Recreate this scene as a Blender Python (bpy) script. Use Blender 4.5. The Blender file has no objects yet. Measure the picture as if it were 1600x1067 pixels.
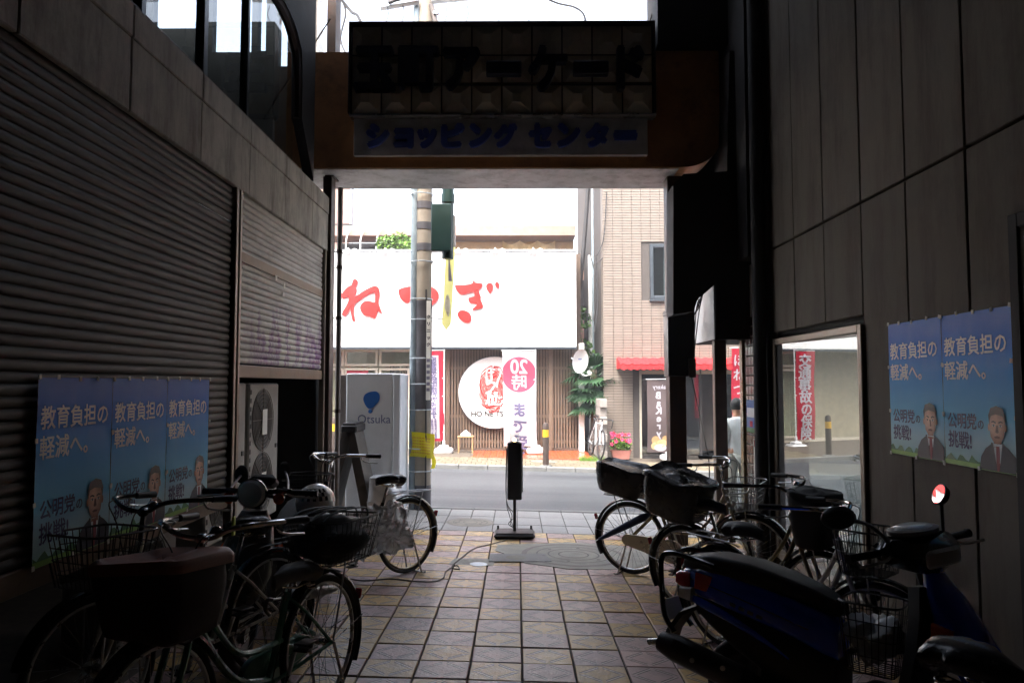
import bpy, math, random
from mathutils import Vector, Matrix, Euler
R = math.radians
random.seed(11)
sc = bpy.context.scene
col = sc.collection

# ------------------------------------------------------------------ camera, sky, sun, exposure
H = 1.63
F = 1170.0
cd = bpy.data.cameras.new('camera')
cam = bpy.data.objects.new('camera', cd)
col.objects.link(cam)
sc.camera = cam
cd.sensor_width = 36.0
cd.lens = F / 1600.0 * 36.0
cd.clip_start = 0.05
cd.clip_end = 900.0
cam.location = (0, 0, H)
cam.rotation_euler = (R(90 + 3.25), 0, R(0.39))

SUN_EL, SUN_AZ = R(58), R(205)          # azimuth measured from +Y clockwise: behind the camera, a little to the left
w = bpy.data.worlds.new('World')
sc.world = w
w.use_nodes = True
nt = w.node_tree
bg = nt.nodes['Background']
sky = nt.nodes.new('ShaderNodeTexSky')
sky.sky_type = 'NISHITA'
sky.sun_disc = False
sky.sun_elevation = SUN_EL
sky.sun_rotation = SUN_AZ
sky.air_density = 1.0
sky.dust_density = 6.0
sky.ozone_density = 1.0
hs = nt.nodes.new('ShaderNodeHueSaturation')
hs.inputs['Saturation'].default_value = 0.52
nt.links.new(sky.outputs[0], hs.inputs['Color'])
nt.links.new(hs.outputs[0], bg.inputs['Color'])
bg.inputs['Strength'].default_value = 0.15

sl = bpy.data.lights.new('sun', 'SUN')
sl.energy = 0.5
sl.angle = R(25)
sl.color = (1.0, 0.98, 0.95)
so = bpy.data.objects.new('sun', sl)
col.objects.link(so)
sd = Vector((math.sin(SUN_AZ) * math.cos(SUN_EL), math.cos(SUN_AZ) * math.cos(SUN_EL), math.sin(SUN_EL)))
so.rotation_euler = sd.to_track_quat('Z', 'Y').to_euler()
so.location = (0, 0, 30)

sc.view_settings.view_transform = 'Standard'
sc.view_settings.look = 'None'
sc.view_settings.gamma = 1.0
sc.view_settings.use_curve_mapping = False
sc.view_settings.exposure = 2.95
cy = sc.cycles
cy.max_bounces = 10
cy.diffuse_bounces = 6
cy.glossy_bounces = 4
cy.transmission_bounces = 6
cy.transparent_max_bounces = 12
cy.caustics_reflective = False
cy.caustics_refractive = False
cy.sample_clamp_indirect = 6.0
cy.use_denoising = True

# ------------------------------------------------------------------ pixel -> place (1600 x 1067 photograph)
CR = Euler((R(90 + 3.25), 0, R(0.39))).to_matrix()
def ray(px, py):
    return CR @ Vector(((px - 800) / F, (533.5 - py) / F, -1.0))
def gz(x, y):
    return -0.027 * x - 0.012 * min(max(y, -6), 9.2)
def at(px, py, y=None, x=None, z=None):
    d = ray(px, py)
    if y is not None: t = y / d.y
    elif x is not None: t = x / d.x
    elif z is not None: t = (z - H) / d.z
    else:
        t = 5.0
        for _ in range(60):
            p = d * t
            t = (gz(p.x, p.y) - H) / d.z
    return Vector((0, 0, H)) + d * t
def ax(px, y): return at(px, 600, y=y).x
def az(py, y, px=800): return at(px, py, y=y).z

# ------------------------------------------------------------------ materials
def s(r, g, b):
    f = lambda c: (c / 12.92 if c <= 0.04045 else ((c + 0.055) / 1.055) ** 2.4)
    return (f(r / 255), f(g / 255), f(b / 255))
def N(t, kind, **kw):
    n = t.nodes.new(kind)
    for k, v in kw.items():
        if k in n.inputs: n.inputs[k].default_value = v
        else: setattr(n, k, v)
    return n
def mth(t, op, a, b=None, c=None):
    n = t.nodes.new('ShaderNodeMath')
    n.operation = op
    for i, v in enumerate((a, b, c)):
        if v is None: continue
        if isinstance(v, (int, float)): n.inputs[i].default_value = v
        else: t.links.new(v, n.inputs[i])
    return n.outputs[0]
def mixc(t, fac, a, b):
    n = t.nodes.new('ShaderNodeMix')
    n.data_type = 'RGBA'
    for i, v in ((0, fac), (6, a), (7, b)):
        if isinstance(v, (int, float)): n.inputs[i].default_value = v
        elif isinstance(v, tuple): n.inputs[i].default_value = (*v, 1)[:4]
        else: t.links.new(v, n.inputs[i])
    return n.outputs[2]
def ramp(t, fac, a, b):
    n = t.nodes.new('ShaderNodeMapRange')
    n.inputs[1].default_value = a
    n.inputs[2].default_value = b
    t.links.new(fac, n.inputs[0])
    return n.outputs[0]
def mat(name, c, rough=0.55, metal=0.0, var=0.18, scale=6.0, bump=0.0, bscale=80.0, dirt=0.0, coat=0.0, rand=0.0, stretch=(1, 1, 1), world=False, spec=0.5, extra=None):
    m = bpy.data.materials.new(name)
    m.use_nodes = True
    t = m.node_tree
    p = t.nodes['Principled BSDF']
    p.inputs['Metallic'].default_value = metal
    p.inputs['Coat Weight'].default_value = coat
    p.inputs['Specular IOR Level'].default_value = spec
    if world: v = N(t, 'ShaderNodeNewGeometry').outputs['Position']
    else: v = N(t, 'ShaderNodeTexCoord').outputs['Object']
    mp = N(t, 'ShaderNodeMapping')
    mp.inputs['Scale'].default_value = stretch
    t.links.new(v, mp.inputs[0])
    v = mp.outputs[0]
    n1 = N(t, 'ShaderNodeTexNoise', Scale=scale, Detail=6.0, Roughness=0.65)
    t.links.new(v, n1.inputs['Vector'])
    f = ramp(t, n1.outputs[0], 0.3, 0.7)
    dk = tuple(x * (1 - var) for x in c)
    lt = tuple(min(1, x * (1 + var)) for x in c)
    cc = mixc(t, f, dk, lt)
    if dirt > 0:
        n2 = N(t, 'ShaderNodeTexNoise', Scale=scale * 0.35, Detail=8.0, Roughness=0.75)
        t.links.new(v, n2.inputs['Vector'])
        cc = mixc(t, mth(t, 'MULTIPLY', ramp(t, n2.outputs[0], 0.5, 0.68), dirt), cc, tuple(x * 0.3 for x in c))
    if rand > 0:
        oi = N(t, 'ShaderNodeObjectInfo')
        h = N(t, 'ShaderNodeHueSaturation')
        t.links.new(mth(t, 'ADD', mth(t, 'MULTIPLY', oi.outputs['Random'], 2 * rand), 1 - rand), h.inputs['Value'])
        t.links.new(cc, h.inputs['Color'])
        cc = h.outputs[0]
    if extra: cc = extra(t, cc, v, p)
    t.links.new(cc, p.inputs['Base Color'])
    t.links.new(mth(t, 'ADD', mth(t, 'MULTIPLY', f, 0.16), max(0.02, rough - 0.08)), p.inputs['Roughness'])
    if bump > 0:
        n3 = N(t, 'ShaderNodeTexNoise', Scale=bscale, Detail=5.0)
        t.links.new(v, n3.inputs['Vector'])
        b = N(t, 'ShaderNodeBump', Strength=bump, Distance=0.01)
        t.links.new(n3.outputs[0], b.inputs['Height'])
        t.links.new(b.outputs[0], p.inputs['Normal'])
    return m
def glass(name, tint=(0.85, 0.9, 0.9), ior=1.6, rough=0.0):
    m = bpy.data.materials.new(name)
    m.use_nodes = True
    t = m.node_tree
    t.nodes.clear()
    o = N(t, 'ShaderNodeOutputMaterial')
    tr = N(t, 'ShaderNodeBsdfTransparent')
    tr.inputs[0].default_value = (*tint, 1)
    gl = N(t, 'ShaderNodeBsdfGlossy', Roughness=rough)
    gl.inputs[0].default_value = (0.95, 0.97, 0.97, 1)
    fr = N(t, 'ShaderNodeFresnel', IOR=ior)
    mx = N(t, 'ShaderNodeMixShader')
    ge = N(t, 'ShaderNodeNewGeometry')
    t.links.new(mth(t, 'MULTIPLY', fr.outputs[0], mth(t, 'SUBTRACT', 1.0, ge.outputs['Backfacing'])), mx.inputs[0])
    t.links.new(tr.outputs[0], mx.inputs[1])
    t.links.new(gl.outputs[0], mx.inputs[2])
    t.links.new(mx.outputs[0], o.inputs[0])
    return m

def f_graffiti(t, cc, v, p):
    g = N(t, 'ShaderNodeNewGeometry').outputs['Position']
    sx = N(t, 'ShaderNodeSeparateXYZ')
    t.links.new(g, sx.inputs[0])
    mp = N(t, 'ShaderNodeMapping')
    mp.inputs['Scale'].default_value = (1, 2.6, 0.9)
    mp.inputs['Rotation'].default_value = (0.35, 0, 0)
    t.links.new(g, mp.inputs[0])
    n = N(t, 'ShaderNodeTexNoise', Scale=1.9, Detail=3.0)
    t.links.new(mp.outputs[0], n.inputs['Vector'])
    wv = N(t, 'ShaderNodeTexNoise', Scale=9.0, Detail=4.0)
    t.links.new(mp.outputs[0], wv.inputs['Vector'])
    m1 = ramp(t, n.outputs[0], 0.46, 0.52)
    m2 = mth(t, 'MULTIPLY', ramp(t, sx.outputs[2], 2.42, 2.1), ramp(t, sx.outputs[1], 5.8, 6.3))
    m3 = mth(t, 'MULTIPLY', m1, ramp(t, wv.outputs[0], 0.3, 0.62))
    return mixc(t, mth(t, 'MULTIPLY', mth(t, 'MULTIPLY', m2, m3), 0.95), cc, s(110, 48, 120))
def f_tile(t, cc, v, p):
    sx = N(t, 'ShaderNodeSeparateXYZ')
    t.links.new(v, sx.inputs[0])
    a = mth(t, 'DIVIDE', mth(t, 'ABSOLUTE', sx.outputs[0]), 0.146)
    b = mth(t, 'DIVIDE', mth(t, 'ABSOLUTE', sx.outputs[1]), 0.13)
    d = mth(t, 'ADD', a, b)
    g1 = mth(t, 'LESS_THAN', mth(t, 'ABSOLUTE', mth(t, 'SUBTRACT', d, 0.80)), 0.045)
    g2 = mth(t, 'LESS_THAN', mth(t, 'ABSOLUTE', mth(t, 'SUBTRACT', d, 1.0)), 0.04)
    lines = mth(t, 'MAXIMUM', g1, g2)
    br = mth(t, 'MULTIPLY', mth(t, 'GREATER_THAN', a, 0.09), mth(t, 'GREATER_THAN', b, 0.09))
    lines = mth(t, 'MULTIPLY', lines, br)
    bp = N(t, 'ShaderNodeBump', Strength=1.0, Distance=0.009)
    nz = N(t, 'ShaderNodeTexNoise', Scale=45.0, Detail=6.0)
    t.links.new(v, nz.inputs['Vector'])
    t.links.new(mth(t, 'ADD', mth(t, 'MULTIPLY', nz.outputs[0], 0.45), mth(t, 'MULTIPLY', lines, -1.0)), bp.inputs['Height'])
    t.links.new(bp.outputs[0], p.inputs['Normal'])
    g = N(t, 'ShaderNodeNewGeometry').outputs['Position']
    n4 = N(t, 'ShaderNodeTexNoise', Scale=2.2, Detail=9.0, Roughness=0.8)
    t.links.new(g, n4.inputs['Vector'])
    cc = mixc(t, mth(t, 'MULTIPLY', ramp(t, n4.outputs[0], 0.47, 0.66), 0.45), cc, s(96, 92, 90))
    band = mth(t, 'LESS_THAN', mth(t, 'ABSOLUTE', mth(t, 'SUBTRACT', d, 0.9)), 0.06)
    cc = mixc(t, mth(t, 'MULTIPLY', mth(t, 'MULTIPLY', band, br), 0.35), cc, s(206, 196, 182))
    return mixc(t, mth(t, 'MULTIPLY', lines, 0.9), cc, s(40, 35, 33))
def f_streak(t, cc, v, p):
    g = N(t, 'ShaderNodeNewGeometry').outputs['Position']
    mp = N(t, 'ShaderNodeMapping')
    mp.inputs['Scale'].default_value = (3.0, 3.0, 0.5)
    t.links.new(g, mp.inputs[0])
    n = N(t, 'ShaderNodeTexNoise', Scale=1.6, Detail=8.0, Roughness=0.75)
    t.links.new(mp.outputs[0], n.inputs['Vector'])
    return mixc(t, mth(t, 'MULTIPLY', ramp(t, n.outputs[0], 0.46, 0.66), 0.6), cc, s(66, 52, 42))
def f_rust(t, cc, v, p):
    g = N(t, 'ShaderNodeNewGeometry').outputs['Position']
    n = N(t, 'ShaderNodeTexNoise', Scale=2.3, Detail=9.0, Roughness=0.78)
    t.links.new(g, n.inputs['Vector'])
    cc = mixc(t, mth(t, 'MULTIPLY', ramp(t, n.outputs[0], 0.5, 0.7), 0.7), cc, s(92, 50, 26))
    return cc
def f_poster(t, cc, v, p):
    sx = N(t, 'ShaderNodeSeparateXYZ')
    t.links.new(v, sx.inputs[0])
    f = ramp(t, sx.outputs[2], 0.0, 0.84)
    r = N(t, 'ShaderNodeValToRGB')
    el = r.color_ramp.elements
    el[0].position = 0.0; el[0].color = (*s(190, 232, 226), 1)
    el[1].position = 1.0; el[1].color = (*s(84, 136, 226), 1)
    for q, c in ((0.16, s(196, 232, 245)), (0.32, s(120, 208, 248)), (0.62, s(60, 162, 244)), (0.82, s(42, 122, 230))):
        e = el.new(q); e.color = (*c, 1)
    t.links.new(f, r.inputs[0])
    n = N(t, 'ShaderNodeTexNoise', Scale=5.0, Detail=5.0)
    t.links.new(v, n.inputs['Vector'])
    return mixc(t, mth(t, 'MULTIPLY', ramp(t, n.outputs[0], 0.5, 0.85), 0.2), r.outputs[0], s(160, 205, 235))
def f_face(t, cc, v, p):
    # the printed portrait's own tones: studio light from one side of the face
    sx = N(t, 'ShaderNodeSeparateXYZ')
    t.links.new(v, sx.inputs[0])
    dx = mth(t, 'SUBTRACT', sx.outputs[0], 0.462)
    dz = mth(t, 'MULTIPLY', mth(t, 'SUBTRACT', sx.outputs[2], 0.245), 0.75)
    r2 = mth(t, 'SQRT', mth(t, 'ADD', mth(t, 'MULTIPLY', dx, dx), mth(t, 'MULTIPLY', dz, dz)))
    n = N(t, 'ShaderNodeTexNoise', Scale=38.0, Detail=3.0)
    t.links.new(v, n.inputs['Vector'])
    f = mth(t, 'ADD', ramp(t, r2, 0.012, 0.085), mth(t, 'MULTIPLY', mth(t, 'SUBTRACT', n.outputs[0], 0.5), 0.7))
    return mixc(t, f, s(244, 200, 172), s(158, 102, 78))
def f_road(t, cc, v, p):
    g = N(t, 'ShaderNodeNewGeometry').outputs['Position']
    mp = N(t, 'ShaderNodeMapping')
    mp.inputs['Scale'].default_value = (0.12, 1.6, 1)
    t.links.new(g, mp.inputs[0])
    n = N(t, 'ShaderNodeTexNoise', Scale=1.0, Detail=6.0)
    t.links.new(mp.outputs[0], n.inputs['Vector'])
    return mixc(t, mth(t, 'MULTIPLY', ramp(t, n.outputs[0], 0.42, 0.6), 0.7), cc, s(78, 81, 83))

M = {}
def mk(k, *a, **kw): M[k] = mat(k.replace('_', ' '), *a, **kw)
mk('tile_yellow', s(196, 160, 92), 0.40, rand=0.13, var=0.14, scale=9, extra=f_tile)
mk('tile_pink', s(172, 142, 138), 0.40, rand=0.13, var=0.14, scale=9, extra=f_tile)
mk('grout', s(84, 75, 64), 0.9, var=0.4, scale=12)
mk('slab', s(150, 148, 145), 0.75, rand=0.10, var=0.15, bump=0.2, dirt=0.3)
mk('asphalt', s(56, 59, 63), 0.62, var=0.22, scale=40, bump=0.35, bscale=220, world=True, extra=f_road)
mk('kerb', s(112, 112, 110), 0.75, var=0.14, bump=0.15, dirt=0.3, world=True)
mk('paver', s(108, 99, 80), 0.75, rand=0.12, var=0.15, bump=0.2, dirt=0.25)
mk('terracotta', s(150, 70, 36), 0.3, rand=0.13, var=0.15)
mk('ground', s(96, 94, 90), 0.9, world=True)
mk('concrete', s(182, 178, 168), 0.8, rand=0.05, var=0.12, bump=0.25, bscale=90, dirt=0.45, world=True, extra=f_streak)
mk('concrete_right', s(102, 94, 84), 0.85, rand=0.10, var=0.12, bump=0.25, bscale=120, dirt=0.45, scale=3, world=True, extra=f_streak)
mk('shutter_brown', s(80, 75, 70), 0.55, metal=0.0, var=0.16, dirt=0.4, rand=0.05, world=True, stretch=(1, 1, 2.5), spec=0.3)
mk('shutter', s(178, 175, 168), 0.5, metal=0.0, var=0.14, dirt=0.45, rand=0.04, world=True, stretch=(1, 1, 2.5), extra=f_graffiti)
mk('rail', s(128, 118, 106), 0.4, metal=0.5, dirt=0.3)
mk('rust_rail', s(112, 92, 72), 0.5, metal=0.3, dirt=0.5)
mk('dark_steel', s(64, 50, 44), 0.5, metal=0.2, dirt=0.4, extra=f_rust)
mk('pipe_grey', s(130, 122, 118), 0.45, dirt=0.3)
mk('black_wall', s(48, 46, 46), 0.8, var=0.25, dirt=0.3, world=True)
mk('dark_interior', s(42, 40, 38), 0.85, world=True)
mk('roof', s(50, 48, 46), 0.8, world=True)
mk('sign_orange', s(196, 140, 90), 0.55, var=0.2, dirt=0.5, scale=2.5, world=True, extra=f_rust)
mk('sign_tile', s(226, 212, 190), 0.5, var=0.14, dirt=0.35, rand=0.06)
mk('sign_grey', s(228, 228, 228), 0.5, var=0.12, dirt=0.35, world=True)
mk('soffit', s(188, 188, 190), 0.55, var=0.1, dirt=0.35, scale=3, world=True, extra=f_streak)
mk('letter_navy', s(40, 44, 66), 0.4, var=0.15)
mk('letter_blue', s(84, 106, 200), 0.45, var=0.2)
mk('alu', s(190, 190, 188), 0.3, metal=0.8, var=0.08)
mk('chrome', s(205, 205, 205), 0.14, metal=1.0, var=0.05)
mk('steel_spoke', s(170, 172, 172), 0.28, metal=1.0, var=0.08)
mk('rubber', s(34, 33, 33), 0.7, var=0.2)
mk('black_plastic', s(34, 34, 36), 0.42, var=0.15, bump=0.05)
mk('black_gloss', s(26, 26, 28), 0.2, coat=0.4)
mk('black_vinyl', s(38, 38, 42), 0.26, var=0.15, bump=0.25, bscale=18)
mk('seat_grey', s(112, 110, 108), 0.5, var=0.12)
mk('seat_vinyl', s(52, 51, 50), 0.55, var=0.15, bump=0.15, bscale=150)
mk('navy_vinyl', s(34, 42, 62), 0.3, bump=0.2, bscale=25)
mk('brown_cover', s(158, 108, 92), 0.5, var=0.14, bump=0.2, bscale=30)
mk('maroon_cover', s(46, 26, 24), 0.6, var=0.2)
mk('wire_black', s(30, 30, 30), 0.45)
mk('wire_grey', s(150, 150, 150), 0.35, metal=0.7)
mk('frame_green', s(78, 128, 108), 0.25, coat=0.5, var=0.08)
mk('frame_black', s(30, 32, 34), 0.25, coat=0.5)
mk('frame_silver', s(200, 198, 190), 0.3, metal=0.5, coat=0.3)
mk('frame_bronze', s(150, 136, 104), 0.3, metal=0.4, coat=0.3)
mk('frame_white', s(200, 205, 210), 0.25, coat=0.4)
mk('scooter_blue', s(30, 84, 240), 0.16, coat=0.9, var=0.06)
mk('scooter_grey', s(70, 68, 66), 0.3, coat=0.4)
mk('tail_red', s(190, 16, 34), 0.2, coat=0.6)
mk('orange_lens', s(230, 90, 30), 0.2, coat=0.6)
mk('clear_lens', s(214, 218, 222), 0.12, coat=0.6)
mk('mirror_glass', (0.95, 0.95, 0.95), 0.03, metal=1.0, var=0.0)
mk('white_plastic', s(210, 210, 210), 0.4, var=0.05, dirt=0.12)
mk('white_paint', s(236, 236, 234), 0.45, var=0.03)
mk('ac_white', s(150, 148, 142), 0.5, var=0.06, dirt=0.3)
mk('ac_dark', s(60, 60, 58), 0.6)
mk('helmet_silver', s(206, 204, 200), 0.25, metal=0.1, coat=0.8, var=0.05)
mk('paper_white', s(232, 230, 222), 0.7, var=0.04)
mk('poster', (0.2, 0.4, 0.7), 0.55, spec=0.3, bump=0.35, bscale=7, extra=f_poster)
mk('print_white', s(232, 236, 240), 0.45, var=0.03)
mk('print_navy', s(40, 44, 110), 0.45, var=0.05)
mk('print_suit', s(38, 40, 58), 0.45)
mk('print_skin', s(206, 150, 122), 0.5, var=0.05, extra=f_face)
mk('print_shade', s(110, 60, 48), 0.45, var=0.05)
mk('print_hair', s(40, 32, 28), 0.45)
mk('print_tie', s(150, 50, 60), 0.45)
mk('print_green', s(74, 130, 84), 0.45, var=0.3)
mk('print_lime', s(140, 190, 90), 0.45, var=0.2)
mk('print_grey', s(128, 124, 140), 0.5)
mk('red_letter', s(186, 20, 12), 0.4, var=0.04)
mk('banner_red', s(180, 26, 52), 0.65, var=0.06)
mk('banner_pink', s(204, 52, 78), 0.65, var=0.05)
mk('banner_white', s(200, 197, 204), 0.65, var=0.03)
mk('banner_taupe', s(100, 86, 86), 0.65, var=0.12, scale=2)
mk('banner_yellow', s(250, 246, 160), 0.6, var=0.05)
mk('text_purple', s(84, 78, 108), 0.6)
mk('lattice', s(116, 97, 80), 0.6, rand=0.1, var=0.14)
mk('lattice_back', s(88, 72, 60), 0.8, world=True)
mk('cream_frame', s(180, 172, 156), 0.5, var=0.05)
mk('window_dim', s(150, 142, 120), 0.5, world=True)
mk('brick_tile', s(122, 111, 101), 0.55, rand=0.07, var=0.08)
mk('brick_joint', s(74, 68, 64), 0.9, world=True)
mk('dark_tile', s(74, 44, 40), 0.22, rand=0.2, var=0.2)
mk('white_joint', s(190, 184, 176), 0.8)
mk('window_frame', s(70, 76, 82), 0.4, metal=0.4)
mk('awning_red', s(180, 30, 34), 0.65, var=0.08)
mk('shop_dark', s(40, 36, 34), 0.7, world=True)
mk('wood_shelf', s(178, 130, 74), 0.6, var=0.15)
mk('pole_concrete', s(146, 136, 122), 0.8, var=0.14, dirt=0.25, world=True)
mk('pole_band', s(78, 76, 80), 0.6)
mk('conduit', s(132, 146, 154), 0.45)
mk('galv', s(186, 194, 200), 0.45, metal=0.4)
mk('green_sign', s(30, 58, 56), 0.4, var=0.1)
mk('yellow_sheet', s(226, 214, 40), 0.5, var=0.06)
mk('bollard_brown', s(66, 54, 48), 0.5)
mk('bollard_yellow', s(206, 160, 30), 0.5)
mk('leaf_palm', s(40, 70, 40), 0.45, var=0.3, rand=0.2)
mk('leaf', s(84, 122, 50), 0.5, var=0.35)
mk('leaf_bright', s(92, 126, 40), 0.5, var=0.3)
mk('bark', s(88, 74, 60), 0.9, bump=0.5)
mk('flower_pink', s(226, 70, 120), 0.6, var=0.2)
mk('flower_red', s(206, 36, 60), 0.6, var=0.2)
mk('planter', s(170, 110, 98), 0.7)
mk('block', s(140, 133, 127), 0.85, rand=0.08, var=0.12, bump=0.3)
mk('eave', s(150, 118, 106), 0.6, world=True)
mk('curtain_beige', s(216, 190, 142), 0.8)
mk('plaster', s(206, 204, 198), 0.8, var=0.06, dirt=0.2, world=True)
mk('pink_wall', s(150, 118, 106), 0.75, world=True)
mk('iron_cover', s(140, 136, 124), 0.7, metal=0.2, var=0.25, bump=0.4, bscale=120)
mk('patch_concrete', s(160, 156, 144), 0.75, var=0.2, dirt=0.4)
mk('blue_logo', s(44, 108, 190), 0.4, var=0.04)
mk('grey_logo', s(104, 116, 160), 0.45, var=0.04)
mk('vending', s(234, 238, 243), 0.35, var=0.04, dirt=0.1)
mk('board_grey', s(78, 74, 70), 0.5, dirt=0.3)
mk('bin_grey', s(196, 200, 204), 0.3, coat=0.4)
mk('cloth_grey', s(228, 228, 230), 0.8, var=0.06, bump=0.3, bscale=12)
mk('trouser', s(168, 164, 156), 0.85, var=0.1, bump=0.3, bscale=12)
mk('skin', s(196, 142, 114), 0.6)
mk('hair', s(34, 28, 26), 0.55, bump=0.3)
mk('cable', s(40, 38, 38), 0.6)
mk('cable_grey', s(120, 112, 104), 0.6)
mk('umbrella_navy', s(36, 50, 88), 0.6, var=0.2)
mk('umbrella_grey', s(130, 128, 126), 0.5, var=0.15)
mk('bag_black', s(30, 30, 32), 0.6, bump=0.5, bscale=14)
mk('bungee', s(70, 86, 90), 0.6)
mk('wood_tan', s(160, 128, 88), 0.6)
mk('tag_lime', s(200, 220, 60), 0.5)
M['glass_clear'] = glass('clear glass', (0.9, 0.94, 0.93), 1.5)
M['glass_shop'] = glass('shop window glass', (0.5, 0.55, 0.54), 2.7)
M['glass_upper'] = glass('dusty upper glass', (0.72, 0.78, 0.8), 1.6, 0.02)
M['glass_dish'] = glass('bike lamp glass', (0.85, 0.9, 0.92), 1.45)
def plastic_film():
    m = bpy.data.materials.new('clear plastic bag')
    m.use_nodes = True
    t = m.node_tree
    t.nodes.clear()
    o = N(t, 'ShaderNodeOutputMaterial')
    tr = N(t, 'ShaderNodeBsdfTransparent')
    tl = N(t, 'ShaderNodeBsdfTranslucent')
    tl.inputs[0].default_value = (0.85, 0.85, 0.85, 1)
    gl = N(t, 'ShaderNodeBsdfGlossy', Roughness=0.12)
    a = N(t, 'ShaderNodeMixShader'); a.inputs[0].default_value = 0.42
    b = N(t, 'ShaderNodeMixShader')
    fr = N(t, 'ShaderNodeFresnel', IOR=1.7)
    tx = N(t, 'ShaderNodeTexCoord')
    n = N(t, 'ShaderNodeTexNoise', Scale=22.0, Detail=4.0, Distortion=1.0)
    t.links.new(tx.outputs['Object'], n.inputs['Vector'])
    bp = N(t, 'ShaderNodeBump', Strength=0.9, Distance=0.02)
    t.links.new(n.outputs[0], bp.inputs['Height'])
    for q in (tl, gl): t.links.new(bp.outputs[0], q.inputs['Normal'])
    t.links.new(bp.outputs[0], fr.inputs['Normal'])
    t.links.new(tr.outputs[0], a.inputs[1]); t.links.new(tl.outputs[0], a.inputs[2])
    t.links.new(fr.outputs[0], b.inputs[0]); t.links.new(a.outputs[0], b.inputs[1]); t.links.new(gl.outputs[0], b.inputs[2])
    t.links.new(b.outputs[0], o.inputs[0])
    return m
M['film'] = plastic_film()
M['mirror_glass'].node_tree.nodes['Principled BSDF'].inputs['Roughness'].default_value = 0.0
for l_ in list(M['mirror_glass'].node_tree.links):
    if l_.to_socket.name == 'Roughness': M['mirror_glass'].node_tree.links.remove(l_)
def thin_cloth(k):
    # thin flag cloth lets daylight through
    m = M[k]
    t = m.node_tree
    p = t.nodes['Principled BSDF']; o = t.nodes['Material Output']
    tl = N(t, 'ShaderNodeBsdfTranslucent')
    t.links.new(p.inputs['Base Color'].links[0].from_socket, tl.inputs[0])
    mx = N(t, 'ShaderNodeMixShader'); mx.inputs[0].default_value = 0.45
    t.links.new(p.outputs[0], mx.inputs[1]); t.links.new(tl.outputs[0], mx.inputs[2])
    t.links.new(mx.outputs[0], o.inputs[0])
for k in ('banner_yellow', 'yellow_sheet', 'banner_red', 'banner_white', 'banner_taupe', 'curtain_beige'): thin_cloth(k)
def emit(name, c, st):
    m = bpy.data.materials.new(name)
    m.use_nodes = True
    p = m.node_tree.nodes['Principled BSDF']
    p.inputs['Base Color'].default_value = (*c, 1)
    p.inputs['Emission Color'].default_value = (*c, 1)
    p.inputs['Emission Strength'].default_value = st
    return m
M['flame'] = emit('lit lamp bulb', (1.0, 0.55, 0.25), 3.0)
M['shop_lamp'] = emit('lit shop ceiling panel', (1.0, 0.82, 0.55), 1.6)

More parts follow.
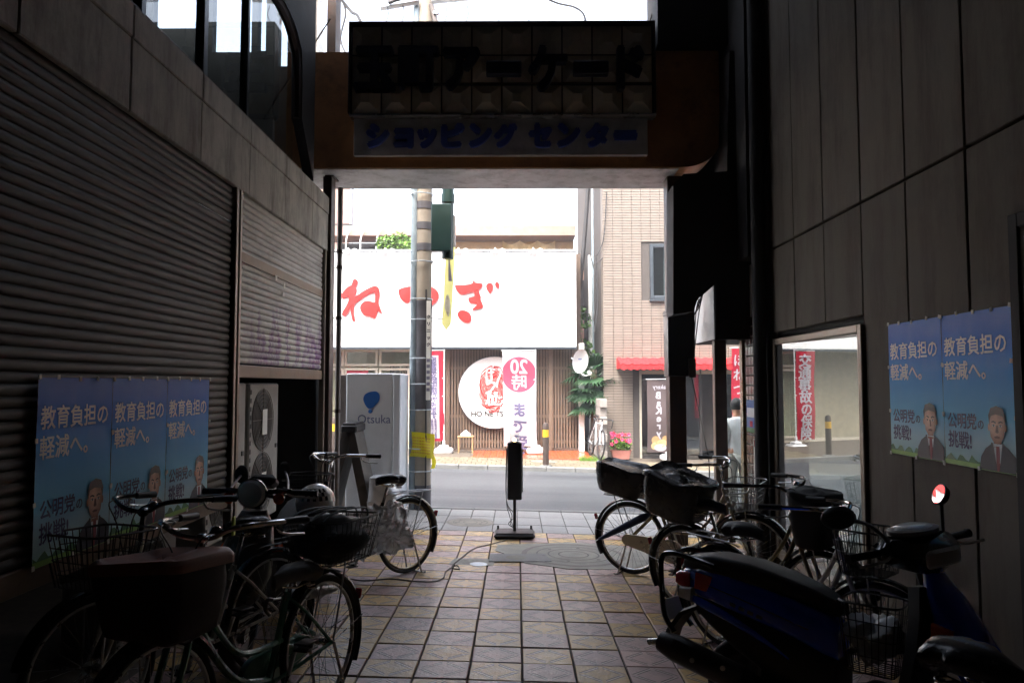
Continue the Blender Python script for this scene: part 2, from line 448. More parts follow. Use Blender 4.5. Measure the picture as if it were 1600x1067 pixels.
# ------------------------------------------------------------------ geometry helpers
def cr(pts, n=5):
    P = [Vector(p) for p in pts]
    if len(P) < 3: return P
    out = []
    for i in range(len(P) - 1):
        a, b, c, d = P[max(i - 1, 0)], P[i], P[i + 1], P[min(i + 2, len(P) - 1)]
        for k in range(n):
            t = k / n
            out.append(0.5 * ((2 * b) + (c - a) * t + (2 * a - 5 * b + 4 * c - d) * t * t + (3 * b - a - 3 * c + d) * t ** 3))
    out.append(P[-1])
    return out
class G:
    def __init__(self): self.v = []; self.f = []; self.mi = []; self.cur = 0; self.X = None
    def add(self, vs, fs, X=None):
        o = len(self.v)
        T = X if X is not None else self.X
        for q in vs:
            q = Vector(q)
            self.v.append(tuple(T @ q) if T is not None else tuple(q))
        for f in fs:
            self.f.append(tuple(i + o for i in f)); self.mi.append(self.cur)
        return self
    def m(self, i): self.cur = i; return self
    def box(self, c, sz, rot=None, bev=0.0):
        hx, hy, hz = sz[0] / 2, sz[1] / 2, sz[2] / 2
        T = Matrix.Translation(Vector(c))
        if rot: T = T @ Euler(rot).to_matrix().to_4x4()
        if bev <= 0:
            vs = [(x * hx, y * hy, z * hz) for z in (-1, 1) for y in (-1, 1) for x in (-1, 1)]
            fs = [(0, 2, 3, 1), (4, 5, 7, 6), (0, 1, 5, 4), (2, 6, 7, 3), (0, 4, 6, 2), (1, 3, 7, 5)]
        else:
            b = min(bev, hx * 0.95, hy * 0.95, hz * 0.95)
            vs = []; ix = {}
            for x in (-1, 1):
                for y in (-1, 1):
                    for z in (-1, 1):
                        for k, p in enumerate(((x * hx, y * (hy - b), z * (hz - b)), (x * (hx - b), y * hy, z * (hz - b)), (x * (hx - b), y * (hy - b), z * hz))):
                            ix[(x, y, z, k)] = len(vs); vs.append(p)
            fs = []
            for e in (-1, 1):
                fs.append([ix[(e, a, b2, 0)] for a, b2 in ((-1, -1), (1, -1), (1, 1), (-1, 1))])
                fs.append([ix[(a, e, b2, 1)] for a, b2 in ((-1, -1), (1, -1), (1, 1), (-1, 1))])
                fs.append([ix[(a, b2, e, 2)] for a, b2 in ((-1, -1), (1, -1), (1, 1), (-1, 1))])
            for a in (-1, 1):
                for b2 in (-1, 1):
                    fs.append([ix[(a, b2, -1, 0)], ix[(a, b2, 1, 0)], ix[(a, b2, 1, 1)], ix[(a, b2, -1, 1)]])
                    fs.append([ix[(a, -1, b2, 0)], ix[(a, 1, b2, 0)], ix[(a, 1, b2, 2)], ix[(a, -1, b2, 2)]])
                    fs.append([ix[(-1, a, b2, 1)], ix[(1, a, b2, 1)], ix[(1, a, b2, 2)], ix[(-1, a, b2, 2)]])
            for x in (-1, 1):
                for y in (-1, 1):
                    for z in (-1, 1): fs.append([ix[(x, y, z, k)] for k in range(3)])
        T2 = (self.X @ T) if self.X is not None else T
        return self.add(vs, fs, T2)
    def span(self, a, b, bev=0.0):
        return self.box([(a[i] + b[i]) / 2 for i in range(3)], [abs(b[i] - a[i]) for i in range(3)], None, bev)
    def tube(self, pts, r, n=6, closed=False, caps=True, flat=None):
        P = [Vector(p) for p in pts]
        k = len(P)
        rr = r if isinstance(r, (list, tuple)) else [r] * k
        vs = []; fs = []
        t0 = (P[1] - P[0]).normalized()
        up = Vector((0, 0, 1)) if abs(t0.z) < 0.9 else Vector((1, 0, 0))
        nrm = (up - t0 * up.dot(t0)).normalized()
        for i in range(k):
            if closed: t = (P[(i + 1) % k] - P[i - 1])
            else: t = P[min(i + 1, k - 1)] - P[max(i - 1, 0)]
            if t.length < 1e-9: t = t0
            t = t.normalized()
            nrm = nrm - t * nrm.dot(t)
            nrm = nrm.normalized() if nrm.length > 1e-6 else t.orthogonal().normalized()
            bn = t.cross(nrm)
            fa, fb = flat if flat else (1, 1)
            for j in range(n):
                a = 2 * math.pi * j / n
                vs.append(P[i] + nrm * math.cos(a) * rr[i] * fa + bn * math.sin(a) * rr[i] * fb)
        for i in range(k if closed else k - 1):
            for j in range(n):
                a, b = i * n, ((i + 1) % k) * n
                fs.append((a + j, a + (j + 1) % n, b + (j + 1) % n, b + j))
        if caps and not closed:
            fs.append(tuple(range(n - 1, -1, -1)))
            fs.append(tuple(range((k - 1) * n, k * n)))
        return self.add(vs, fs)
    def cyl(self, p, q, r, r2=None, n=14):
        return self.tube([p, q], [r, r if r2 is None else r2], n)
    def ring(self, c, rad, r, axis='Y', n=36, m=7, a0=0.0, a1=None, flat=None):
        full = a1 is None
        a1 = a0 + 2 * math.pi if full else a1
        k = n if full else n + 1
        pts = []
        for i in range(k):
            a = a0 + (a1 - a0) * i / n
            ca, sa = math.cos(a) * rad, math.sin(a) * rad
            q = {'Y': (ca, 0, sa), 'Z': (ca, sa, 0), 'X': (0, ca, sa)}[axis]
            pts.append(Vector(c) + Vector(q))
        return self.tube(pts, r, m, closed=full, flat=flat)
    def lathe(self, prof, n=20, c=(0, 0, 0), axis='Z'):
        vs = []; fs = []
        for r, z in prof:
            for j in range(n):
                a = 2 * math.pi * j / n
                x, y = r * math.cos(a), r * math.sin(a)
                q = {'Z': (x, y, z), 'Y': (x, z, y), 'X': (z, x, y)}[axis]
                vs.append(Vector(c) + Vector(q))
        k = len(prof)
        for i in range(k - 1):
            for j in range(n):
                fs.append((i * n + j, i * n + (j + 1) % n, (i + 1) * n + (j + 1) % n, (i + 1) * n + j))
        if prof[0][0] > 1e-6: fs.append(tuple(range(n - 1, -1, -1)))
        if prof[-1][0] > 1e-6: fs.append(tuple(range((k - 1) * n, k * n)))
        return self.add(vs, fs)
    def prism(self, poly, y0, y1):
        """polygon given in (x, z), from y0 to y1"""
        n = len(poly)
        vs = [(x, y0, z) for x, z in poly] + [(x, y1, z) for x, z in poly]
        fs = [tuple(range(n)), tuple(range(2 * n - 1, n - 1, -1))]
        fs += [(i, i + n, (i + 1) % n + n, (i + 1) % n) for i in range(n)]
        return self.add(vs, fs)
    def loft(self, rings, caps=True):
        n = len(rings[0]); vs = [q for r in rings for q in r]; fs = []
        for i in range(len(rings) - 1):
            for j in range(n):
                fs.append((i * n + j, i * n + (j + 1) % n, (i + 1) * n + (j + 1) % n, (i + 1) * n + j))
        if caps:
            fs.append(tuple(range(n - 1, -1, -1)))
            fs.append(tuple(range((len(rings) - 1) * n, len(rings) * n)))
        return self.add(vs, fs)
    def grid(self, fn, nu, nv):
        vs = [fn(i / nu, j / nv) for j in range(nv + 1) for i in range(nu + 1)]
        fs = [(j * (nu + 1) + i, j * (nu + 1) + i + 1, (j + 1) * (nu + 1) + i + 1, (j + 1) * (nu + 1) + i) for j in range(nv) for i in range(nu)]
        return self.add(vs, fs)
    def quad(self, a, b, c, d): return self.add([a, b, c, d], [(0, 1, 2, 3)])
    def mesh(self, name, mats, smooth=True, angle=40):
        me = bpy.data.meshes.new(name)
        me.from_pydata(self.v, [], self.f)
        if not isinstance(mats, (list, tuple)): mats = [mats]
        for q in mats: me.materials.append(M[q] if isinstance(q, str) else q)
        if len(mats) > 1: me.polygons.foreach_set('material_index', self.mi)
        if smooth:
            me.polygons.foreach_set('use_smooth', [True] * len(me.polygons))
            me.set_sharp_from_angle(angle=R(angle))
        me.update()
        return me
    def obj(self, name, mats, parent=None, loc=None, rot=None, smooth=True, angle=40):
        return put(self.mesh(name, mats, smooth, angle), name, parent, loc, rot)
def put(me, name, parent=None, loc=None, rot=None):
    o = bpy.data.objects.new(name, me)
    col.objects.link(o)
    if parent is not None: o.parent = parent
    if loc is not None: o.location = loc
    if rot is not None: o.rotation_euler = rot
    return o
def tag(o, label, cat, group=None):
    o['label'] = label; o['category'] = cat
    if group: o['group'] = group
    return o
def thing(name, label, cat, loc=(0, 0, 0), rz=0.0, group=None, rot=None):
    o = put(None, name, None, loc, rot if rot else (0, 0, rz))
    o.empty_display_size = 0.1
    return tag(o, label, cat, group)
def part(name, parent, loc=None, rot=None):
    o = put(None, name, parent, loc, rot)
    o.empty_display_size = 0.05
    return o
def struct(g, name, mats, smooth=False):
    o = g.obj(name, mats, smooth=smooth)
    o['kind'] = 'structure'
    return o
def stuff(o): o['kind'] = 'stuff'; return o
_tx = {}
def text_geo(body, size, extrude=0.0, bold=0.0, align='CENTER', space=1.0, res=3, line=1.0):
    """lettering as (verts, faces) in the XZ plane facing -Y"""
    k = (body, size, extrude, bold, align, space, res, line)
    if k in _tx: return _tx[k]
    cu = bpy.data.curves.new('lettering', 'FONT')
    cu.body = body; cu.size = size; cu.extrude = extrude; cu.align_x = align
    cu.space_character = space; cu.resolution_u = res; cu.space_line = line
    o = bpy.data.objects.new('lettering', cu)
    me = bpy.data.meshes.new_from_object(o)
    vs = [(v.co.x, -v.co.z, v.co.y) for v in me.vertices]
    fs = [tuple(p.vertices) for p in me.polygons]
    bpy.data.meshes.remove(me); bpy.data.objects.remove(o); bpy.data.curves.remove(cu)
    if bold > 0:                    # heavier weight: shifted copies, each a hair nearer than the last
        v0, f0 = vs, fs
        vs, fs = [], []
        for i in range(6):
            a = 6.2832 * i / 6
            n = len(vs)
            vs += [(x + bold * math.cos(a), y - .00012 * i, z + bold * math.sin(a)) for x, y, z in v0]
            fs += [tuple(q + n for q in f) for f in f0]
    _tx[k] = (vs, fs)
    return vs, fs
def letters(g, body, size, pos, extrude=0.0, bold=0.0, align='CENTER', mirror=False, warp=None, sx=1.0, sz=1.0, **kw):
    vs, fs = text_geo(body, size, extrude, bold, align, **kw)
    out = []
    for x, y, z in vs:
        q = Vector((x * (-1 if mirror else 1) * sx + pos[0], y + pos[1], z * sz + pos[2]))
        if warp: q = warp(q)
        out.append(q)
    g.add(out, fs)
    return g
def column_text(g, body, size, x, y, ztop, step, mirror=False, bold=0.0, warp=None, sx=1.0):
    for i, ch in enumerate(body):
        letters(g, ch, size, (x, y, ztop - step * i - size * 0.85), bold=bold, mirror=mirror, warp=warp, res=2, sx=sx)
    return g
def rrect(x, hw, z0, z1, n=4, k=0.45, yc=0.0):
    """rounded rectangle ring in the YZ plane at x"""
    r = min(hw, (z1 - z0) / 2) * k
    pts = []
    for cyy, czz, a0 in ((hw - r, z1 - r, 0), (-hw + r, z1 - r, 90), (-hw + r, z0 + r, 180), (hw - r, z0 + r, 270)):
        for i in range(n + 1):
            a = R(a0 + 90 * i / n)
            pts.append((x, yc + cyy + r * math.cos(a), czz + r * math.sin(a)))
    return pts
def hring(z, x0, x1, y0, y1, k=0.3, n=3):
    r = min(x1 - x0, y1 - y0) / 2 * k
    pts = []
    for cx, cyy, a0 in ((x1 - r, y1 - r, 0), (x0 + r, y1 - r, 90), (x0 + r, y0 + r, 180), (x1 - r, y0 + r, 270)):
        for i in range(n + 1):
            a = R(a0 + 90 * i / n)
            pts.append((cx + r * math.cos(a), cyy + r * math.sin(a), z))
    return pts
# ================================================================== SETTING
def sheet(name, m, x0, x1, y0, y1, off, nx=1, ny=1):
    g = G()
    g.grid(lambda u, v: (x0 + (x1 - x0) * u, y0 + (y1 - y0) * v, gz(x0 + (x1 - x0) * u, y0 + (y1 - y0) * v) + off), nx, ny)
    return struct(g, name, m)
sheet('ground', 'ground', -160, 160, -160, 240, -0.30)
XL, XR = -2.14, 2.48
FLOOR_END, NEAR_KERB, FAR_KERB, STEP_Y, FACADE = 8.90, 10.46, 15.45, 17.15, 19.2
# alley floor: grout bed with separate paving tiles
fl = sheet('alley_floor', 'grout', -4.2, 4.6, -9.0, FLOOR_END, -0.012, 1, 12)
PX, PY = 0.312, 0.284
def floor_tile(mn):
    g = G()
    hx, hy = PX / 2 - 0.006, PY / 2 - 0.0055
    b = 0.0035
    vs = [(-hx, -hy, -0.03), (hx, -hy, -0.03), (hx, hy, -0.03), (-hx, hy, -0.03), (-hx, -hy, -b), (hx, -hy, -b), (hx, hy, -b), (-hx, hy, -b),
          (-hx + b, -hy + b, 0), (hx - b, -hy + b, 0), (hx - b, hy - b, 0), (-hx + b, hy - b, 0)]
    fs = [(8, 9, 10, 11)]
    for i in range(4):
        j = (i + 1) % 4
        fs += [(i, j, j + 4, i + 4), (i + 4, j + 4, j + 8, i + 8)]
    g.add(vs, fs)
    return g.mesh('floor_tile', mn, smooth=False)
tm = [floor_tile('tile_yellow'), floor_tile('tile_pink')]
tr0 = (math.atan(-0.012), math.atan(0.027), 0)
far_rows = 19
rest = [G(), G()]
for r in range(0, 46):
    yc = FLOOR_END - PY * (r + 0.5)
    for c in range(-7, 8):
        xc = 0.03 + PX * (c + 0.5)
        k = (r + c) % 2 if random.random() > 0.10 else random.randint(0, 1)
        dz = random.uniform(-0.003, 0.003)
        rr = (tr0[0] + random.uniform(-0.006, 0.006), tr0[1] + random.uniform(-0.008, 0.008), random.uniform(-0.012, 0.012))
        if r < far_rows and not (r == 0 and abs(xc) > 9):
            put(tm[k], 'tile', fl, (xc, yc, gz(xc, yc) + dz), rr)
        else:
            hx, hy = PX / 2 - 0.005, PY / 2 - 0.005
            z = gz(xc, yc)
            rest[k].add([(xc - hx, yc - hy, gz(xc - hx, yc - hy)), (xc + hx, yc - hy, gz(xc + hx, yc - hy)), (xc + hx, yc + hy, gz(xc + hx, yc + hy)), (xc - hx, yc + hy, gz(xc - hx, yc + hy)),
                         (xc - hx, yc - hy, z - .03), (xc + hx, yc - hy, z - .03), (xc + hx, yc + hy, z - .03), (xc - hx, yc + hy, z - .03)],
                        [(0, 1, 2, 3), (0, 4, 5, 1), (1, 5, 6, 2), (2, 6, 7, 3), (3, 7, 4, 0)])
for k, mn in ((0, 'tile_yellow'), (1, 'tile_pink')): stuff(rest[k].obj('paving', mn, fl, smooth=False))

def pieces(parent, name, mesh, x0, x1, y0, y1, sx, sy, off, stagger=False, lim=400, jit=0.0015):
    n = 0
    ny = max(1, round((y1 - y0) / sy)); nx = max(1, round((x1 - x0) / sx))
    for j in range(ny):
        for i in range(nx + (1 if stagger else 0)):
            x = x0 + sx * (i + 0.5) - (sx / 2 if stagger and j % 2 else 0); y = y0 + sy * (j + 0.5)
            put(mesh, name, parent, (x, y, gz(x, y) + off + random.uniform(-jit, jit)), (0 if y > 9.2 else tr0[0], tr0[1], 0))
            n += 1
    return n
def slab_mesh(sx, sy, th, mn, gap=0.004, b=0.004):
    g = G()
    g.box((0, 0, -th / 2), (sx - gap * 2, sy - gap * 2, th), None, b)
    return g.mesh('slab', mn, smooth=False)
pv = sheet('pavement', 'grout', -14, 14, FLOOR_END + 0.002, NEAR_KERB, -0.02)
pieces(pv, 'slab', slab_mesh(0.30, 0.5, 0.04, 'slab'), -4.5, 4.5, FLOOR_END + 0.01, FLOOR_END + 1.51, 0.30, 0.5, 0.0)
def kerb(x0, x1, y0, y1, off, name, L=0.6):
    k = part(name, None); k['kind'] = 'structure'
    me = G().box((0, 0, -0.09), (L - 0.008, y1 - y0, 0.18), None, 0.012).mesh('kerb_stone', 'kerb', smooth=False)
    n = round((x1 - x0) / L)
    for i in range(n):
        x = x0 + L * (i + 0.5)
        put(me, 'kerb_stone', k, (x, (y0 + y1) / 2, gz(x, 12) + off), (0, tr0[1], 0))
kerb(-9, 9, NEAR_KERB, NEAR_KERB + 0.13, 0.004, 'near_kerb')
sheet('road', 'asphalt', -60, 60, NEAR_KERB + 0.1, FAR_KERB + 0.05, -0.03, 8, 4)
kerb(-9, 9, FAR_KERB, FAR_KERB + 0.16, 0.06, 'far_kerb')
fp = sheet('far_pavement', 'grout', -14, 14, FAR_KERB + 0.16, 26, 0.025)
pm = slab_mesh(0.21, 0.30, 0.04, 'paver', 0.005)
pieces(fp, 'paver', pm, -3.6, 6.2, FAR_KERB + 0.17, FAR_KERB + 1.67, 0.21, 0.30, 0.055, stagger=True)

# ------------------------------------------------------------------ shop building along the shutters
lb = thing('shop_building', 'shuttered shop building of pale concrete panels lining the alley, glazed upper storey', 'building')
g = G()
g.span((XL - 0.42, -9.5, -0.4), (XL - 0.14, 2.6, 3.12))              # blind wall behind the camera
g.span((XL - 0.42, -9.5, 3.13), (XL - 0.03, 8.62, 3.73))             # beam core behind the panels
g.span((-6.0, -9.5, 3.735), (XL - 0.36, 8.6, 3.80))                     # floor of the upper storey
g.span((-6.0, 2.4, -0.4), (XL - 0.15, 2.6, 3.12))                      # end of the shop room
g.span((-4.0, 2.6, -0.4), (-3.85, 8.4, 3.12))
g.span((-6.0, 8.42, -0.4), (XL - 0.12, 8.60, 3.12))                    # street side wall below
g.span((-9.0, -9.5, 3.8), (-6.0, 8.6, 6.3))
g.span((-6.0, -9.5, 3.8), (XL - 0.25, 3.0, 6.3))
g.obj('wall', 'dark_interior', lb, smooth=False)
g = G(); g.span((XL - 0.18, 2.6, -0.3), (XL - 0.16, 2.61, 0.1)); 
cp = G().box((0, 0, 0), (0.05, 0.92 - 0.008, 0.19), None, 0.006).mesh('coping_panel', 'concrete', smooth=False)
lp = G().box((0, 0, 0), (0.04, 0.92 - 0.008, 0.415), None, 0.006).mesh('lintel_panel', 'concrete', smooth=False)
for i in range(12):
    yc = 8.63 - 0.92 * (i + 0.5)
    put(cp, 'coping_panel', lb, (XL - 0.008 + random.uniform(-.003, .003), yc, 3.64))
    put(lp, 'lintel_panel', lb, (XL - 0.012 + random.uniform(-.003, .003), yc, 3.335))
# slats
PITCH = 0.0535
def slat_mesh(L, mn):
    pr = [(0.0, 0.0), (0.006, 0.004), (0.013, 0.016), (0.014, 0.030), (0.010, 0.043), (0.002, 0.050), (0.0, 0.0535), (-0.006, 0.0535), (-0.006, 0.0)]
    gg = G()
    vs = [(x, 0, z) for x, z in pr] + [(x, L, z) for x, z in pr]
    n = len(pr)
    gg.add(vs, [tuple(range(n - 1, -1, -1)), tuple(range(n, 2 * n))] + [(i, (i + 1) % n, (i + 1) % n + n, i + n) for i in range(n)])
    return gg.mesh('slat', mn, smooth=True, angle=50)
def shutter(y0, y1, ztop, zbot, rails, bottom_h, mn):
    s_ = part('roller_shutter', lb)
    me = slat_mesh(y1 - y0, mn)
    z = ztop - PITCH
    while z > zbot + bottom_h - 0.02:
        if True:
            put(me, 'slat', s_, (XL - 0.034 + random.uniform(-.0025, .0025), y0, z + random.uniform(-.001, .001)), (0, random.uniform(-.05, .05), random.uniform(-.0008, .0008)))
        z -= PITCH
    for a, b in rails: G().span((XL - 0.05, y0, a), (XL - 0.012, y1, b), 0.004).obj('joining_rail', 'rust_rail', s_)
    G().span((XL - 0.055, y0, zbot), (XL - 0.008, y1, zbot + bottom_h), 0.005).obj('bottom_rail', 'rust_rail', s_)
    return s_
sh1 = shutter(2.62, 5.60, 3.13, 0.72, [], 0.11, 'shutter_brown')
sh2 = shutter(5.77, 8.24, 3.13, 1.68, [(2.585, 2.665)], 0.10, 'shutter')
for y in (5.64, 5.72): G().box((XL - 0.02, y, 1.5), (0.06, 0.05, 3.26), None, 0.006).obj('guide_rail', 'rail', lb)
G().box((XL - 0.02, 8.275, 1.5), (0.06, 0.045, 3.26), None, 0.006).obj('guide_rail', 'rail', lb)
G().box((XL - 0.01, 8.45, 1.80), (0.10, 0.18, 4.36), None, 0.006).obj('column', 'dark_steel', lb)
G().span((XL - 0.04, 8.36, 3.98), (XL + 0.06, 8.60, 6.3)).obj('upper_post', 'dark_steel', lb)
# little stickers on the half raised shutter
for y, z, a, b in ((6.62, 2.575, .05, .045), (6.86, 2.535, .035, .05), (6.83, 2.455, .06, .04)):
    G().box((XL - 0.008, y, z), (0.004, a, b)).obj('sticker', 'paper_white', lb)
# dark recess skirt under the first shutter
# upper storey: street side wall with openings, glazing to the alley
g = G()
yw = 8.4
bays = [(150, 222, -400), (224, 301, 45), (303, 318, -400), (320, 381, 82), (383, 391, -400), (392, 405, 80), (406, 424, -400), (425, 441, 104), (441, 467, -400)]
for a, b, sill in bays:
    xa, xb = ax(a - 1, yw), ax(b + 1, yw)
    zt = 6.3 if sill < -100 else at(a, sill, y=yw).z
    g.span((xa, yw, 3.8), (xb, yw + 0.12, zt))
g.span((-6, yw, 3.8), (ax(149, yw), yw + 0.12, 6.3))
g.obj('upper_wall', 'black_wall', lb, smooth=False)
XG = -2.24
ya = lambda px: at(px, 50, x=XG).y
for px, wd in ((215, .06), (315, .075), (383, .05)):
    y = ya(px)
    G().span((XG - 0.03, y - wd / 2, 3.80), (XG + 0.035, y + wd / 2, 6.3), 0.006).obj('window_frame', 'window_frame', lb)
G().span((XG - 0.03, 3.1, 3.745), (XG + 0.03, 7.55, 3.83), 0.006).obj('window_sill', 'dark_steel', lb)
pn = G()
ed = [3.1, ya(215), ya(315), ya(383), 7.35]
for a, b in zip(ed, ed[1:]):
    G().span((XG - 0.004, a + 0.03, 3.83), (XG + 0.004, b - 0.03, 6.3)).obj('pane', 'glass_upper', lb, smooth=False)
arch = [(XG, ya(425), 5.80), (XG, ya(436), 5.62), (XG, ya(450), 5.36), (XG, ya(459), 5.05), (XG, ya(464), 4.7), (XG, ya(465), 3.8)]
arch = [Vector(p) for p in arch]
for p, (px, py) in zip(arch, ((428, -12), (440, 12), (452, 38), (460, 66), (465, 96), (466, 190))): p.z = at(px, py, x=XG).z
G().tube(cr([(XG, arch[0].y - 0.25, arch[0].z + 0.35)] + arch), 0.05, 8).obj('arched_frame', 'dark_steel', lb)
g = G(); 
apoly = cr([(XG, arch[0].y - 0.25, arch[0].z + 0.35)] + arch)
yy = [p.y for p in apoly]
g.prism([(p.y, p.z) for p in apoly] + [(7.9, 3.8), (7.9, 6.3), (apoly[0].y, 6.3)], 0, 0.1)
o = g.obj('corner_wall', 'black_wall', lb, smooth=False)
o.rotation_euler = (0, 0, R(90)); o.location = (XG + 0.06, 0, 0)
# pale building corner with fittings seen past the upper storey
pb = thing('plaster_building', 'narrow pale plaster building corner seen above the alley entrance beside the dark post', 'building')
xa, xb = ax(466, 11.2), ax(489, 11.2)
G().span((xa, 11.2, 2.0), (xb, 11.5, 9.0)).obj('wall', 'plaster', pb, smooth=False)
G().tube(cr([(xb - .06, 11.15, 3.4), (xb - .06, 11.15, 5), (xb - .02, 11.14, 7), (xb - .03, 11.15, 9)]), 0.02, 6).obj('pipe', 'cable_grey', pb)
for z in (6.0, 6.6): G().box((xa + 0.12, 11.12, z), (.09, .16, .22), None, .02).obj('meter_box', 'cable', pb)

# alley roof, lengthened to shade the arch; end wall added to block light
g = G(); g.span((-9, -9.6, 6.31), (9, 7.95, 6.5)); g.span((-9, -9.9, -0.5), (9, -9.6, 6.6))
struct(g, 'alley_roof', 'roof')

# ------------------------------------------------------------------ concrete building opposite the shutters
rb = thing('concrete_building', 'tall brown concrete panel building with a framed shop window beside the alley', 'building')
g = G()
g.span((XR + 0.05, -9.5, -0.5), (XR + 0.3, 5.34, 9.0))
g.span((XR + 0.05, 7.2, -0.5), (XR + 0.3, 7.42, 9.0))
g.span((XR + 0.05, 5.34, 2.10), (XR + 0.3, 7.2, 9.0))
g.span((XR + 0.05, 5.34, -0.5), (XR + 0.3, 7.2, 0.0))
g.span((XR + 0.3, -9.5, -0.5), (9.0, 2.0, 9.0))
g.span((4.6, 2.0, -0.5), (9.0, 7.4, 9.0))
g.span((XR + 0.3, 2.0, 2.9), (4.6, 7.4, 3.1))
g.obj('wall', 'dark_interior', rb, smooth=False)
seams = [7.41, 7.26, 6.67, 6.02, 5.36, 4.74, 4.10, 3.47, 2.84, 2.21, 1.58, 0.95, 0.32, -0.31, -0.94]
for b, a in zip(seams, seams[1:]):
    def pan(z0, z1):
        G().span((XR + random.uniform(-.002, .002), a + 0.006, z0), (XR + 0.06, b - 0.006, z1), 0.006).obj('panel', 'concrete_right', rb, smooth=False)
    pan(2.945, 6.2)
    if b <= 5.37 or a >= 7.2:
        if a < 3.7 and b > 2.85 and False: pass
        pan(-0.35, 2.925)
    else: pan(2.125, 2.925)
# window with aluminium frame
wf = part('shop_window', rb)
for a, b in (((XR - .03, 5.345, 0.0), (XR + .06, 5.41, 2.06)), ((XR - .03, 7.13, 0.0), (XR + .06, 7.19, 2.06)), ((XR - .03, 5.41, 2.0), (XR + .06, 7.13, 2.06)), ((XR - .03, 5.41, 0.0), (XR + .06, 7.13, 0.10))):
    G().span(a, b, 0.006).obj('frame', 'rail', wf)
G().span((XR - .01, 6.98, 0.10), (XR + .05, 7.13, 2.0), 0.004).obj('jamb', 'black_wall', wf)
gl = G().box((0, 0, 0), (0.008, 1.52, 1.90)).obj('pane', 'glass_shop', wf, smooth=False)
GA = R(5.6)
gl.location = (XR + 0.055, 6.19, 1.05); gl.rotation_euler = (0, 0, GA)
G().span((XR + .30, 5.5, 0.0), (XR + .36, 6.05, 2.0)).obj('curtain', 'dark_interior', wf)
# dark door recess near the viewer
dr = part('side_door', rb)
G().span((XR - .025, 2.85, -0.3), (XR + .0, 2.92, 2.47), .004).obj('frame', 'black_wall', dr)
G().span((XR - .025, 3.66, -0.3), (XR + .0, 3.73, 2.47), .004).obj('frame', 'black_wall', dr)
G().span((XR - .025, 2.92, 2.40), (XR + .0, 3.66, 2.47), .004).obj('frame', 'black_wall', dr)
G().span((XR - .012, 2.92, -0.3), (XR - .002, 3.66, 2.40)).obj('door_leaf', 'concrete_right', dr)
# tiled corner pier: dark glazed tiles with pale joints
tp = part('tiled_pier', rb)
G().span((XR + .012, 7.43, -0.4), (XR + .32, 8.16, 2.9)).obj('wall', 'white_joint', tp, smooth=False)
dm = G().box((0, 0, 0), (0.02, 0.094, 0.094), None, 0.004).mesh('tile', 'dark_tile', smooth=False)
for j in range(24):
    for i in range(7):
        put(dm, 'tile', tp, (XR + 0.008, 7.485 + 0.104 * i + (0.0 if j % 2 else 0.0), -0.1 + 0.104 * j))
# glazed showcase beside the pier
sw = part('showcase', rb)
yS = 8.2
for a, b in ((1117, 1136), (1160, 1166)):
    G().span((ax(a, yS), yS, -0.3), (ax(b, yS), yS + .10, 2.12), .006).obj('post', 'frame_bronze' if a == 1160 else 'rail', sw)
G().span((ax(1136, yS), yS + .04, -0.1), (ax(1160, yS), yS + .05, 2.12)).obj('pane', 'glass_clear', sw, smooth=False)
G().span((ax(1166, yS), yS - .02, -0.3), (XR + .3, yS + .1, 2.12)).obj('wall', 'black_wall', sw, smooth=False)
# big dark drain pipe at the corner
G().cyl((2.36, 7.30, -0.3), (2.36, 7.30, 7.5), 0.062, n=14).obj('drain_pipe', 'black_wall', rb)
G().span((2.43, 7.27, -0.3), (XR - 0.01, 7.44, 7.5)).obj('corner_trim', 'black_wall', rb)
# upper block that closes the view right of the arch
g = G()
g.span((ax(1040, 8.62), 8.62, 4.05), (7.0, 9.1, 10.0))
g.span((ax(1034, 7.97), 7.97, az(78, 8.1)), (7.0, 8.615, 10.0))
g.obj('upper_wall', 'black_wall', rb, smooth=False)
# sloping dark soffit plate between arch and building
yq = 7.75
pl = [(at(px, py, y=yq).x, at(px, py, y=yq).z) for px, py in ((1052, 290), (1068, 272), (1136, 268), (1140, 80), (1206, 80), (1206, 398), (1182, 408), (1121, 441), (1090, 468), (1084, 486), (1052, 492))]
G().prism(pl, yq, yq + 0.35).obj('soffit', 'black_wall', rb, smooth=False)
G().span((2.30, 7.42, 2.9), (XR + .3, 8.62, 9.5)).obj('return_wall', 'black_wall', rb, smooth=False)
# boxed shop sign at the corner
bx = thing('box_sign', 'blank pale boxed shop sign on the corner above the showcase, dark side facing the alley', 'sign')
x0, x1 = ax(1119, 8.0), XR + .25
z0 = at(1130, 530, y=8.0).z; z1 = at(1122, 438, y=8.0).z
G().prism([(x0, z0), (x1, z0), (x1, z1 + .30), (x0 + .02, z1)], 8.0, 9.15).obj('box', 'black_wall', bx, smooth=False)
g = G()
g.add([(x0 - .006, 8.02, z0), (x0 - .006, 9.17, z0), (x0 - .006, 9.17, z1), (x0 - .006, 8.02, z1), (x0 - .002, 8.02, z0), (x0 - .002, 9.17, z0), (x0 - .002, 9.17, z1), (x0 - .002, 8.02, z1)],
      [(0, 1, 2, 3), (7, 6, 5, 4), (0, 4, 5, 1), (1, 5, 6, 2), (2, 6, 7, 3), (3, 7, 4, 0)])
g.obj('face', 'white_plastic', bx, smooth=False)
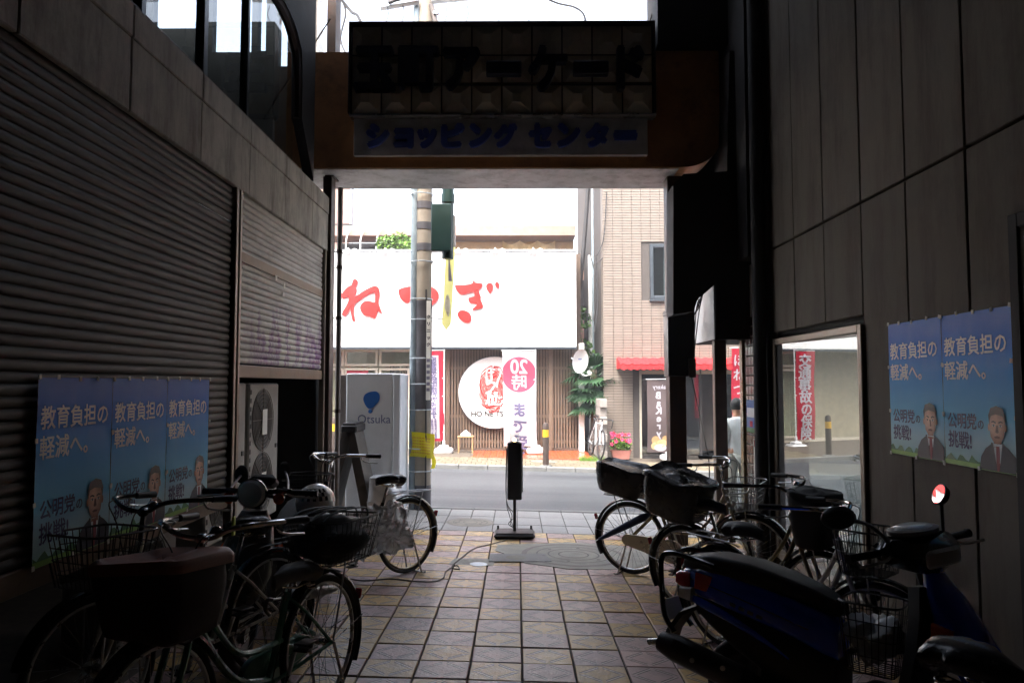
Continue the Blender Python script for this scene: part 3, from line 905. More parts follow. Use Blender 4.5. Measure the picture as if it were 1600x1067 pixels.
# notices on the tiled pier
def notice(name, label, y0, y1, z0, z1, c):
    o = G().span((XR - 0.012, y0, z0), (XR - 0.008, y1, z1)).obj(name, c, None, smooth=False)
    return tag(o, label, 'poster')
p = notice('notice', 'sky blue flyer with grass and pink figure, on the tiled pier beside the drain pipe', 7.80, 8.10, 1.12, 1.46, 'blue_logo')
G().span((XR - .014, 7.80, 1.12), (XR - .0125, 8.10, 1.17)).obj('print_grass', 'print_green', p)
G().span((XR - .014, 7.90, 1.18), (XR - .0125, 7.99, 1.24)).obj('print_figure', 'banner_pink', p)
G().span((XR - .014, 7.82, 1.28), (XR - .0125, 8.08, 1.38)).obj('print_cloud', 'print_white', p)
p = notice('notice', 'lilac and yellow flyer next to the sky blue flyer on the tiled pier', 7.46, 7.77, 1.10, 1.46, 'grey_logo')
G().span((XR - .014, 7.46, 1.10), (XR - .0125, 7.77, 1.20)).obj('print_band', 'banner_yellow', p)
p = notice('notice', 'white notice with red and blue blocks, lowest on the tiled pier', 7.46, 7.88, .50, 1.06, 'paper_white')
for a, b, c in ((.98, 1.05, 'banner_red'), (.78, .95, 'blue_logo'), (.70, .75, 'banner_red'), (.66, .69, 'shop_dark'), (.60, .65, 'banner_pink')):
    G().span((XR - .014, 7.48, a), (XR - .0125, 7.86 if a > .9 else 7.76, b)).obj('print_block', c, p)

# ------------------------------------------------------------------ entrance arch sign
Y0 = 8.12
ar = thing('arch_sign', 'old rusty shopping arcade arch sign spanning the alley entrance above the posts', 'sign')
zb = az(262, Y0); zt = at(1100, 80, y=Y0).z
Y1 = at(800, 294, z=zb).y
xl, xr = ax(440, Y0), ax(1131, Y0)
pts = [(xl, zb), (xr - .42, zb)]
for i in range(9):
    a = R(-90 + 90 * i / 8); pts.append((xr - .42 + .42 * math.cos(a), zb + .30 + .30 * math.sin(a)))
pts += [(xr, zt), (xl, zt)]
G().prism(pts, Y0, Y1).obj('box', 'sign_orange', ar, smooth=False)
g = G(); g.span((xl + .02, Y0 + .02, zb - .012), (xr - .45, Y1 - .01, zb - .002)); g.obj('soffit', 'soffit', ar, smooth=False)
yf = 7.98
ux0, ux1 = ax(541, yf), ax(1027, yf)
uz0, uz1 = az(178, yf), az(39, yf)
G().span((ux0, yf + .03, uz0), (ux1, Y0 + .5, uz1), .004).obj('upper_panel', 'black_wall', ar, smooth=False)
tw = (ux1 - ux0 - .02) / 10.0; th = (uz1 - uz0) / 3.0
def coffer():
    gg = G(); hx, hz = tw / 2 - .008, th / 2 - .008
    o0 = [(-hx, 0, -hz), (hx, 0, -hz), (hx, 0, hz), (-hx, 0, hz)]
    q = .78
    o1 = [(-hx * q, -.012, -hz * .95), (hx * q, -.012, -hz * .95), (hx * q, -.012, hz * .95), (-hx * q, -.012, hz * .95)]
    q = .3
    o2 = [(-hx * q, -.06, -hz * q), (hx * q, -.06, -hz * q), (hx * q, -.06, hz * q), (-hx * q, -.06, hz * q)]
    gg.add(o0 + o2, [(4, 5, 6, 7)] + [(i, (i + 1) % 4, (i + 1) % 4 + 4, i + 4) for i in range(4)])
    return gg.mesh('relief_tile', 'sign_tile', smooth=False)
cm = coffer()
x = ux1 - tw / 2 - .01
while x > ux0 + tw * .2:
    for j in range(3):
        if x - tw / 2 > ux0 - 0.02: put(cm, 'relief_tile', ar, (x, yf + .028, uz0 + th * (j + .5)))
    x -= tw
G().span((ux0, yf - .02, uz0 - .028), (ux1 + .02, Y0, uz0 - .002), .003).obj('trim_strip', 'alu', ar)
G().span((ux0, yf - .002, az(131.5, yf)), (ux1, yf + .02, az(129.5, yf))).obj('trim_line', 'rust_rail', ar)
big = [('玉', 582), ('町', 652), ('ア', 720), ('ー', 787), ('ケ', 857), ('ー', 925), ('ド', 988)]
for ch, px in big:
    gg = G()
    letters(gg, ch, .47, (0, 0, 0), extrude=.05, bold=.022)
    xs = [v[0] for v in gg.v]; zs = [v[2] for v in gg.v]
    cx, cz = (min(xs) + max(xs)) / 2, (min(zs) + max(zs)) / 2
    kz = 1.15 if ch != 'ー' else 1.0
    gg.v = [((a - cx) * .95, b, (c - cz) * kz) for a, b, c in gg.v]
    if ch == 'ー':
        gg = G(); gg.box((0, 0, 0), (.38, .10, .15), None, .01)
    gg.obj('letter', 'letter_navy', ar, (ax(px, yf), yf - .06, az(112, yf)), smooth=False)
yl = 8.06
lx0, lx1 = ax(548, yl), ax(1016, yl)
G().span((lx0, yl, az(243, yl)), (lx1, Y0 + .1, az(184, yl)), .004).obj('lower_panel', 'sign_grey', ar, smooth=False)
word = 'ショッピングセンター'
px = 584
pxs = [587, 628, 665, 706, 750, 790, 845, 890, 935, 980]
for ch, q in zip(word, pxs):
    gg = G()
    letters(gg, ch, .30, (0, 0, 0), extrude=.02, bold=.024)
    xs = [v[0] for v in gg.v]; zs = [v[2] for v in gg.v]
    cx, cz = (min(xs) + max(xs)) / 2, (min(zs) + max(zs)) / 2
    w0 = max(xs) - min(xs); h0 = max(zs) - min(zs)
    kx = .26 / w0; kz = .27 / h0
    if ch == 'ー': kz = 1.5
    if ch in 'ョッ': kx, kz = .22 / w0, .22 / h0
    gg.v = [((a - cx) * kx, b, (c - cz) * kz) for a, b, c in gg.v]
    zc = az(213 if ch not in 'ョッ' else 217, yl)
    gg.obj('letter', 'letter_blue', ar, (ax(q, yl), yl - .02, zc), smooth=False)
# posts of the arch
pxa, pxb = ax(1044, 8.5), ax(1070, 8.5)
G().span((pxa, 8.42, -0.3), (pxb, 8.64, zb - .013), .006).obj('post', 'dark_steel', ar)
G().span((pxa - .015, 8.40, az(588, 8.42)), (pxb + .10, 8.66, az(492, 8.42)), .008).obj('junction_box', 'black_plastic', ar)
G().span((pxa - .02, 8.39, az(492, 8.4)), (pxb + .09, 8.67, az(484, 8.4)), .004).obj('bracket', 'dark_steel', ar)
G().span((pxb + .01, 8.40, az(484, 8.4)), (pxb + .09, 8.60, az(290, 8.4)), .004).obj('cable_duct', 'black_wall', ar)
G().span((pxb + .02, 8.37, az(590, 8.4)), (pxb + .10, 8.40, az(560, 8.4)), .004).obj('switch_box', 'board_grey', ar)
for k in range(3):
    pts = [(pxb + .06, 8.38, az(580, 8.38)), (pxb + .09 + .02 * k, 8.36, az(470 + 12 * k, 8.38)), (pxb + .14 + .02 * k, 8.36, az(480 - 10 * k, 8.38)), (pxb + .04, 8.37, az(500 + 5 * k, 8.38))]
    G().tube(cr(pts), .006, 5).obj('wire', 'cable', ar)
G().tube(cr([(pxb + .05, 8.37, az(590, 8.4)), (pxb + .16, 8.3, az(680, 8.3)), (pxb + .2, 8.25, az(740, 8.2)), (pxb + .12, 8.2, -.1)]), .007, 5).obj('wire', 'cable', ar)
G().span((ux0 - .012, yf - .045, uz1 + .001), (ux1 + .012, Y0 + .52, uz1 + .022), .003).obj('top_trim', 'dark_steel', ar)
G().span((ux0 - .014, yf - .04, uz0), (ux0 - .001, Y0, uz1), .002).obj('side_trim', 'dark_steel', ar)
G().span((ux1 + .001, yf - .04, uz0), (ux1 + .014, Y0, uz1), .002).obj('side_trim', 'dark_steel', ar)
# dirt, tufts and rods on top of the arch
for px, r_ in ((660, .16), (668, .12), (648, .1)):
    g = G(); g.loft([[(ax(px, yf) + r_ * k * math.cos(a), yf + .3 + r_ * k * math.sin(a), uz1 + h) for a in [2 * math.pi * i / 8 for i in range(8)]] for k, h in ((1.2, -.02), (1, .05), (.5, .1))])
    g.obj('dirt_clump', 'cable', ar)
for px in (591, 598, 616, 707, 930, 945):
    G().tube([(ax(px, yf), yf + .15, uz1), (ax(px, yf) + .01, yf + .15, uz1 + random.uniform(.03, .12))], .008, 5).obj('bolt', 'cable', ar)
G().span((ax(776, yf), yf + .2, uz1), (ax(829, yf), yf + .45, az(23, yf)), .006).obj('lamp_box', 'green_sign', ar)
for px in (778, 828): G().cyl((ax(px, yf), yf + .3, az(23, yf)), (ax(px, yf), yf + .3, az(-60, yf)), .006, n=6).obj('rod', 'cable', ar)

# downpipe beside the dark column
dp = thing('downpipe', 'thin grey downpipe with clamps standing beside the dark column at the alley mouth', 'pipe')
xp = ax(528, 8.75)
G().cyl((xp, 8.75, -0.25), (xp, 8.75, 3.95), 0.031, n=12).obj('pipe', 'pipe_grey', dp)
for py in (393, 418, 497, 642):
    G().cyl((xp, 8.75, az(py, 8.75) - .02), (xp, 8.75, az(py, 8.75) + .02), .038, n=12).obj('clamp', 'dark_steel', dp)
    G().span((xp - .12, 8.745, az(py, 8.75) - .006), (xp, 8.755, az(py, 8.75) + .006)).obj('bracket', 'dark_steel', dp)
# ================================================================== FAR SIDE OF THE STREET
def X(px, y): return at(px, 600, y=y).x
def Z(py, y, px=800): return at(px, py, y=y).z
GS = lambda x: gz(x, 12)
# terrace step of terracotta tiles
ZS = Z(716, STEP_Y)
te = part('terrace', None); te['kind'] = 'structure'
tx1 = X(928, STEP_Y)
G().span((-9, STEP_Y, -0.6), (tx1 - .02, FACADE + .3, ZS - .012)).obj('bed', 'grout', te, smooth=False)
tmh = G().box((0, 0, -.02), (.152, .25, .04), None, .004).mesh('tile', 'terracotta', smooth=False)
n = int((tx1 + 3.4) / .16)
for j in range(8):
    for i in range(n):
        put(tmh, 'tile', te, (tx1 - .08 - .16 * i, STEP_Y + .14 + .258 * j, ZS + random.uniform(-.001, .001)))
rm = G().box((0, 0, 0), (.152, .02, .09), None, .004).mesh('riser_tile', 'terracotta', smooth=False)
for i in range(n): put(rm, 'riser_tile', te, (tx1 - .08 - .16 * i, STEP_Y - .004, ZS - .065))

cb = thing('clinic_building', 'white fronted clinic with big red brush letters on its fascia and wooden lattice below', 'building')
yF = 18.6
fx1 = X(901, yF); fz0, fz1 = Z(542, yF), Z(393, yF)
G().span((-9.5, yF, fz0), (fx1, FACADE + .6, fz1), .01).obj('fascia', 'white_paint', cb, smooth=False)
G().span((-9.5, yF - .03, fz1 + .0), (fx1 + .02, yF + .12, fz1 + .05)).obj('fascia_cap', 'alu', cb)
G().span((-9.5, yF - .02, fz0 - .05), (fx1 + .01, yF + .1, fz0 - .002)).obj('fascia_trim', 'window_frame', cb)
g = G()
g.span((-9.5, FACADE + .32, -.3), (X(908, 19.5), FACADE + 6, fz1 + .1))
g.obj('wall', 'lattice_back', cb, smooth=False)
# brush letters, traced as outlines and given real thickness
def brush(pts, ox, oy, sc_, name='letter'):
    pp = [(X(ox + a / sc_, yF), Z(oy + b / sc_, yF, ox + a / sc_)) for a, b in pts]
    pv_ = [Vector((a, 0, b)) for a, b in pp]
    sm = []
    k = len(pv_)
    for i in range(k):
        a, b, c, d = pv_[i - 1], pv_[i], pv_[(i + 1) % k], pv_[(i + 2) % k]
        for t in (0, .5):
            q = 0.5 * ((2 * b) + (c - a) * t + (2 * a - 5 * b + 4 * c - d) * t * t + (3 * b - a - 3 * c + d) * t ** 3)
            sm.append((q.x, q.z))
    return sm
ne = [(178, 598), (192, 592), (206, 605), (200, 628), (192, 640), (200, 655), (190, 690), (232, 662), (262, 645), (290, 632), (312, 632), (326, 650), (327, 690), (322, 725), (336, 760), (342, 785), (330, 778), (318, 765), (312, 790), (300, 810), (275, 800), (240, 790), (222, 765), (222, 740), (240, 718), (270, 712), (300, 722), (302, 700), (303, 668), (285, 668), (255, 682), (215, 710), (190, 730), (183, 760), (188, 800), (190, 822), (180, 826), (172, 800), (165, 745), (155, 775), (135, 798), (120, 792), (122, 775), (140, 745), (158, 705), (150, 690), (125, 700), (112, 688), (125, 662), (150, 635), (170, 625)]
tsu = [(432, 660), (445, 645), (480, 635), (520, 630), (580, 628), (630, 640), (655, 665), (658, 695), (640, 722), (600, 752), (560, 770), (553, 760), (590, 730), (612, 705), (610, 680), (580, 668), (530, 672), (505, 695), (490, 722), (470, 722), (445, 700)]
gi = [(180, 592), (195, 588), (240, 588), (275, 580), (285, 555), (292, 575), (320, 578), (335, 585), (325, 605), (305, 618), (315, 625), (318, 640), (325, 655), (322, 668), (332, 690), (337, 705), (330, 718), (300, 722), (275, 728), (290, 710), (303, 700), (295, 690), (262, 688), (253, 665), (270, 655), (285, 652), (288, 638), (283, 625), (250, 635), (215, 642), (195, 628), (182, 608)]
gd = [(195, 745), (210, 730), (235, 730), (262, 745), (272, 770), (265, 795), (240, 798), (215, 785), (198, 765)]
k1 = [(352, 600), (360, 582), (378, 577), (392, 590), (390, 615), (378, 635), (365, 625)]
k2 = [(403, 580), (412, 572), (425, 580), (428, 598), (418, 608), (406, 598)]
G().prism(brush(ne, 500, 270, 3.558), yF - .06, yF - .004).obj('letter', 'red_letter', cb, smooth=False)
G().prism(brush(tsu, 500, 270, 3.558), yF - .06, yF - .004).obj('letter', 'red_letter', cb, smooth=False)
g = G()
for q in (gi, gd, k1, k2): g.prism(brush(q, 660, 280, 3.557), yF - .06, yF - .004)
g.obj('letter', 'red_letter', cb, smooth=False)
gg = letters(G(), 'ほ', 1.25, (X(465, yF), yF - .03, Z(503, yF)), extrude=.025, bold=.03)
gg.obj('letter', 'red_letter', cb, smooth=False)
# spot lamps along the cap
for px in (545, 603, 717, 774, 833):
    lm = part('sign_lamp', cb, (X(px, yF), yF, fz1 - .02))
    G().tube(cr([(0, .02, 0), (0, -.25, .06), (0, -.40, -.02)]), .014, 6).obj('arm', 'white_paint', lm)
    G().box((0, -.42, -.10), (.20, .12, .15), (R(35), 0, 0), .02).obj('lamp_head', 'white_plastic', lm)
    G().lathe([(.07, 0), (.07, .05), (.02, .07)], 12, (.17, -.3, -.02), 'Y').obj('bracket', 'white_plastic', lm)
# lattice front
lx0, lx1 = X(664, FACADE), X(903, FACADE)
lz0, lz1 = ZS + .06, fz0 - .05
sm_ = G().box((0, 0, 0), (.040, .03, lz1 - lz0), None, .004).mesh('slat', 'lattice', smooth=False)
la = part('lattice', cb)
nn = int((lx1 - lx0) / .0735)
for i in range(nn): put(sm_, 'slat', la, (lx0 + .0735 * (i + .5), FACADE, (lz0 + lz1) / 2))
for py in (575, 650, 690): G().span((lx0, FACADE + .018, Z(py, FACADE) - .035), (lx1, FACADE + .05, Z(py, FACADE) + .035)).obj('cross_rail', 'lattice', la)
for px in (668, 700, 826, 860): G().span((X(px, FACADE) - .05, FACADE - .03, ZS), (X(px, FACADE) + .05, FACADE + .06, fz0 - .05), .006).obj('post', 'lattice', la)
G().span((lx0, FACADE - .02, ZS), (lx1, FACADE + .06, ZS + .06)).obj('base_rail', 'lattice_back', la)
# windows of the left part
g = G(); g.span((-9.5, FACADE + .02, ZS), (X(664, FACADE), FACADE + .12, Z(690, FACADE))); g.span((-9.5, FACADE + .02, Z(545, FACADE)), (X(664, FACADE), FACADE + .12, fz0)); g.obj('cladding', 'cream_frame', cb, smooth=False)
def fwindow(pa, pb, pya, pyb, lit=False):
    xa, xb = X(pa, FACADE), X(pb, FACADE); za, zb_ = Z(pyb, FACADE), Z(pya, FACADE)
    wn = part('window', cb)
    t = .06
    for a, b in (((xa, FACADE - .02, za), (xa + t, FACADE + .06, zb_)), ((xb - t, FACADE - .02, za), (xb, FACADE + .06, zb_)), ((xa + t, FACADE - .02, za), (xb - t, FACADE + .06, za + t)), ((xa + t, FACADE - .02, zb_ - t), (xb - t, FACADE + .06, zb_))):
        G().span(a, b, .006).obj('frame', 'cream_frame', wn)
    G().span((xa + t, FACADE + .02, za + t), (xb - t, FACADE + .03, zb_ - t)).obj('pane', 'glass_clear', wn, smooth=False)
    return wn
for pa, pb, pya, pyb in ((470, 537, 546, 572), (538, 590, 546, 572), (592, 646, 546, 572), (470, 537, 575, 690), (538, 590, 575, 690), (592, 640, 575, 690)): fwindow(pa, pb, pya, pyb)
G().span((X(640, FACADE), FACADE - .03, ZS), (X(664, FACADE), FACADE + .3, fz0 - .05), .006).obj('pillar', 'cream_frame', cb, smooth=False)
# room behind those windows
g = G(); g.span((-9.5, FACADE + .30, ZS), (X(664, FACADE), FACADE + .31, fz0)); g.obj('room_wall', 'window_dim', cb, smooth=False)
gg = letters(G(), '健康', .30, (X(625, FACADE), FACADE + .015, Z(585, FACADE)), bold=.004)
gg.obj('lettering', 'shop_dark', cb, smooth=False)
G().span((X(541, FACADE), FACADE + .012, Z(584, FACADE)), (X(575, FACADE), FACADE + .018, Z(577, FACADE))).obj('sign_strip', 'banner_red', cb)
# white corner pillar
G().span((X(904, 19), 18.8, ZS), (X(912, 19), 19.1, fz0 + .1), .01).obj('pillar', 'white_paint', cb, smooth=False)
# rear storey with eave and hanging beige cloth
yr = 22.5
G().span((X(660, yr), yr, Z(395, yr)), (X(897, yr), yr + 4, Z(378, yr))).obj('rear_wall', 'wood_tan', cb, smooth=False)
G().span((X(520, yr), yr + .6, Z(420, yr)), (X(670, yr), yr + 4, Z(374, yr))).obj('rear_wall', 'black_wall', cb, smooth=False)
G().prism([(0, 0), (1.1, 0.0), (1.1, .10), (0, .30)], 0, X(898, yr) - X(500, yr)).obj('eave', 'eave', cb, (X(898, yr), yr - .6, Z(374, yr)), (0, 0, R(90)), smooth=False)
xa, xb = X(785, yr), X(868, yr)
for k in range(3):
    a = xa + (xb - xa) * k / 3; b = xa + (xb - xa) * (k + 1) / 3
    def fn(u, v, a=a, b=b): 
        sag = .10 * (1 - (2 * u - 1) ** 2) * (1 - v) * 0 + .12 * math.sin(math.pi * u) * v
        return (a + (b - a) * u, yr - .12 + .04 * math.sin(6.3 * u + k), Z(396, yr) + (Z(377, yr) - Z(396, yr)) * v - sag)
    G().grid(fn, 10, 3).obj('hanging_cloth', 'curtain_beige', cb)
for px in (545, 567, 592): G().tube(cr([(X(px, yr), yr - .6, Z(396, yr)), (X(px + 1, yr), yr - .62, Z(378, yr)), (X(px + 8, yr), yr - .7, Z(365, yr))]), .022, 6).obj('rail_post', 'white_paint', cb)
# round sign with the red fingerprint
yR = FACADE - .14
rx, rz_ = X(772.5, yR), Z(613.3, yR)
rad = (X(828.5, yR) - X(716.5, yR)) / 2
rs = thing('round_sign', 'large round white sign with red fingerprint emblem on the wooden lattice', 'sign', (rx, yR, rz_))
G().lathe([(rad, .04), (rad, .0), (rad - .015, -.015), (0.0, -.015)], 56, (0, 0, 0), 'Y').obj('disc', 'white_paint', rs)
G().ring((0, .02, 0), rad + .006, .014, 'Y', 56, 6).obj('rim', 'window_frame', rs)
fpg = G()
ea, eb = .36, .60
ring_n = 15
for i in range(1, ring_n + 1):
    q = i / ring_n
    segs = 8 + 4 * i
    a = random.uniform(0, 6.28)
    tot = 0
    while tot < 6.28:
        ln = random.uniform(.25, 1.3); gap = random.uniform(.04, .13)
        pts_i, pts_o = [], []
        m_ = max(3, int(ln * 7))
        for k in range(m_ + 1):
            th_ = a + tot + ln * k / m_
            wob = 1 + .03 * math.sin(5 * th_ + i) + .02 * math.sin(9 * th_ + 2 * i)
            for lst, dr_ in ((pts_i, -.46), (pts_o, .46)):
                qq = (q + dr_ / ring_n * .8) * wob
                lst.append((ea * qq * math.cos(th_), -.018, eb * qq * math.sin(th_) * (1 if math.sin(th_) > 0 else .95)))
        vs = pts_i + pts_o; k = len(pts_i)
        fpg.add(vs, [(j, j + 1, j + 1 + k, j + k) for j in range(k - 1)])
        tot += ln + gap
o = fpg.obj('fingerprint', 'red_letter', rs, (-.04, 0, .08), smooth=False); 
G().loft([[(ea * .94 * math.cos(a) - .04, y, eb * .94 * math.sin(a) + .08) for a in [2 * math.pi * i / 40 for i in range(40)]] for y in (-.0155, -.0162)]).obj('emblem_ground', mat('pale pink print', s(224, 150, 146), .5), rs, smooth=False)
def stroke(g, pts, r, y): g.tube([(a, y, b) for a, b in [(v.x, v.z) for v in cr([(p[0], 0, p[1]) for p in pts], 5)]], r, 6, flat=(1, 1))
gg = G()
S = 1 / 6.67 / 1000
def pxs_(pts): return [((700 + a / 6.669 - 772.5) * (2 * rad / 112.0), (613.3 - (550 + b / 6.669)) * (2 * rad / 112.0)) for a, b in pts]
for st in ([(405, 340), (402, 240), (410, 180), (470, 178), (486, 190)], [(420, 215), (480, 210)], [(450, 185), (455, 280), (440, 320), (412, 335), (402, 310), (425, 300), (460, 320)], [(520, 185), (548, 190), (545, 240), (520, 300), (510, 370)], [(460, 320), (490, 330), (478, 365), (450, 400)],
           [(420, 410), (430, 550)], [(398, 430), (445, 415), (400, 540)], [(430, 480), (460, 455), (462, 540), (440, 545)], [(480, 430), (520, 425)], [(478, 460), (522, 455)], [(500, 415), (503, 500), (490, 530), (470, 545)], [(480, 545), (530, 550), (560, 530), (565, 500)], [(530, 470), (540, 485)], [(550, 462), (558, 478)]):
    stroke(gg, pxs_(st), .022, -.02)
gg.obj('emblem_strokes', 'white_paint', rs)
gg = G(); letters(gg, 'HO NE TSU GI', .185, (.0, -.0175, -.60), bold=.010, sx=1.0)
for k in range(26): gg.box((-.52 + .038 * k, -.0175, -.69), (.026, .001, .016))
gg.obj('lettering', 'shop_dark', rs, smooth=False)

# tall banners
def banner(label, px0, px1, py0, py1, y, design, pole_px, base=True, shear=0.0, name='banner', group=None):
    x0, x1 = X(px0, y), X(px1, y); z1, z0 = Z(py0, y), Z(py1, y)
    w_, h_ = x1 - x0, z1 - z0
    zg = (ZS if y > STEP_Y and x0 < 2 else GS(x0) + .055)
    t = thing(name, label, 'banner', (x0, y, zg), 0, group)
    zb_ = z0 - zg
    wave = lambda q: Vector((q.x + shear * (1 - (q.z - zb_) / h_), q.y + .03 * math.sin(q.z * 4 + 1) + .022 * math.sin(q.x * 9 + q.z * 2), q.z))
    def cloth(g, x_0, x_1, z_0, z_1, dy=0.0, nu=8, nv=14):
        g.grid(lambda u, v: wave(Vector((x_0 + (x_1 - x_0) * u, dy, zb_ + z_0 + (z_1 - z_0) * v))), nu, nv)
        return g
    design(t, cloth, w_, h_, zb_, wave)
    pxx = X(pole_px, y) - x0
    G().cyl((pxx, .0, .12), (pxx + shear * 0, .0, zb_ + h_ + .05), .014, n=8).obj('pole', 'white_plastic', t)
    G().cyl((-.03, 0, zb_ + h_ + .02), (w_ + .03, 0, zb_ + h_ + .03), .008, n=6).obj('crossbar', 'white_plastic', t)
    for k in range(5): G().box((pxx - .02, 0, zb_ + h_ * (.1 + .2 * k)), (.06, .012, .025)).obj('loop', 'white_plastic', t)
    if base:
        b_ = G()
        b_.box((pxx, 0, .07), (.44, .40, .14), None, .04); b_.box((pxx, 0, .17), (.24, .22, .08), None, .03); b_.cyl((pxx, 0, .18), (pxx, 0, .32), .035, n=12)
        b_.obj('water_base', 'white_plastic', t)
    return t
def d_20(t, cloth, w_, h_, zb_, wave):
    cloth(G(), 0, w_, 0, h_).obj('cloth', 'banner_white', t)
    g = G()
    cx, cz, rr = w_ * .5, zb_ + h_ * .755, w_ * .53
    rings = []
    for k in range(0, 6):
        q = max(k / 5, .001)
        rings.append([wave(Vector((min(max(cx + rr * q * math.cos(a), .004), w_ - .004), -.006, cz + rr * q * math.sin(a) * 1.02))) for a in [2 * math.pi * i / 36 for i in range(36)]])
    g.loft(rings, caps=False).obj('red_disc', 'banner_pink', t)
    g = G(); letters(g, '20', w_ * .54, (cx, -.012, cz + rr * .06), bold=.012, mirror=True, warp=wave, sz=1.12)
    letters(g, '時', w_ * .50, (cx, -.012, cz - rr * .80), bold=.008, mirror=True, warp=wave)
    g.obj('lettering', 'banner_white', t, smooth=False)
    g = G(); column_text(g, 'まで受付', w_ * .46, cx, -.008, zb_ + h_ * .46, w_ * .50, True, .012, wave)
    g.obj('lettering', 'text_purple', t, smooth=False)
banner('white flag banner with pink disc and reversed numerals standing before the lattice', 785, 836, 549, 697, 18.3, d_20, 837, shear=.04)
def d_fee(t, cloth, w_, h_, zb_, wave):
    cloth(G(), 0, w_, 0, h_).obj('cloth', 'banner_red', t)
    cloth(G(), w_ * .36, w_ * .80, h_ * .03, h_ * .955, -.005, 5, 14).obj('white_panel', 'banner_white', t)
    g = G(); column_text(g, '療養費支給申請ができます', w_ * .30, w_ * .58, -.010, zb_ + h_ * .945, h_ * .057, True, .004, wave)
    for cxx in (.50, .64):
        column_text(g, '各種保険取扱い交通事故', w_ * .11, w_ * cxx, -.010, zb_ + h_ * .25, h_ * .02, True, .001, wave)
    g.obj('lettering', 'text_purple', t, smooth=False)
    g = G(); column_text(g, '保険', w_ * .42, w_ * .20, -.010, zb_ + h_ * .22, h_ * .11, True, .008, wave); g.obj('lettering', 'banner_white', t, smooth=False)
banner('red flag banner with white centre stripe of small reversed lettering behind the utility pole', 655, 692, 549, 689, 18.3, d_fee, 694, shear=.05)
def d_acc(t, cloth, w_, h_, zb_, wave):
    cloth(G(), 0, w_, 0, h_).obj('cloth', 'banner_red', t)
    g = G(); column_text(g, '交通事故の保険', w_ * .66, w_ * .5, -.008, zb_ + h_ * .97, h_ * .138, True, .012, wave)
    g.obj('lettering', 'banner_white', t, smooth=False)
def mirrored(px, y):
    """where the place seen at column px of the leaning window glass really stands, at depth y"""
    c = Vector((XR + .055, 6.19)); u = Vector((-math.sin(GA), math.cos(GA))); d = Vector((ray(px, 600).x, ray(px, 600).y)); o = Vector((0, 0))
    k = ((c.x - o.x) * u.y - (c.y - o.y) * u.x) / (d.x * u.y - d.y * u.x)
    q = o + d * k; r_ = 2 * d.dot(u) * u - d
    return q.x + r_.x * (y - q.y) / r_.y
xm0, xm1 = mirrored(1273, 18.3), mirrored(1244, 18.3)
pxm = lambda x, y: 800 + (x / y - ray(800, 600).x / ray(800, 600).y) * F * 1.0
banner('red flag banner with large white traffic accident lettering, seen mirrored in the shop window', pxm(min(xm0, xm1), 18.3), pxm(max(xm0, xm1), 18.3), 546, 692, 18.3, d_acc, pxm(max(xm0, xm1), 18.3) + 2)
print('MIRRORED BANNER', pxm(xm0, 18.3), pxm(xm1, 18.3), 'BOLLARD', pxm(mirrored(1293, 15.72), 15.72))
def d_hon(t, cloth, w_, h_, zb_, wave):
    cloth(G(), 0, w_, 0, h_).obj('cloth', 'banner_red', t)
    cloth(G(), 0.003, w_ - .003, h_ * .02, h_ * .14, -.005, 5, 3).obj('white_band', 'banner_white', t)
    g = G(); column_text(g, 'ほねつぎ', w_ * .85, w_ * .5, -.010, zb_ + h_ * .93, h_ * .19, False, .004, wave); g.obj('lettering', 'banner_white', t, smooth=False)
    g = G(); letters(g, 'HONETSUGI', w_ * .17, (w_ * .5, -.010, zb_ + h_ * .05), bold=.002, mirror=True, warp=wave); g.obj('lettering', 'shop_dark', t, smooth=False)
banner('narrow red flag banner with white outline kana added beyond the corner showcase glass in place of a reflection', 1143, 1167, 545, 664, 16.6, d_hon, 1168)  # banner added behind the glass, stands in for a reflection on it
def d_bak(t, cloth, w_, h_, zb_, wave):
    cloth(G(), 0, w_, 0, h_).obj('cloth', 'banner_taupe', t)
    g = G(); column_text(g, 'BaKery', w_ * .42, w_ * .48, -.008, zb_ + h_ * .86, h_ * .105, True, .008, wave)
    letters(g, 'bakery', w_ * .26, (w_ * .6, -.008, zb_ + h_ * .88), mirror=True, warp=wave, bold=.002)
    g.obj('lettering', 'banner_white', t, smooth=False)
    g = G()
    for cx_, cz_, a_, b_, c_ in ((.35, .17, .17, .06, 0), (.62, .13, .22, .055, 1), (.55, .07, .26, .05, 2), (.30, .09, .14, .05, 1), (.75, .20, .12, .035, 0)):
        g.m(c_)
        g.loft([[wave(Vector((w_ * (cx_ + q * a_ * math.cos(t_)), -.008 - .001 * c_, zb_ + h_ * (cz_ + q * b_ * math.sin(t_))))) for t_ in [2 * math.pi * i / 18 for i in range(18)]] for q in (.01, 1)], caps=False)
    g.obj('bread_print', ['wood_tan', 'curtain_beige', 'banner_white'], t, smooth=False)
banner('brown grey flag banner with reversed white bakery lettering beside the bread shop door', 1011, 1047, 594, 707, 17.5, d_bak, 1046)

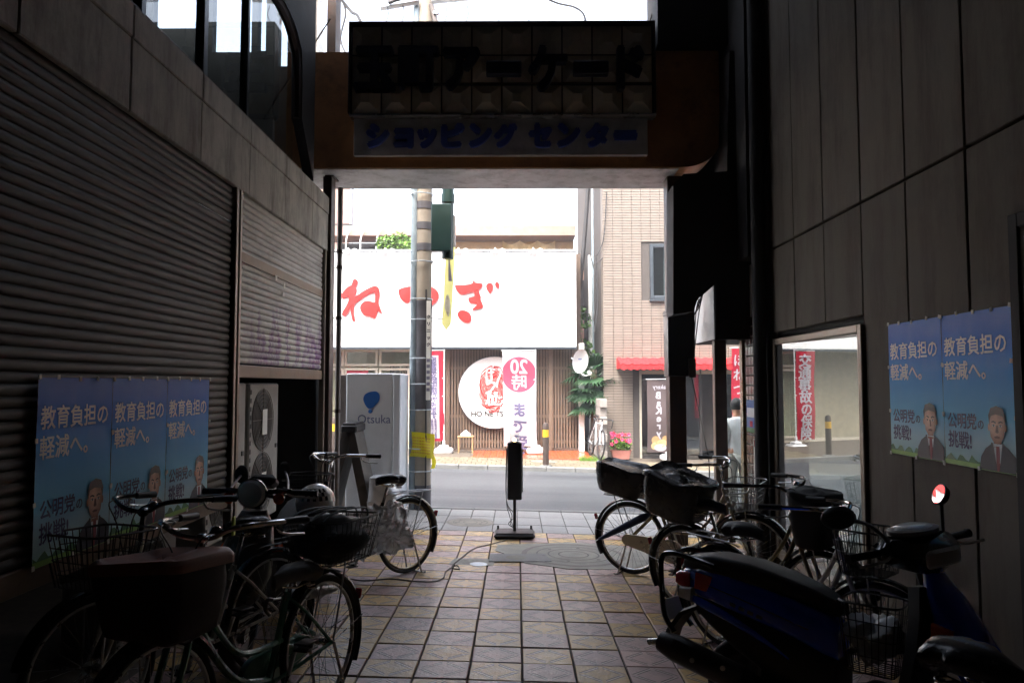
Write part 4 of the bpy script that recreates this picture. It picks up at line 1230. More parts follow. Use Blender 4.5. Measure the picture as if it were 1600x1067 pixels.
# small things on the terrace
bn = thing('stool', 'small wooden stool on the terrace under the round sign', 'stool', (X(728, 18.5), 18.5, ZS))
G().box((0, 0, .40), (.40, .26, .035), None, .008).obj('seat', 'wood_tan', bn)
for a in (-.17, .17):
    for b in (-.10, .10): G().box((a, b, .19), (.03, .03, .385), None, .004).obj('leg', 'wood_tan', bn)
g = G()
rngs = []
for z_, q in ((0.418, 1), (.46, 1.05), (.50, .6), (.55, .12)):
    rngs.append([(q * .12 * math.cos(a) * (1 + .2 * math.sin(3 * a)), q * .09 * math.sin(a), z_) for a in [2 * math.pi * i / 10 for i in range(10)]])
o = g.loft(rngs).obj('paper_bag', 'vending', None, (X(728, 18.5), 18.5, ZS)); tag(o, 'crumpled pale bag lying on the small wooden stool', 'bag')
def bollard(label, px, y, grp=None):
    x = X(px, y) if px < 2000 else mirrored(1293, y)
    t = thing('bollard', label, 'bollard', (x, y, GS(x) + .055), 0)
    G().lathe([(.065, 0), (.065, .60)], 18).obj('shaft', 'bollard_brown', t)
    G().lathe([(.067, .60), (.067, .75)], 18).obj('band', 'bollard_yellow', t)
    G().lathe([(.065, .75), (.065, .84), (.05, .88), (.0, .90)], 18).obj('cap', 'bollard_brown', t)
    G().lathe([(.13, .0), (.13, .012), (.07, .02)], 18).obj('foot_plate', 'kerb', t)
bollard('dark brown bollard with yellow band on the kerb before the lattice', 852.5, 15.72)
bollard('brown bollard with yellow band hidden behind the white vending machine', 9999, 15.72)

# satellite dish on its post
dx, dy = X(905, 18.7), 18.7
ds = thing('satellite_dish', 'white satellite dish on the corner pillar of the clinic', 'satellite dish', (X(905, 18.2), 18.2, Z(563, 18.2)), 0, rot=(R(14), 0, R(20)))
G().grid(lambda u, v: (.21 * v * math.cos(6.2832 * u), 0.02 - .10 * v * v, .30 * v * math.sin(6.2832 * u)), 28, 6).obj('dish', 'white_plastic', ds)
G().tube(cr([(0, .10, -.25), (.12, -.15, -.34), (.18, -.34, -.26)]), .014, 6).obj('feed_arm', 'white_plastic', ds)
G().cyl((.18, -.36, -.26), (.14, -.28, -.22), .04, n=10).obj('feed_horn', 'white_plastic', ds)
G().box((0, -.045, .04), (.09, .004, .03)).obj('badge', 'grey_logo', ds)
G().tube(cr([(0, .12, -.02), (.03, .3, -.08), (.05, .55, -.06)]), .02, 6).obj('mount', 'galv', ds)

# ------------------------------------------------------------------ tiled bakery building
tb = thing('tiled_building', 'beige brick tiled building with red awning and bakery shop front', 'building')
yT = 18.3
tx0 = X(944, yT); tx1b = 9.5
sx0, sx1 = X(999, yT), X(1215, yT)
zsh = Z(578, yT); zg_ = -.45
g = G()
g.span((tx0 + .012, yT + .02, zsh), (tx1b, yT + .5, 10.5))
g.span((tx0 + .012, yT + .02, zg_), (sx0, yT + .5, zsh - .001))
g.span((sx1, yT + .02, zg_), (tx1b, yT + .5, zsh - .001))
g.span((tx0 + .02, yT + .501, 0), (tx1b, yT + 8, 10.5))
g.obj('wall', 'brick_joint', tb, smooth=False)
BH, BW = .0655, .233
bm_ = G().box((0, 0, 0), (BW - .008, .03, BH - .011), None, .003).mesh('brick', 'brick_tile', smooth=False)
wx0, wz0, wz1 = X(1017, yT), Z(468, yT), Z(382, yT)
wx1 = wx0 + 1.1
cells = []
for j in range(150):
    z = zg_ + .2 + BH * (j + .5)
    for i in range(30):
        x = tx0 + BW * (i + .5)
        if x > 6.6: break
        if z < zsh + .03 and sx0 - .1 < x < sx1 + .1: continue
        if wz0 - .05 < z < wz1 + .05 and wx0 - .14 < x < wx1 + .14: continue
        cells.append((x, z))
vis = sorted(cells, key=lambda c: (0 if c[0] < 3.75 and Z(725, yT) < c[1] < Z(300, yT) else 1, abs(c[1] - 3.0)))
for x, z in vis[:300]: put(bm_, 'brick', tb, (x, yT + random.uniform(-.002, .002), z))
g = G()
for x, z in vis[300:]: g.box((x, yT, z), (BW - .008, .03, BH - .011))
stuff(g.obj('brickwork', 'brick_tile', tb, smooth=False))
# return side tiles at the corner
g = G()
for j in range(150):
    z = zg_ + .2 + BH * (j + .5)
    for i in range(2): g.box((tx0 + .0, yT + .10 + .235 * i, z), (.024, .225, BH - .011))
stuff(g.obj('brickwork', 'brick_tile', tb, smooth=False))
wn = part('window', tb)
t_ = .09
for a, b in (((wx0, wz0), (wx0 + t_, wz1)), ((wx1 - t_, wz0), (wx1, wz1)), ((wx0 + t_, wz0), (wx1 - t_, wz0 + t_)), ((wx0 + t_, wz1 - t_), (wx1 - t_, wz1))):
    G().span((a[0], yT - .05, a[1]), (b[0], yT + .04, b[1]), .01).obj('frame', 'window_frame', wn)
G().span((wx0 - .02, yT - .09, wz0 - .05), (wx1 + .02, yT + .02, wz0 - .002)).obj('sill', 'window_frame', wn)
G().span((wx0 + t_, yT + .0, wz0 + t_), (wx1 - t_, yT + .008, wz1 - t_)).obj('pane', 'glass_shop', wn, smooth=False)
G().span((wx0 + t_ + .25, yT + .014, wz0 + t_), (wx1 - t_, yT + .018, wz1 - t_)).obj('blind', 'vending', wn, smooth=False)
# awning with scalloped valance
aw = part('awning', tb)
ax0, ax1, ya_, = X(968, 17.8), X(1235, 17.8), 17.6
za1, za0 = Z(559, yT), Z(569, ya_)
def awf(u, v):
    x = ax0 + (ax1 - ax0) * u
    return (x, yT - .02 + (ya_ - yT) * v, za1 + (za0 - za1) * v + .012 * math.sin(u * 120))
G().grid(awf, 160, 3).obj('canopy', 'awning_red', aw)
n_ = 26
poly = []
st = (ax1 - ax0) / n_
vz = .13
for i in range(n_):
    for k in range(6):
        a = math.pi * k / 6
        poly.append((ax0 + st * (i + .5 - .5 * math.cos(a)), za0 - vz * .55 - vz * .5 * math.sin(a)))
poly.append((ax1, za0 - vz * .55))
G().prism([(ax0, za0), (ax0, za0 - vz * .55)] + poly[1:] + [(ax1, za0)], ya_ - .008, ya_).obj('valance', 'awning_red', aw, smooth=False)
g = G(); g.add([(ax0, yT, za1), (ax0, ya_, za0), (ax0, ya_, za0 - .1), (ax0, yT, za0 - .1), (ax0 + .01, yT, za1), (ax0 + .01, ya_, za0), (ax0 + .01, ya_, za0 - .1), (ax0 + .01, yT, za0 - .1)], [(0, 1, 2, 3), (7, 6, 5, 4), (0, 4, 5, 1), (1, 5, 6, 2), (2, 6, 7, 3)])
g.obj('side_flap', 'awning_red', aw, smooth=False)
# shop front
sf = part('shop_front', tb)
g = G(); g.span((sx0, yT + 2.2, zg_), (sx1, yT + 2.3, zsh)); g.span((sx0, yT + .5, zsh - .02), (sx1, yT + 2.2, zsh)); g.obj('room_wall', 'shop_dark', sf, smooth=False)
for px, c in ((999, 'cream_frame'), (1066, 'shop_dark'), (1093, 'shop_dark'), (1120, 'shop_dark'), (1180, 'shop_dark')):
    G().span((X(px, yT), yT + .01, -.25), (X(px + 3.5, yT), yT + .09, zsh - .001), .006).obj('frame', c, sf)
G().span((sx0, yT + .01, zsh - .10), (sx1, yT + .09, zsh - .002)).obj('frame', 'cream_frame', sf)
for a, b in ((1003, 1065), (1070, 1092), (1124, 1179)):
    G().span((X(a, yT), yT + .04, -.2), (X(b, yT), yT + .048, zsh - .11)).obj('pane', 'glass_shop', sf, smooth=False)
G().span((X(1003, yT), yT + .03, -.25), (X(1065, yT), yT + .07, -.10)).obj('kick_plate', 'shop_dark', sf)
for (a, b, pz, h) in ((1004, 1064, 658, .06), (1004, 1064, 682, .30), (1082, 1118, 676, .42)):
    G().span((X(a, 19), 18.9, Z(pz, 19) - h), (X(b, 19), 19.25, Z(pz, 19))).obj('shelf', 'wood_shelf', sf)
G().span((X(1006, 19), 19.0, Z(600, 19)), (X(1040, 19), 19.05, Z(650, 19))).obj('display_board', 'sign_grey', sf)
G().span((X(1010, 19), 19.2, zsh - .2), (X(1110, 19), 19.7, zsh - .16)).obj('ceiling_light', 'shop_lamp', sf)
for k in range(9): G().lathe([(.05, 0), (.06, .03), (.035, .07), (0, .08)], 10, (X(1010 + 6 * k, 19), 19.0, Z(658, 19) + .001)).obj('bread', 'wood_tan', sf)
G().span((X(1124, yT), yT + .02, -.22), (X(1179, yT), yT + .035, .25)).obj('red_panel', 'awning_red', sf)
# flower planter
fl_ = thing('flower_planter', 'terracotta planter of pink and red flowers against the tiled building', 'planter', (X(969, 17.75), 17.75, GS(2.5) + .055))
G().loft([hring(0.0, -.19, .19, -.09, .09), hring(.18, -.235, .235, -.11, .11), hring(.205, -.25, .25, -.12, .12), hring(.205, -.22, .22, -.10, .10), hring(.17, -.21, .21, -.09, .09)]).obj('pot', 'planter', fl_)
def leafball(g, c, r, n, size, flat=1.0):
    for _ in range(n):
        while True:
            d = Vector((random.uniform(-1, 1), random.uniform(-1, 1), random.uniform(-1, 1)))
            if d.length < 1: break
        p = Vector(c) + Vector((d.x * r[0], d.y * r[1], d.z * r[2]))
        e = Euler((random.uniform(-1, 1), random.uniform(-1, 1), random.uniform(0, 6.28))).to_matrix()
        L = size * random.uniform(.6, 1.3); W = L * .35
        g.add([p + e @ Vector(q) for q in ((-L / 2, 0, 0), (0, -W, .12 * L), (L / 2, 0, 0), (0, W, .12 * L))], [(0, 1, 2, 3)])
g = G(); leafball(g, (0, 0, .33), (.26, .13, .17), 420, .085); g.obj('foliage', 'leaf_bright', fl_, smooth=False)
for k in range(22):
    c = Vector((random.uniform(-.24, .27), random.uniform(-.13, .06), random.uniform(.34, .60)))
    g = G()
    for q in range(5):
        a = 6.283 * q / 5
        g.add([c, c + Vector((.035 * math.cos(a - .5), -.03, .035 * math.sin(a - .5))), c + Vector((.055 * math.cos(a), -.012, .055 * math.sin(a))), c + Vector((.035 * math.cos(a + .5), -.03, .035 * math.sin(a + .5)))], [(0, 1, 2, 3)])
    g.obj('flower', 'flower_pink' if k % 3 else 'flower_red', fl_, smooth=False)
# gap between the buildings: white side wall, pipes, wall of blocks, palm, shrubs
sw_ = thing('narrow_building', 'white plastered narrow building standing back in the gap with pipes on it', 'building')
G().span((X(931, 21), 21, -.3), (X(949, 19) + .25, 24, 11)).obj('wall', 'plaster', sw_, smooth=False)
G().span((X(905, 24), 24.0, -.3), (X(932, 24), 26, Z(405, 24))).obj('rear_wall', 'black_wall', sw_, smooth=False)
for a, b in ((410, 438), (500, 545)): G().span((X(903, 24), 23.9, Z(b, 24)), (X(931, 24), 24.05, Z(a, 24))).obj('eave', 'eave', sw_, smooth=False)
for px, r_, c in ((923, .06, 'white_paint'), (928, .05, 'conduit'), (935, .04, 'white_paint'), (939, .025, 'galv')):
    G().cyl((X(px, 20.9), 20.85, -.2), (X(px, 20.9), 20.85, Z(400 if px == 923 else 200, 20.9)), r_, n=10).obj('pipe', c, sw_)
for k, pts in enumerate((((950, 300), (945, 370), (936, 395), (931, 400)), ((966, 296), (962, 350), (945, 400), (930, 410)), ((934, 400), (936, 470), (930, 520)), ((925, 395), (935, 440), (930, 500)))):
    G().tube(cr([(X(a, 18.2), 18.2 + .1 * k, Z(b, 18.2)) for a, b in pts]), .014, 5).obj('wire', 'cable', sw_)
lp_ = thing('leaning_pole', 'thin black leaning pole rising beside the white fascia corner', 'pole')
G().tube(cr([(X(901, 19.8), 19.8, Z(500, 19.8)), (X(912, 19.8), 19.8, Z(400, 19.8)), (X(921, 19.8), 19.8, Z(290, 19.8)), (X(926, 19.8), 19.8, Z(200, 19.8))]), .055, 8).obj('pole', 'cable', lp_)
G().tube([(X(898, 19.8), 19.8, -.1), (X(901, 19.8), 19.8, Z(500, 19.8))], .06, 8).obj('pole_foot', 'cable', lp_)
bw = thing('block_wall', 'low wall of pale concrete blocks beside the parked road bicycle', 'wall')
b_m = G().box((0, 0, 0), (.17, .395, .19), None, .006).mesh('block', 'block', smooth=False)
wx = X(942, 17.5)
for j in range(7):
    for i in range(5):
        put(b_m, 'block', bw, (wx + random.uniform(-.002, .002), 17.4 + .2 + .4 * i + (.1 if j % 2 else 0), GS(wx) + .15 + .2 * j))
pt = thing('palm_tree', 'dark green fan palm in the gap beside the tiled building', 'tree', (X(928, 18.9), 18.9, -.2))
G().tube([(0, 0, 0), (.02, 0, 1.0), (.0, 0, 2.2)], [.11, .10, .08], 10).obj('trunk', 'bark', pt)
def fan(g, base, dirv, L, nb=17):
    d = Vector(dirv).normalized(); side = d.cross(Vector((0, 0, 1))).normalized(); upv = side.cross(d)
    stem = Vector(base) + d * L * .45
    g.tube([base, stem], .012, 4)
    for k in range(nb):
        a = R(-105 + 210 * k / (nb - 1))
        dd = (d * math.cos(a) + side * math.sin(a)); dd = dd + upv * .10
        e = stem + dd * L * .55 + Vector((0, 0, -L * .12 * (abs(a) + .4)))
        m_ = stem + dd * L * .34
        wv = side * math.cos(a) - d * math.sin(a)
        g.add([stem, m_ - wv * .036, e, m_ + wv * .036], [(0, 1, 2, 3)])
for k in range(26):
    g = G()
    a = 6.283 * k / 13 + random.uniform(-.2, .2); el = random.uniform(-.5, .8)
    fan(g, (0, 0, 2.35 - .03 * k), (math.cos(a), math.sin(a), el), random.uniform(.7, 1.0))
    g.obj('frond', 'leaf_palm', pt, smooth=False)
for k in range(14):
    g = G(); a = 6.283 * k / 7
    fan(g, (0, 0, 1.2 + .05 * k), (math.cos(a), math.sin(a), -.5), .8)
    g.obj('frond', 'leaf_palm', pt, smooth=False)
shb = thing('shrub', 'straggly yellow green shrub in the gap behind the leaning pole', 'shrub', (X(905, 20.6), 20.6, -.2))
G().tube([(0, 0, 0), (.1, 0, 1.5), (.05, 0, 3.2)], [.04, .03, .015], 6).obj('stem', 'bark', shb)
g = G()
for c, r_, n in (((0, 0, 3.6), (.35, .4, .35), 150), ((.1, 0, 2.6), (.35, .35, .5), 160), ((-.1, 0, 1.8), (.4, .4, .5), 140)): leafball(g, c, r_, n, .15)
g.obj('foliage', 'leaf', shb, smooth=False)
vn = thing('vine', 'bright green climbing vine over the roof rail above the red letters', 'plant', (X(618, 21.5), 21.5, Z(392, 21.5)))
G().tube(cr([(-.6, 0, -.1), (-.2, 0, .2), (.3, 0, .25), (.7, 0, .1)]), .02, 5).obj('stem', 'bark', vn)
g = G()
for c, r_, n in (((-.35, 0, .20), (.28, .3, .26), 220), ((.05, 0, .28), (.3, .3, .26), 240), ((.45, 0, .18), (.3, .3, .22), 200), ((.2, 0, .0), (.6, .3, .15), 160)): leafball(g, c, r_, n, .12)
g.obj('foliage', 'leaf_bright', vn, smooth=False)
gr = G()
for k in range(240):
    x = random.uniform(X(905, 17.0), X(945, 17.0)); y = random.uniform(16.95, 17.12)
    L = random.uniform(.05, .15); a = random.uniform(-.05, .05)
    z = GS(x) + .055
    gr.add([(x - .006, y, z), (x + .006, y, z), (x + a, y + random.uniform(-.04, .04), z + L)], [(0, 1, 2)])
o = gr.obj('weeds', 'leaf_bright', None, smooth=False); stuff(o); o['label'] = 'short green weeds growing along the foot of the terrace step'
# far left building glimpsed past the downpipe
pk = thing('pink_building', 'pinkish brown building far off behind the left end of the white fascia', 'building')
G().span((X(470, 27), 27, 3), (X(544, 27), 27.5, 11)).obj('wall', 'pink_wall', pk, smooth=False)
G().span((X(466, 27), 26.7, Z(358, 27)), (X(548, 27), 27, Z(352, 27))).obj('eave', 'black_wall', pk, smooth=False)
G().cyl((X(546, 27), 26.9, 3), (X(546, 27), 26.9, 11), .05, n=8).obj('pipe', 'galv', pk)
# plain neighbours that close the street outside the frame
nb = thing('neighbour_building', 'plain pale building continuing the far side of the street beyond the clinic', 'building')
G().span((-22, 19.2, -.4), (-9.6, 27, 7.5)).obj('wall', 'plaster', nb, smooth=False)
nb2 = thing('neighbour_building', 'plain pale building continuing the far side of the street beyond the bakery', 'building')
G().span((9.6, 18.6, -.6), (24, 27, 8.5)).obj('wall', 'plaster', nb2, smooth=False)

# ------------------------------------------------------------------ utility pole and what hangs on it
yP = 10.35
ppx = X(661, yP)
up = thing('utility_pole', 'concrete utility pole with dark bands and grey conduit at the kerb', 'utility pole', (ppx, yP, GS(ppx)))
def zP(py): return Z(py, yP) - GS(ppx)
G().lathe([(.115, 0), (.112, 3), (.10, 9.5)], 22).obj('shaft', 'pole_concrete', up)
for py in (322, 354, 387): G().lathe([(.118, zP(py) - .05), (.118, zP(py) + .05)], 22).obj('band', 'pole_band', up)
G().lathe([(.119, zP(640)), (.119, zP(470))], 22).obj('dark_sleeve', 'pole_band', up)
G().lathe([(.119, 0), (.119, zP(757))], 22).obj('foot_sleeve', 'pole_band', up)
G().cyl((-.135, -.03, 0), (-.115, -.03, 9.4), .052, n=12).obj('conduit', 'conduit', up)
for py in (305, 410, 468, 500, 560, 600, 640, 700, 735):
    G().ring((-.03, 0, zP(py)), .155, .008, 'Z', 20, 5).obj('strap', 'galv', up)
G().tube([(.06, -.12, .3), (.05, -.13, 3.0)], .012, 6).obj('cable', 'cable', up)
for py in (408, 497): G().cyl((.1, 0, zP(py)), (.26, 0, zP(py) - .01), .01, n=6).obj('banner_arm', 'galv', up)
# crossarms at the top
yA = zP(18)
for (xa, za, xb, zb2) in ((-.62, zP(19), -.08, zP(9)), (.1, zP(9), .76, zP(2))):
    G().tube([(xa, -.12, za), (xb, -.12, zb2)], .045, 4, flat=(1, .7)).obj('crossarm', 'galv', up)
G().tube(cr([(-.5, -.17, zP(13)), (-.3, -.2, zP(8)), (-.1, -.18, zP(6))]), .035, 6).obj('insulator_sleeve', 'pole_band', up)
for x_ in (-.52, -.3, .3, .6): G().tube(cr([(x_, -.14, yA + .02), (x_ + .02, -.16, yA - .12), (x_ - .01, -.15, yA - .22)]), .006, 4).obj('lead', 'cable', up)
G().tube([(.16, -.05, zP(40)), (.09, -.1, zP(12))], .035, 8).obj('fuse', 'pipe_grey', up)
G().box((.16, -.1, zP(26)), (.08, .06, .05), None, .01).obj('clamp', 'galv', up)
# pole plate
pl_ = thing('pole_plate', 'narrow white clinic plate strapped upright along the utility pole', 'sign', (X(669, yP - .14), yP - .14, 0))
G().span((-.030, 0, Z(625, yP - .14)), (.030, .012, Z(470, yP - .14)), .003).obj('plate', 'paper_white', pl_)
g = G(); column_text(g, 'クリニック', .055, .0, -.003, Z(492, yP - .14), .095, bold=.003); g.obj('lettering', 'shop_dark', pl_, smooth=False)
g = G()
for k in range(6): g.span((-.024, -.003, Z(566 + 9 * k, yP)), (.022, -.001, Z(561 + 9 * k, yP)))
g.obj('small_print', 'print_grey', pl_, smooth=False)
# yellow warning sheet wrapped on the pole
ysh = thing('yellow_sheet', 'yellow printed sheet wrapped round the utility pole at waist height', 'sheet', (ppx, yP, 0))
z0, z1 = Z(714, yP), Z(676, yP)
def ysf(u, v):
    a = R(-200 + 230 * u); r_ = .155 + .02 * math.sin(7 * u) * (1 - v) + .012 * math.sin(11 * u + 5 * v) 
    return (r_ * math.cos(a), r_ * math.sin(a), z0 + (z1 - z0) * v + .02 * math.sin(5 * u))
G().grid(ysf, 26, 6).obj('sheet', 'yellow_sheet', ysh)
g = G()
for k in range(6):
    for q in range(9):
        u0, v0 = .22 + .055 * q, .15 + .12 * k
        pts = []
        for du, dv in ((0, 0), (.04, 0), (.04, .05), (0, .05)):
            p = Vector(ysf(u0 + du, v0 + dv)); n_2 = Vector((p.x, p.y, 0)).normalized(); pts.append(p + n_2 * .004)
        g.add(pts, [(0, 1, 2, 3)])
g.obj('print', 'bollard_yellow', ysh, smooth=False)
G().grid(lambda u, v: (.11 + .05 * u + .02 * math.sin(6 * v), .02 + .04 * u, z0 - .16 + (.3) * v), 4, 8).obj('loose_end', 'yellow_sheet', ysh)
# yellow lamp post flag
yfz0, yfz1 = Z(514, yP), Z(378, yP)
yf_ = thing('pole_flag', 'narrow yellow pennant hanging from arms on the utility pole', 'flag', (X(699, yP), yP, 0))
wv2 = lambda x, z: .02 * math.sin(5 * z) + .012 * math.sin(20 * x)
def pf(u, v):
    z = yfz0 + .07 + (yfz1 - yfz0 - .07) * v
    x = -.08 + .125 * u + .06 * v
    return (x, wv2(x, z), z - (.09 * (1 - abs(2 * u - 1)) if v < .01 else 0))
G().grid(pf, 8, 14).obj('cloth', 'banner_yellow', yf_)
g = G(); g.loft([[(q * .038 * math.cos(a) - .005, wv2(0, yfz0 + .3) - .01, yfz0 + .32 + q * .16 * math.sin(a)) for a in [6.283 * i / 18 for i in range(18)]] for q in (.01, 1)], caps=False); g.obj('white_oval', 'banner_white', yf_, smooth=False)
g = G(); column_text(g, 'ようこそ', .055, -.005, -.012 + wv2(0, yfz0 + .3), yfz0 + .46, .07, True); g.obj('lettering', 'print_grey', yf_, smooth=False)
g = G(); g.grid(lambda u, v: (-.03 + .05 * u * (1 - v) + .055 * .7, wv2(0, yfz1 - .5 + .4 * v) - .006, yfz1 - .55 + .45 * v), 3, 6); g.obj('grey_print', 'print_grey', yf_, smooth=False)
# dark green street sign seen from behind
yG = 9.9
sg = thing('street_sign', 'dark green street sign box on a thick green hanging post, seen from behind', 'sign')
G().span((X(672, yG), yG, Z(392, yG)), (X(704, yG), yG + .07, Z(318, yG)), .012).obj('panel', 'green_sign', sg)
G().cyl((X(697, yG), yG + .14, Z(402, yG)), (X(697, yG), yG + .14, 6.2), .078, n=16).obj('post', 'green_sign', sg)
G().cyl((X(697, yG), yG + .14, Z(313, yG)), (X(697, yG), yG + .14, Z(300, yG)), .09, n=16).obj('collar', 'green_sign', sg)
G().cyl((X(697, yG), yG + .14, 6.15), (ppx + .05, yP - .05, 6.15), .05, n=10).obj('bracket', 'green_sign', sg)
for py in (325, 378): G().box((X(690, yG), yG + .10, Z(py, yG)), (.06, .1, .05)).obj('clip', 'green_sign', sg)
G().span((X(704, yG) - .01, yG + .24, Z(380, yG)), (X(708, yG), yG + .30, Z(330, yG)), .005).obj('side_plate', 'sign_grey', sg)
# overhead cables
def cable(label, pts, r_=.012, name='cable', c='cable'):
    o = G().tube(cr(pts, 8), r_, 5).obj(name, c); return tag(o, label, 'cable')
cable('black cable slanting down to the left shoulder of the arch sign', [at(527, -8, y=9.2), at(548, 18, y=9.2), at(560, 28, y=9.0), (ax(577, 8.7), 8.6, uz1 + .01)], .02)
cable('thin cable crossing diagonally in front of the orange panel of the arch', [at(516, 30, y=7.9), at(480, 85, y=7.95), at(440, 140, y=8.0), at(410, 190, y=8.05)], .008)
cable('curved cable looping down to the top of the arch sign near its lamp box', [at(835, -10, y=8.6), at(870, 5, y=8.6), at(898, 12, y=8.5), at(913, 26, y=8.4), (ax(920, 8.3), 8.3, uz1)], .012)
cable('straight dark wire above the arch sign', [at(880, -3, y=12), at(930, -1, y=12), at(975, 0, y=12)], .012)
cable('stay wire slanting down onto the right end of the arch sign', [at(1029, -5, y=8.3), at(1020, 18, y=8.3), (ax(1014, 8.3), 8.3, uz1)], .009)
cable('pair of tangled cables beside the dark post above the arch', [at(531, -5, y=9.5), at(540, 20, y=9.5), at(532, 60, y=9.4), at(540, 84, y=9.2)], .014)
o = G().span((ax(1027, 9.5), 9.5, az(82, 9.5)), (ax(1045, 9.5), 9.53, az(70, 9.5))).obj('railing', 'galv'); tag(o, 'short pale railing glimpsed between the arch sign and the dark wall', 'railing')

# ------------------------------------------------------------------ near pavement: vending machine, boards, bin, lamp stand
vx0, vx1, vy0, vy1 = X(541, 9.62), X(626, 9.62), 9.62, 10.30
zv = gz(vx0, 9.6)
vm = thing('vending_machine', 'tall white drinks vending machine with blue logo on its side', 'vending machine')
vz1 = Z(583, 9.62)
G().span((vx0, vy0, zv + .04), (vx1 - .10, vy1, vz1), .012).obj('cabinet', 'vending', vm)
G().span((vx1 - .095, vy0 - .01, zv + .03), (vx1, vy1 + .02, vz1 - .005), .012).obj('door', 'vending', vm)
G().span((vx0 - .10, vy0 + .05, zv + .04), (vx0 - .004, vy1 - .02, vz1 - .02), .006).obj('back_unit', 'pipe_grey', vm)
for a in (vx0 + .1, vx1 - .15): G().span((a, vy0 + .05, zv - .02), (a + .06, vy0 + .12, zv + .039)).obj('foot', 'board_grey', vm)
def lg(px, py): return (X(px, vy0), Z(py, vy0))
bp_ = [(583, 611.5), (589, 612), (593, 617), (593, 625), (588, 632), (582, 637), (576, 638), (571, 632), (568, 624), (570, 617), (576, 613)]
pv3 = [Vector((*lg(a, b), 0)) for a, b in bp_]
G().prism([(v.x, v.y) for v in cr(pv3 + [pv3[0]], 4)[:-1]], vy0 - .003, vy0 - .0005).obj('logo', 'blue_logo', vm, smooth=False)
c = lg(579, 642.5)
G().prism([(c[0] + .026 * math.cos(a), c[1] + .026 * math.sin(a)) for a in [6.283 * i / 16 for i in range(16)]], vy0 - .003, vy0 - .0005).obj('logo', 'blue_logo', vm, smooth=False)
c = lg(585, 661)
letters(G(), 'Otsuka', .155, (c[0], vy0 - .002, c[1]), bold=-.002, sx=.94).obj('lettering', 'grey_logo', vm, smooth=False)
# A board
abx = thing('a_board', 'dark grey sandwich board seen edge on, clamped at the top, before the vending machine', 'sandwich board', (X(553, 9.15), 9.15, gz(-2, 9.15)))
hA = Z(672, 9.15) - gz(-2, 9.15)
for s_, th in ((-1, .035), (1, .03)):
    g = G()
    xb_ = .29 * s_ - .03; w2 = .085 if s_ < 0 else .06
    g.add([(xb_ - w2, -.25, 0), (xb_ + w2, -.25, 0), (.06 * s_ * .3 + .05, -.25, hA), (.06 * s_ * .3 - .05, -.25, hA), (xb_ - w2, .25, 0), (xb_ + w2, .25, 0), (.06 * s_ * .3 + .05, .25, hA), (.06 * s_ * .3 - .05, .25, hA)],
          [(0, 1, 2, 3), (7, 6, 5, 4), (0, 4, 5, 1), (1, 5, 6, 2), (2, 6, 7, 3), (3, 7, 4, 0)])
    g.obj('board', 'board_grey', abx, smooth=False)
G().box((0, 0, hA + .03), (.19, .52, .09), None, .015).obj('clamp', 'black_plastic', abx)
G().box((0, 0, hA + .085), (.15, .5, .03), None, .008).obj('clamp_cap', 'black_plastic', abx)
# rounded grey bin
bi = thing('recycling_bin', 'pale grey plastic bin with a sloping rounded lid between the board and the vending machine', 'bin', (X(603, 9.0), 9.0, gz(-1.55, 9.0)))
bz = Z(744, 9.0) - gz(-1.55, 9.0)
G().loft([hring(0, -.17, .15, -.16, .16), hring(.32, -.19, .19, -.18, .18)]).obj('body', 'bin_grey', bi)
rings = []
for k in range(7):
    q = k / 6
    rings.append(hring(.325 + (bz - .325) * q, -.19 + .03 * q, .20 - .22 * q ** 1.8, -.185 + .02 * q, .185 - .02 * q, .5))
G().loft(rings).obj('lid', 'bin_grey', bi)
# stand lamp: back of a lit menu stand
lx_, ly_ = X(804, 8.62), 8.62
ls = thing('lamp_stand', 'black upright sign stand with a lit glass lamp on top, where the tiles end', 'sign stand', (lx_, ly_, gz(lx_, ly_)), 0, rot=(0, .0, 0))
def zl_(py): return Z(py, ly_) - gz(lx_, ly_)
G().box((0, 0, .035), (.46, .34, .055), None, .022).obj('base', 'black_plastic', ls)
G().box((0, 0, .066), (.42, .30, .008), None, .003).obj('base_plate', 'maroon_cover', ls)
for a in (-.19, .19): G().cyl((a, .1, .06), (a, .1, .11), .012, n=8).obj('knob', 'black_plastic', ls)
G().box((.0, 0, zl_(800)), (.035, .035, .46), None, .005).obj('pole', 'black_plastic', ls)
G().box((0, 0, (zl_(691) + zl_(780)) / 2), (.165, .09, zl_(691) - zl_(780)), None, .01).obj('panel', 'black_plastic', ls)
G().box((.06, .048, (zl_(691) + zl_(780)) / 2), (.07, .006, .5)).obj('menu_face', 'paper_white', ls)
G().lathe([(.055, zl_(690)), (.055, zl_(677)), (.05, zl_(677)), (.05, zl_(689))], 16).obj('lamp_glass', 'glass_clear', ls)
G().lathe([(.0, zl_(690) + .002), (.018, zl_(689)), (.022, zl_(686)), (.0, zl_(683))], 10).obj('bulb', 'flame', ls)
G().lathe([(.06, zl_(691)), (.06, zl_(690))], 16).obj('lamp_base', 'black_plastic', ls)
for k in range(3): G().tube(cr([(-.085 - .004 * k, .0, zl_(700)), (-.095, .02, zl_(780)), (-.06 + .03 * k, .03, zl_(805)), (-.03 - .02 * k, .02, zl_(818)), (-.01, .01, .1)]), .004, 5).obj('wire', 'cable', ls)
fc = [at(793, 843), at(770, 850), at(742, 857), at(722, 871), at(706, 886), at(718, 890), at(713, 884), at(697, 893), at(693, 903), at(678, 909), at(650, 909), at(610, 905), at(570, 908), at(540, 904)]
fc = [Vector((p.x, p.y, gz(p.x, p.y) + .006)) for p in fc]
tag(G().tube(cr(fc, 6), .006, 5).obj('power_cord', 'cable_grey'), 'thin power cord trailing across the tiles from the lamp stand', 'cord')

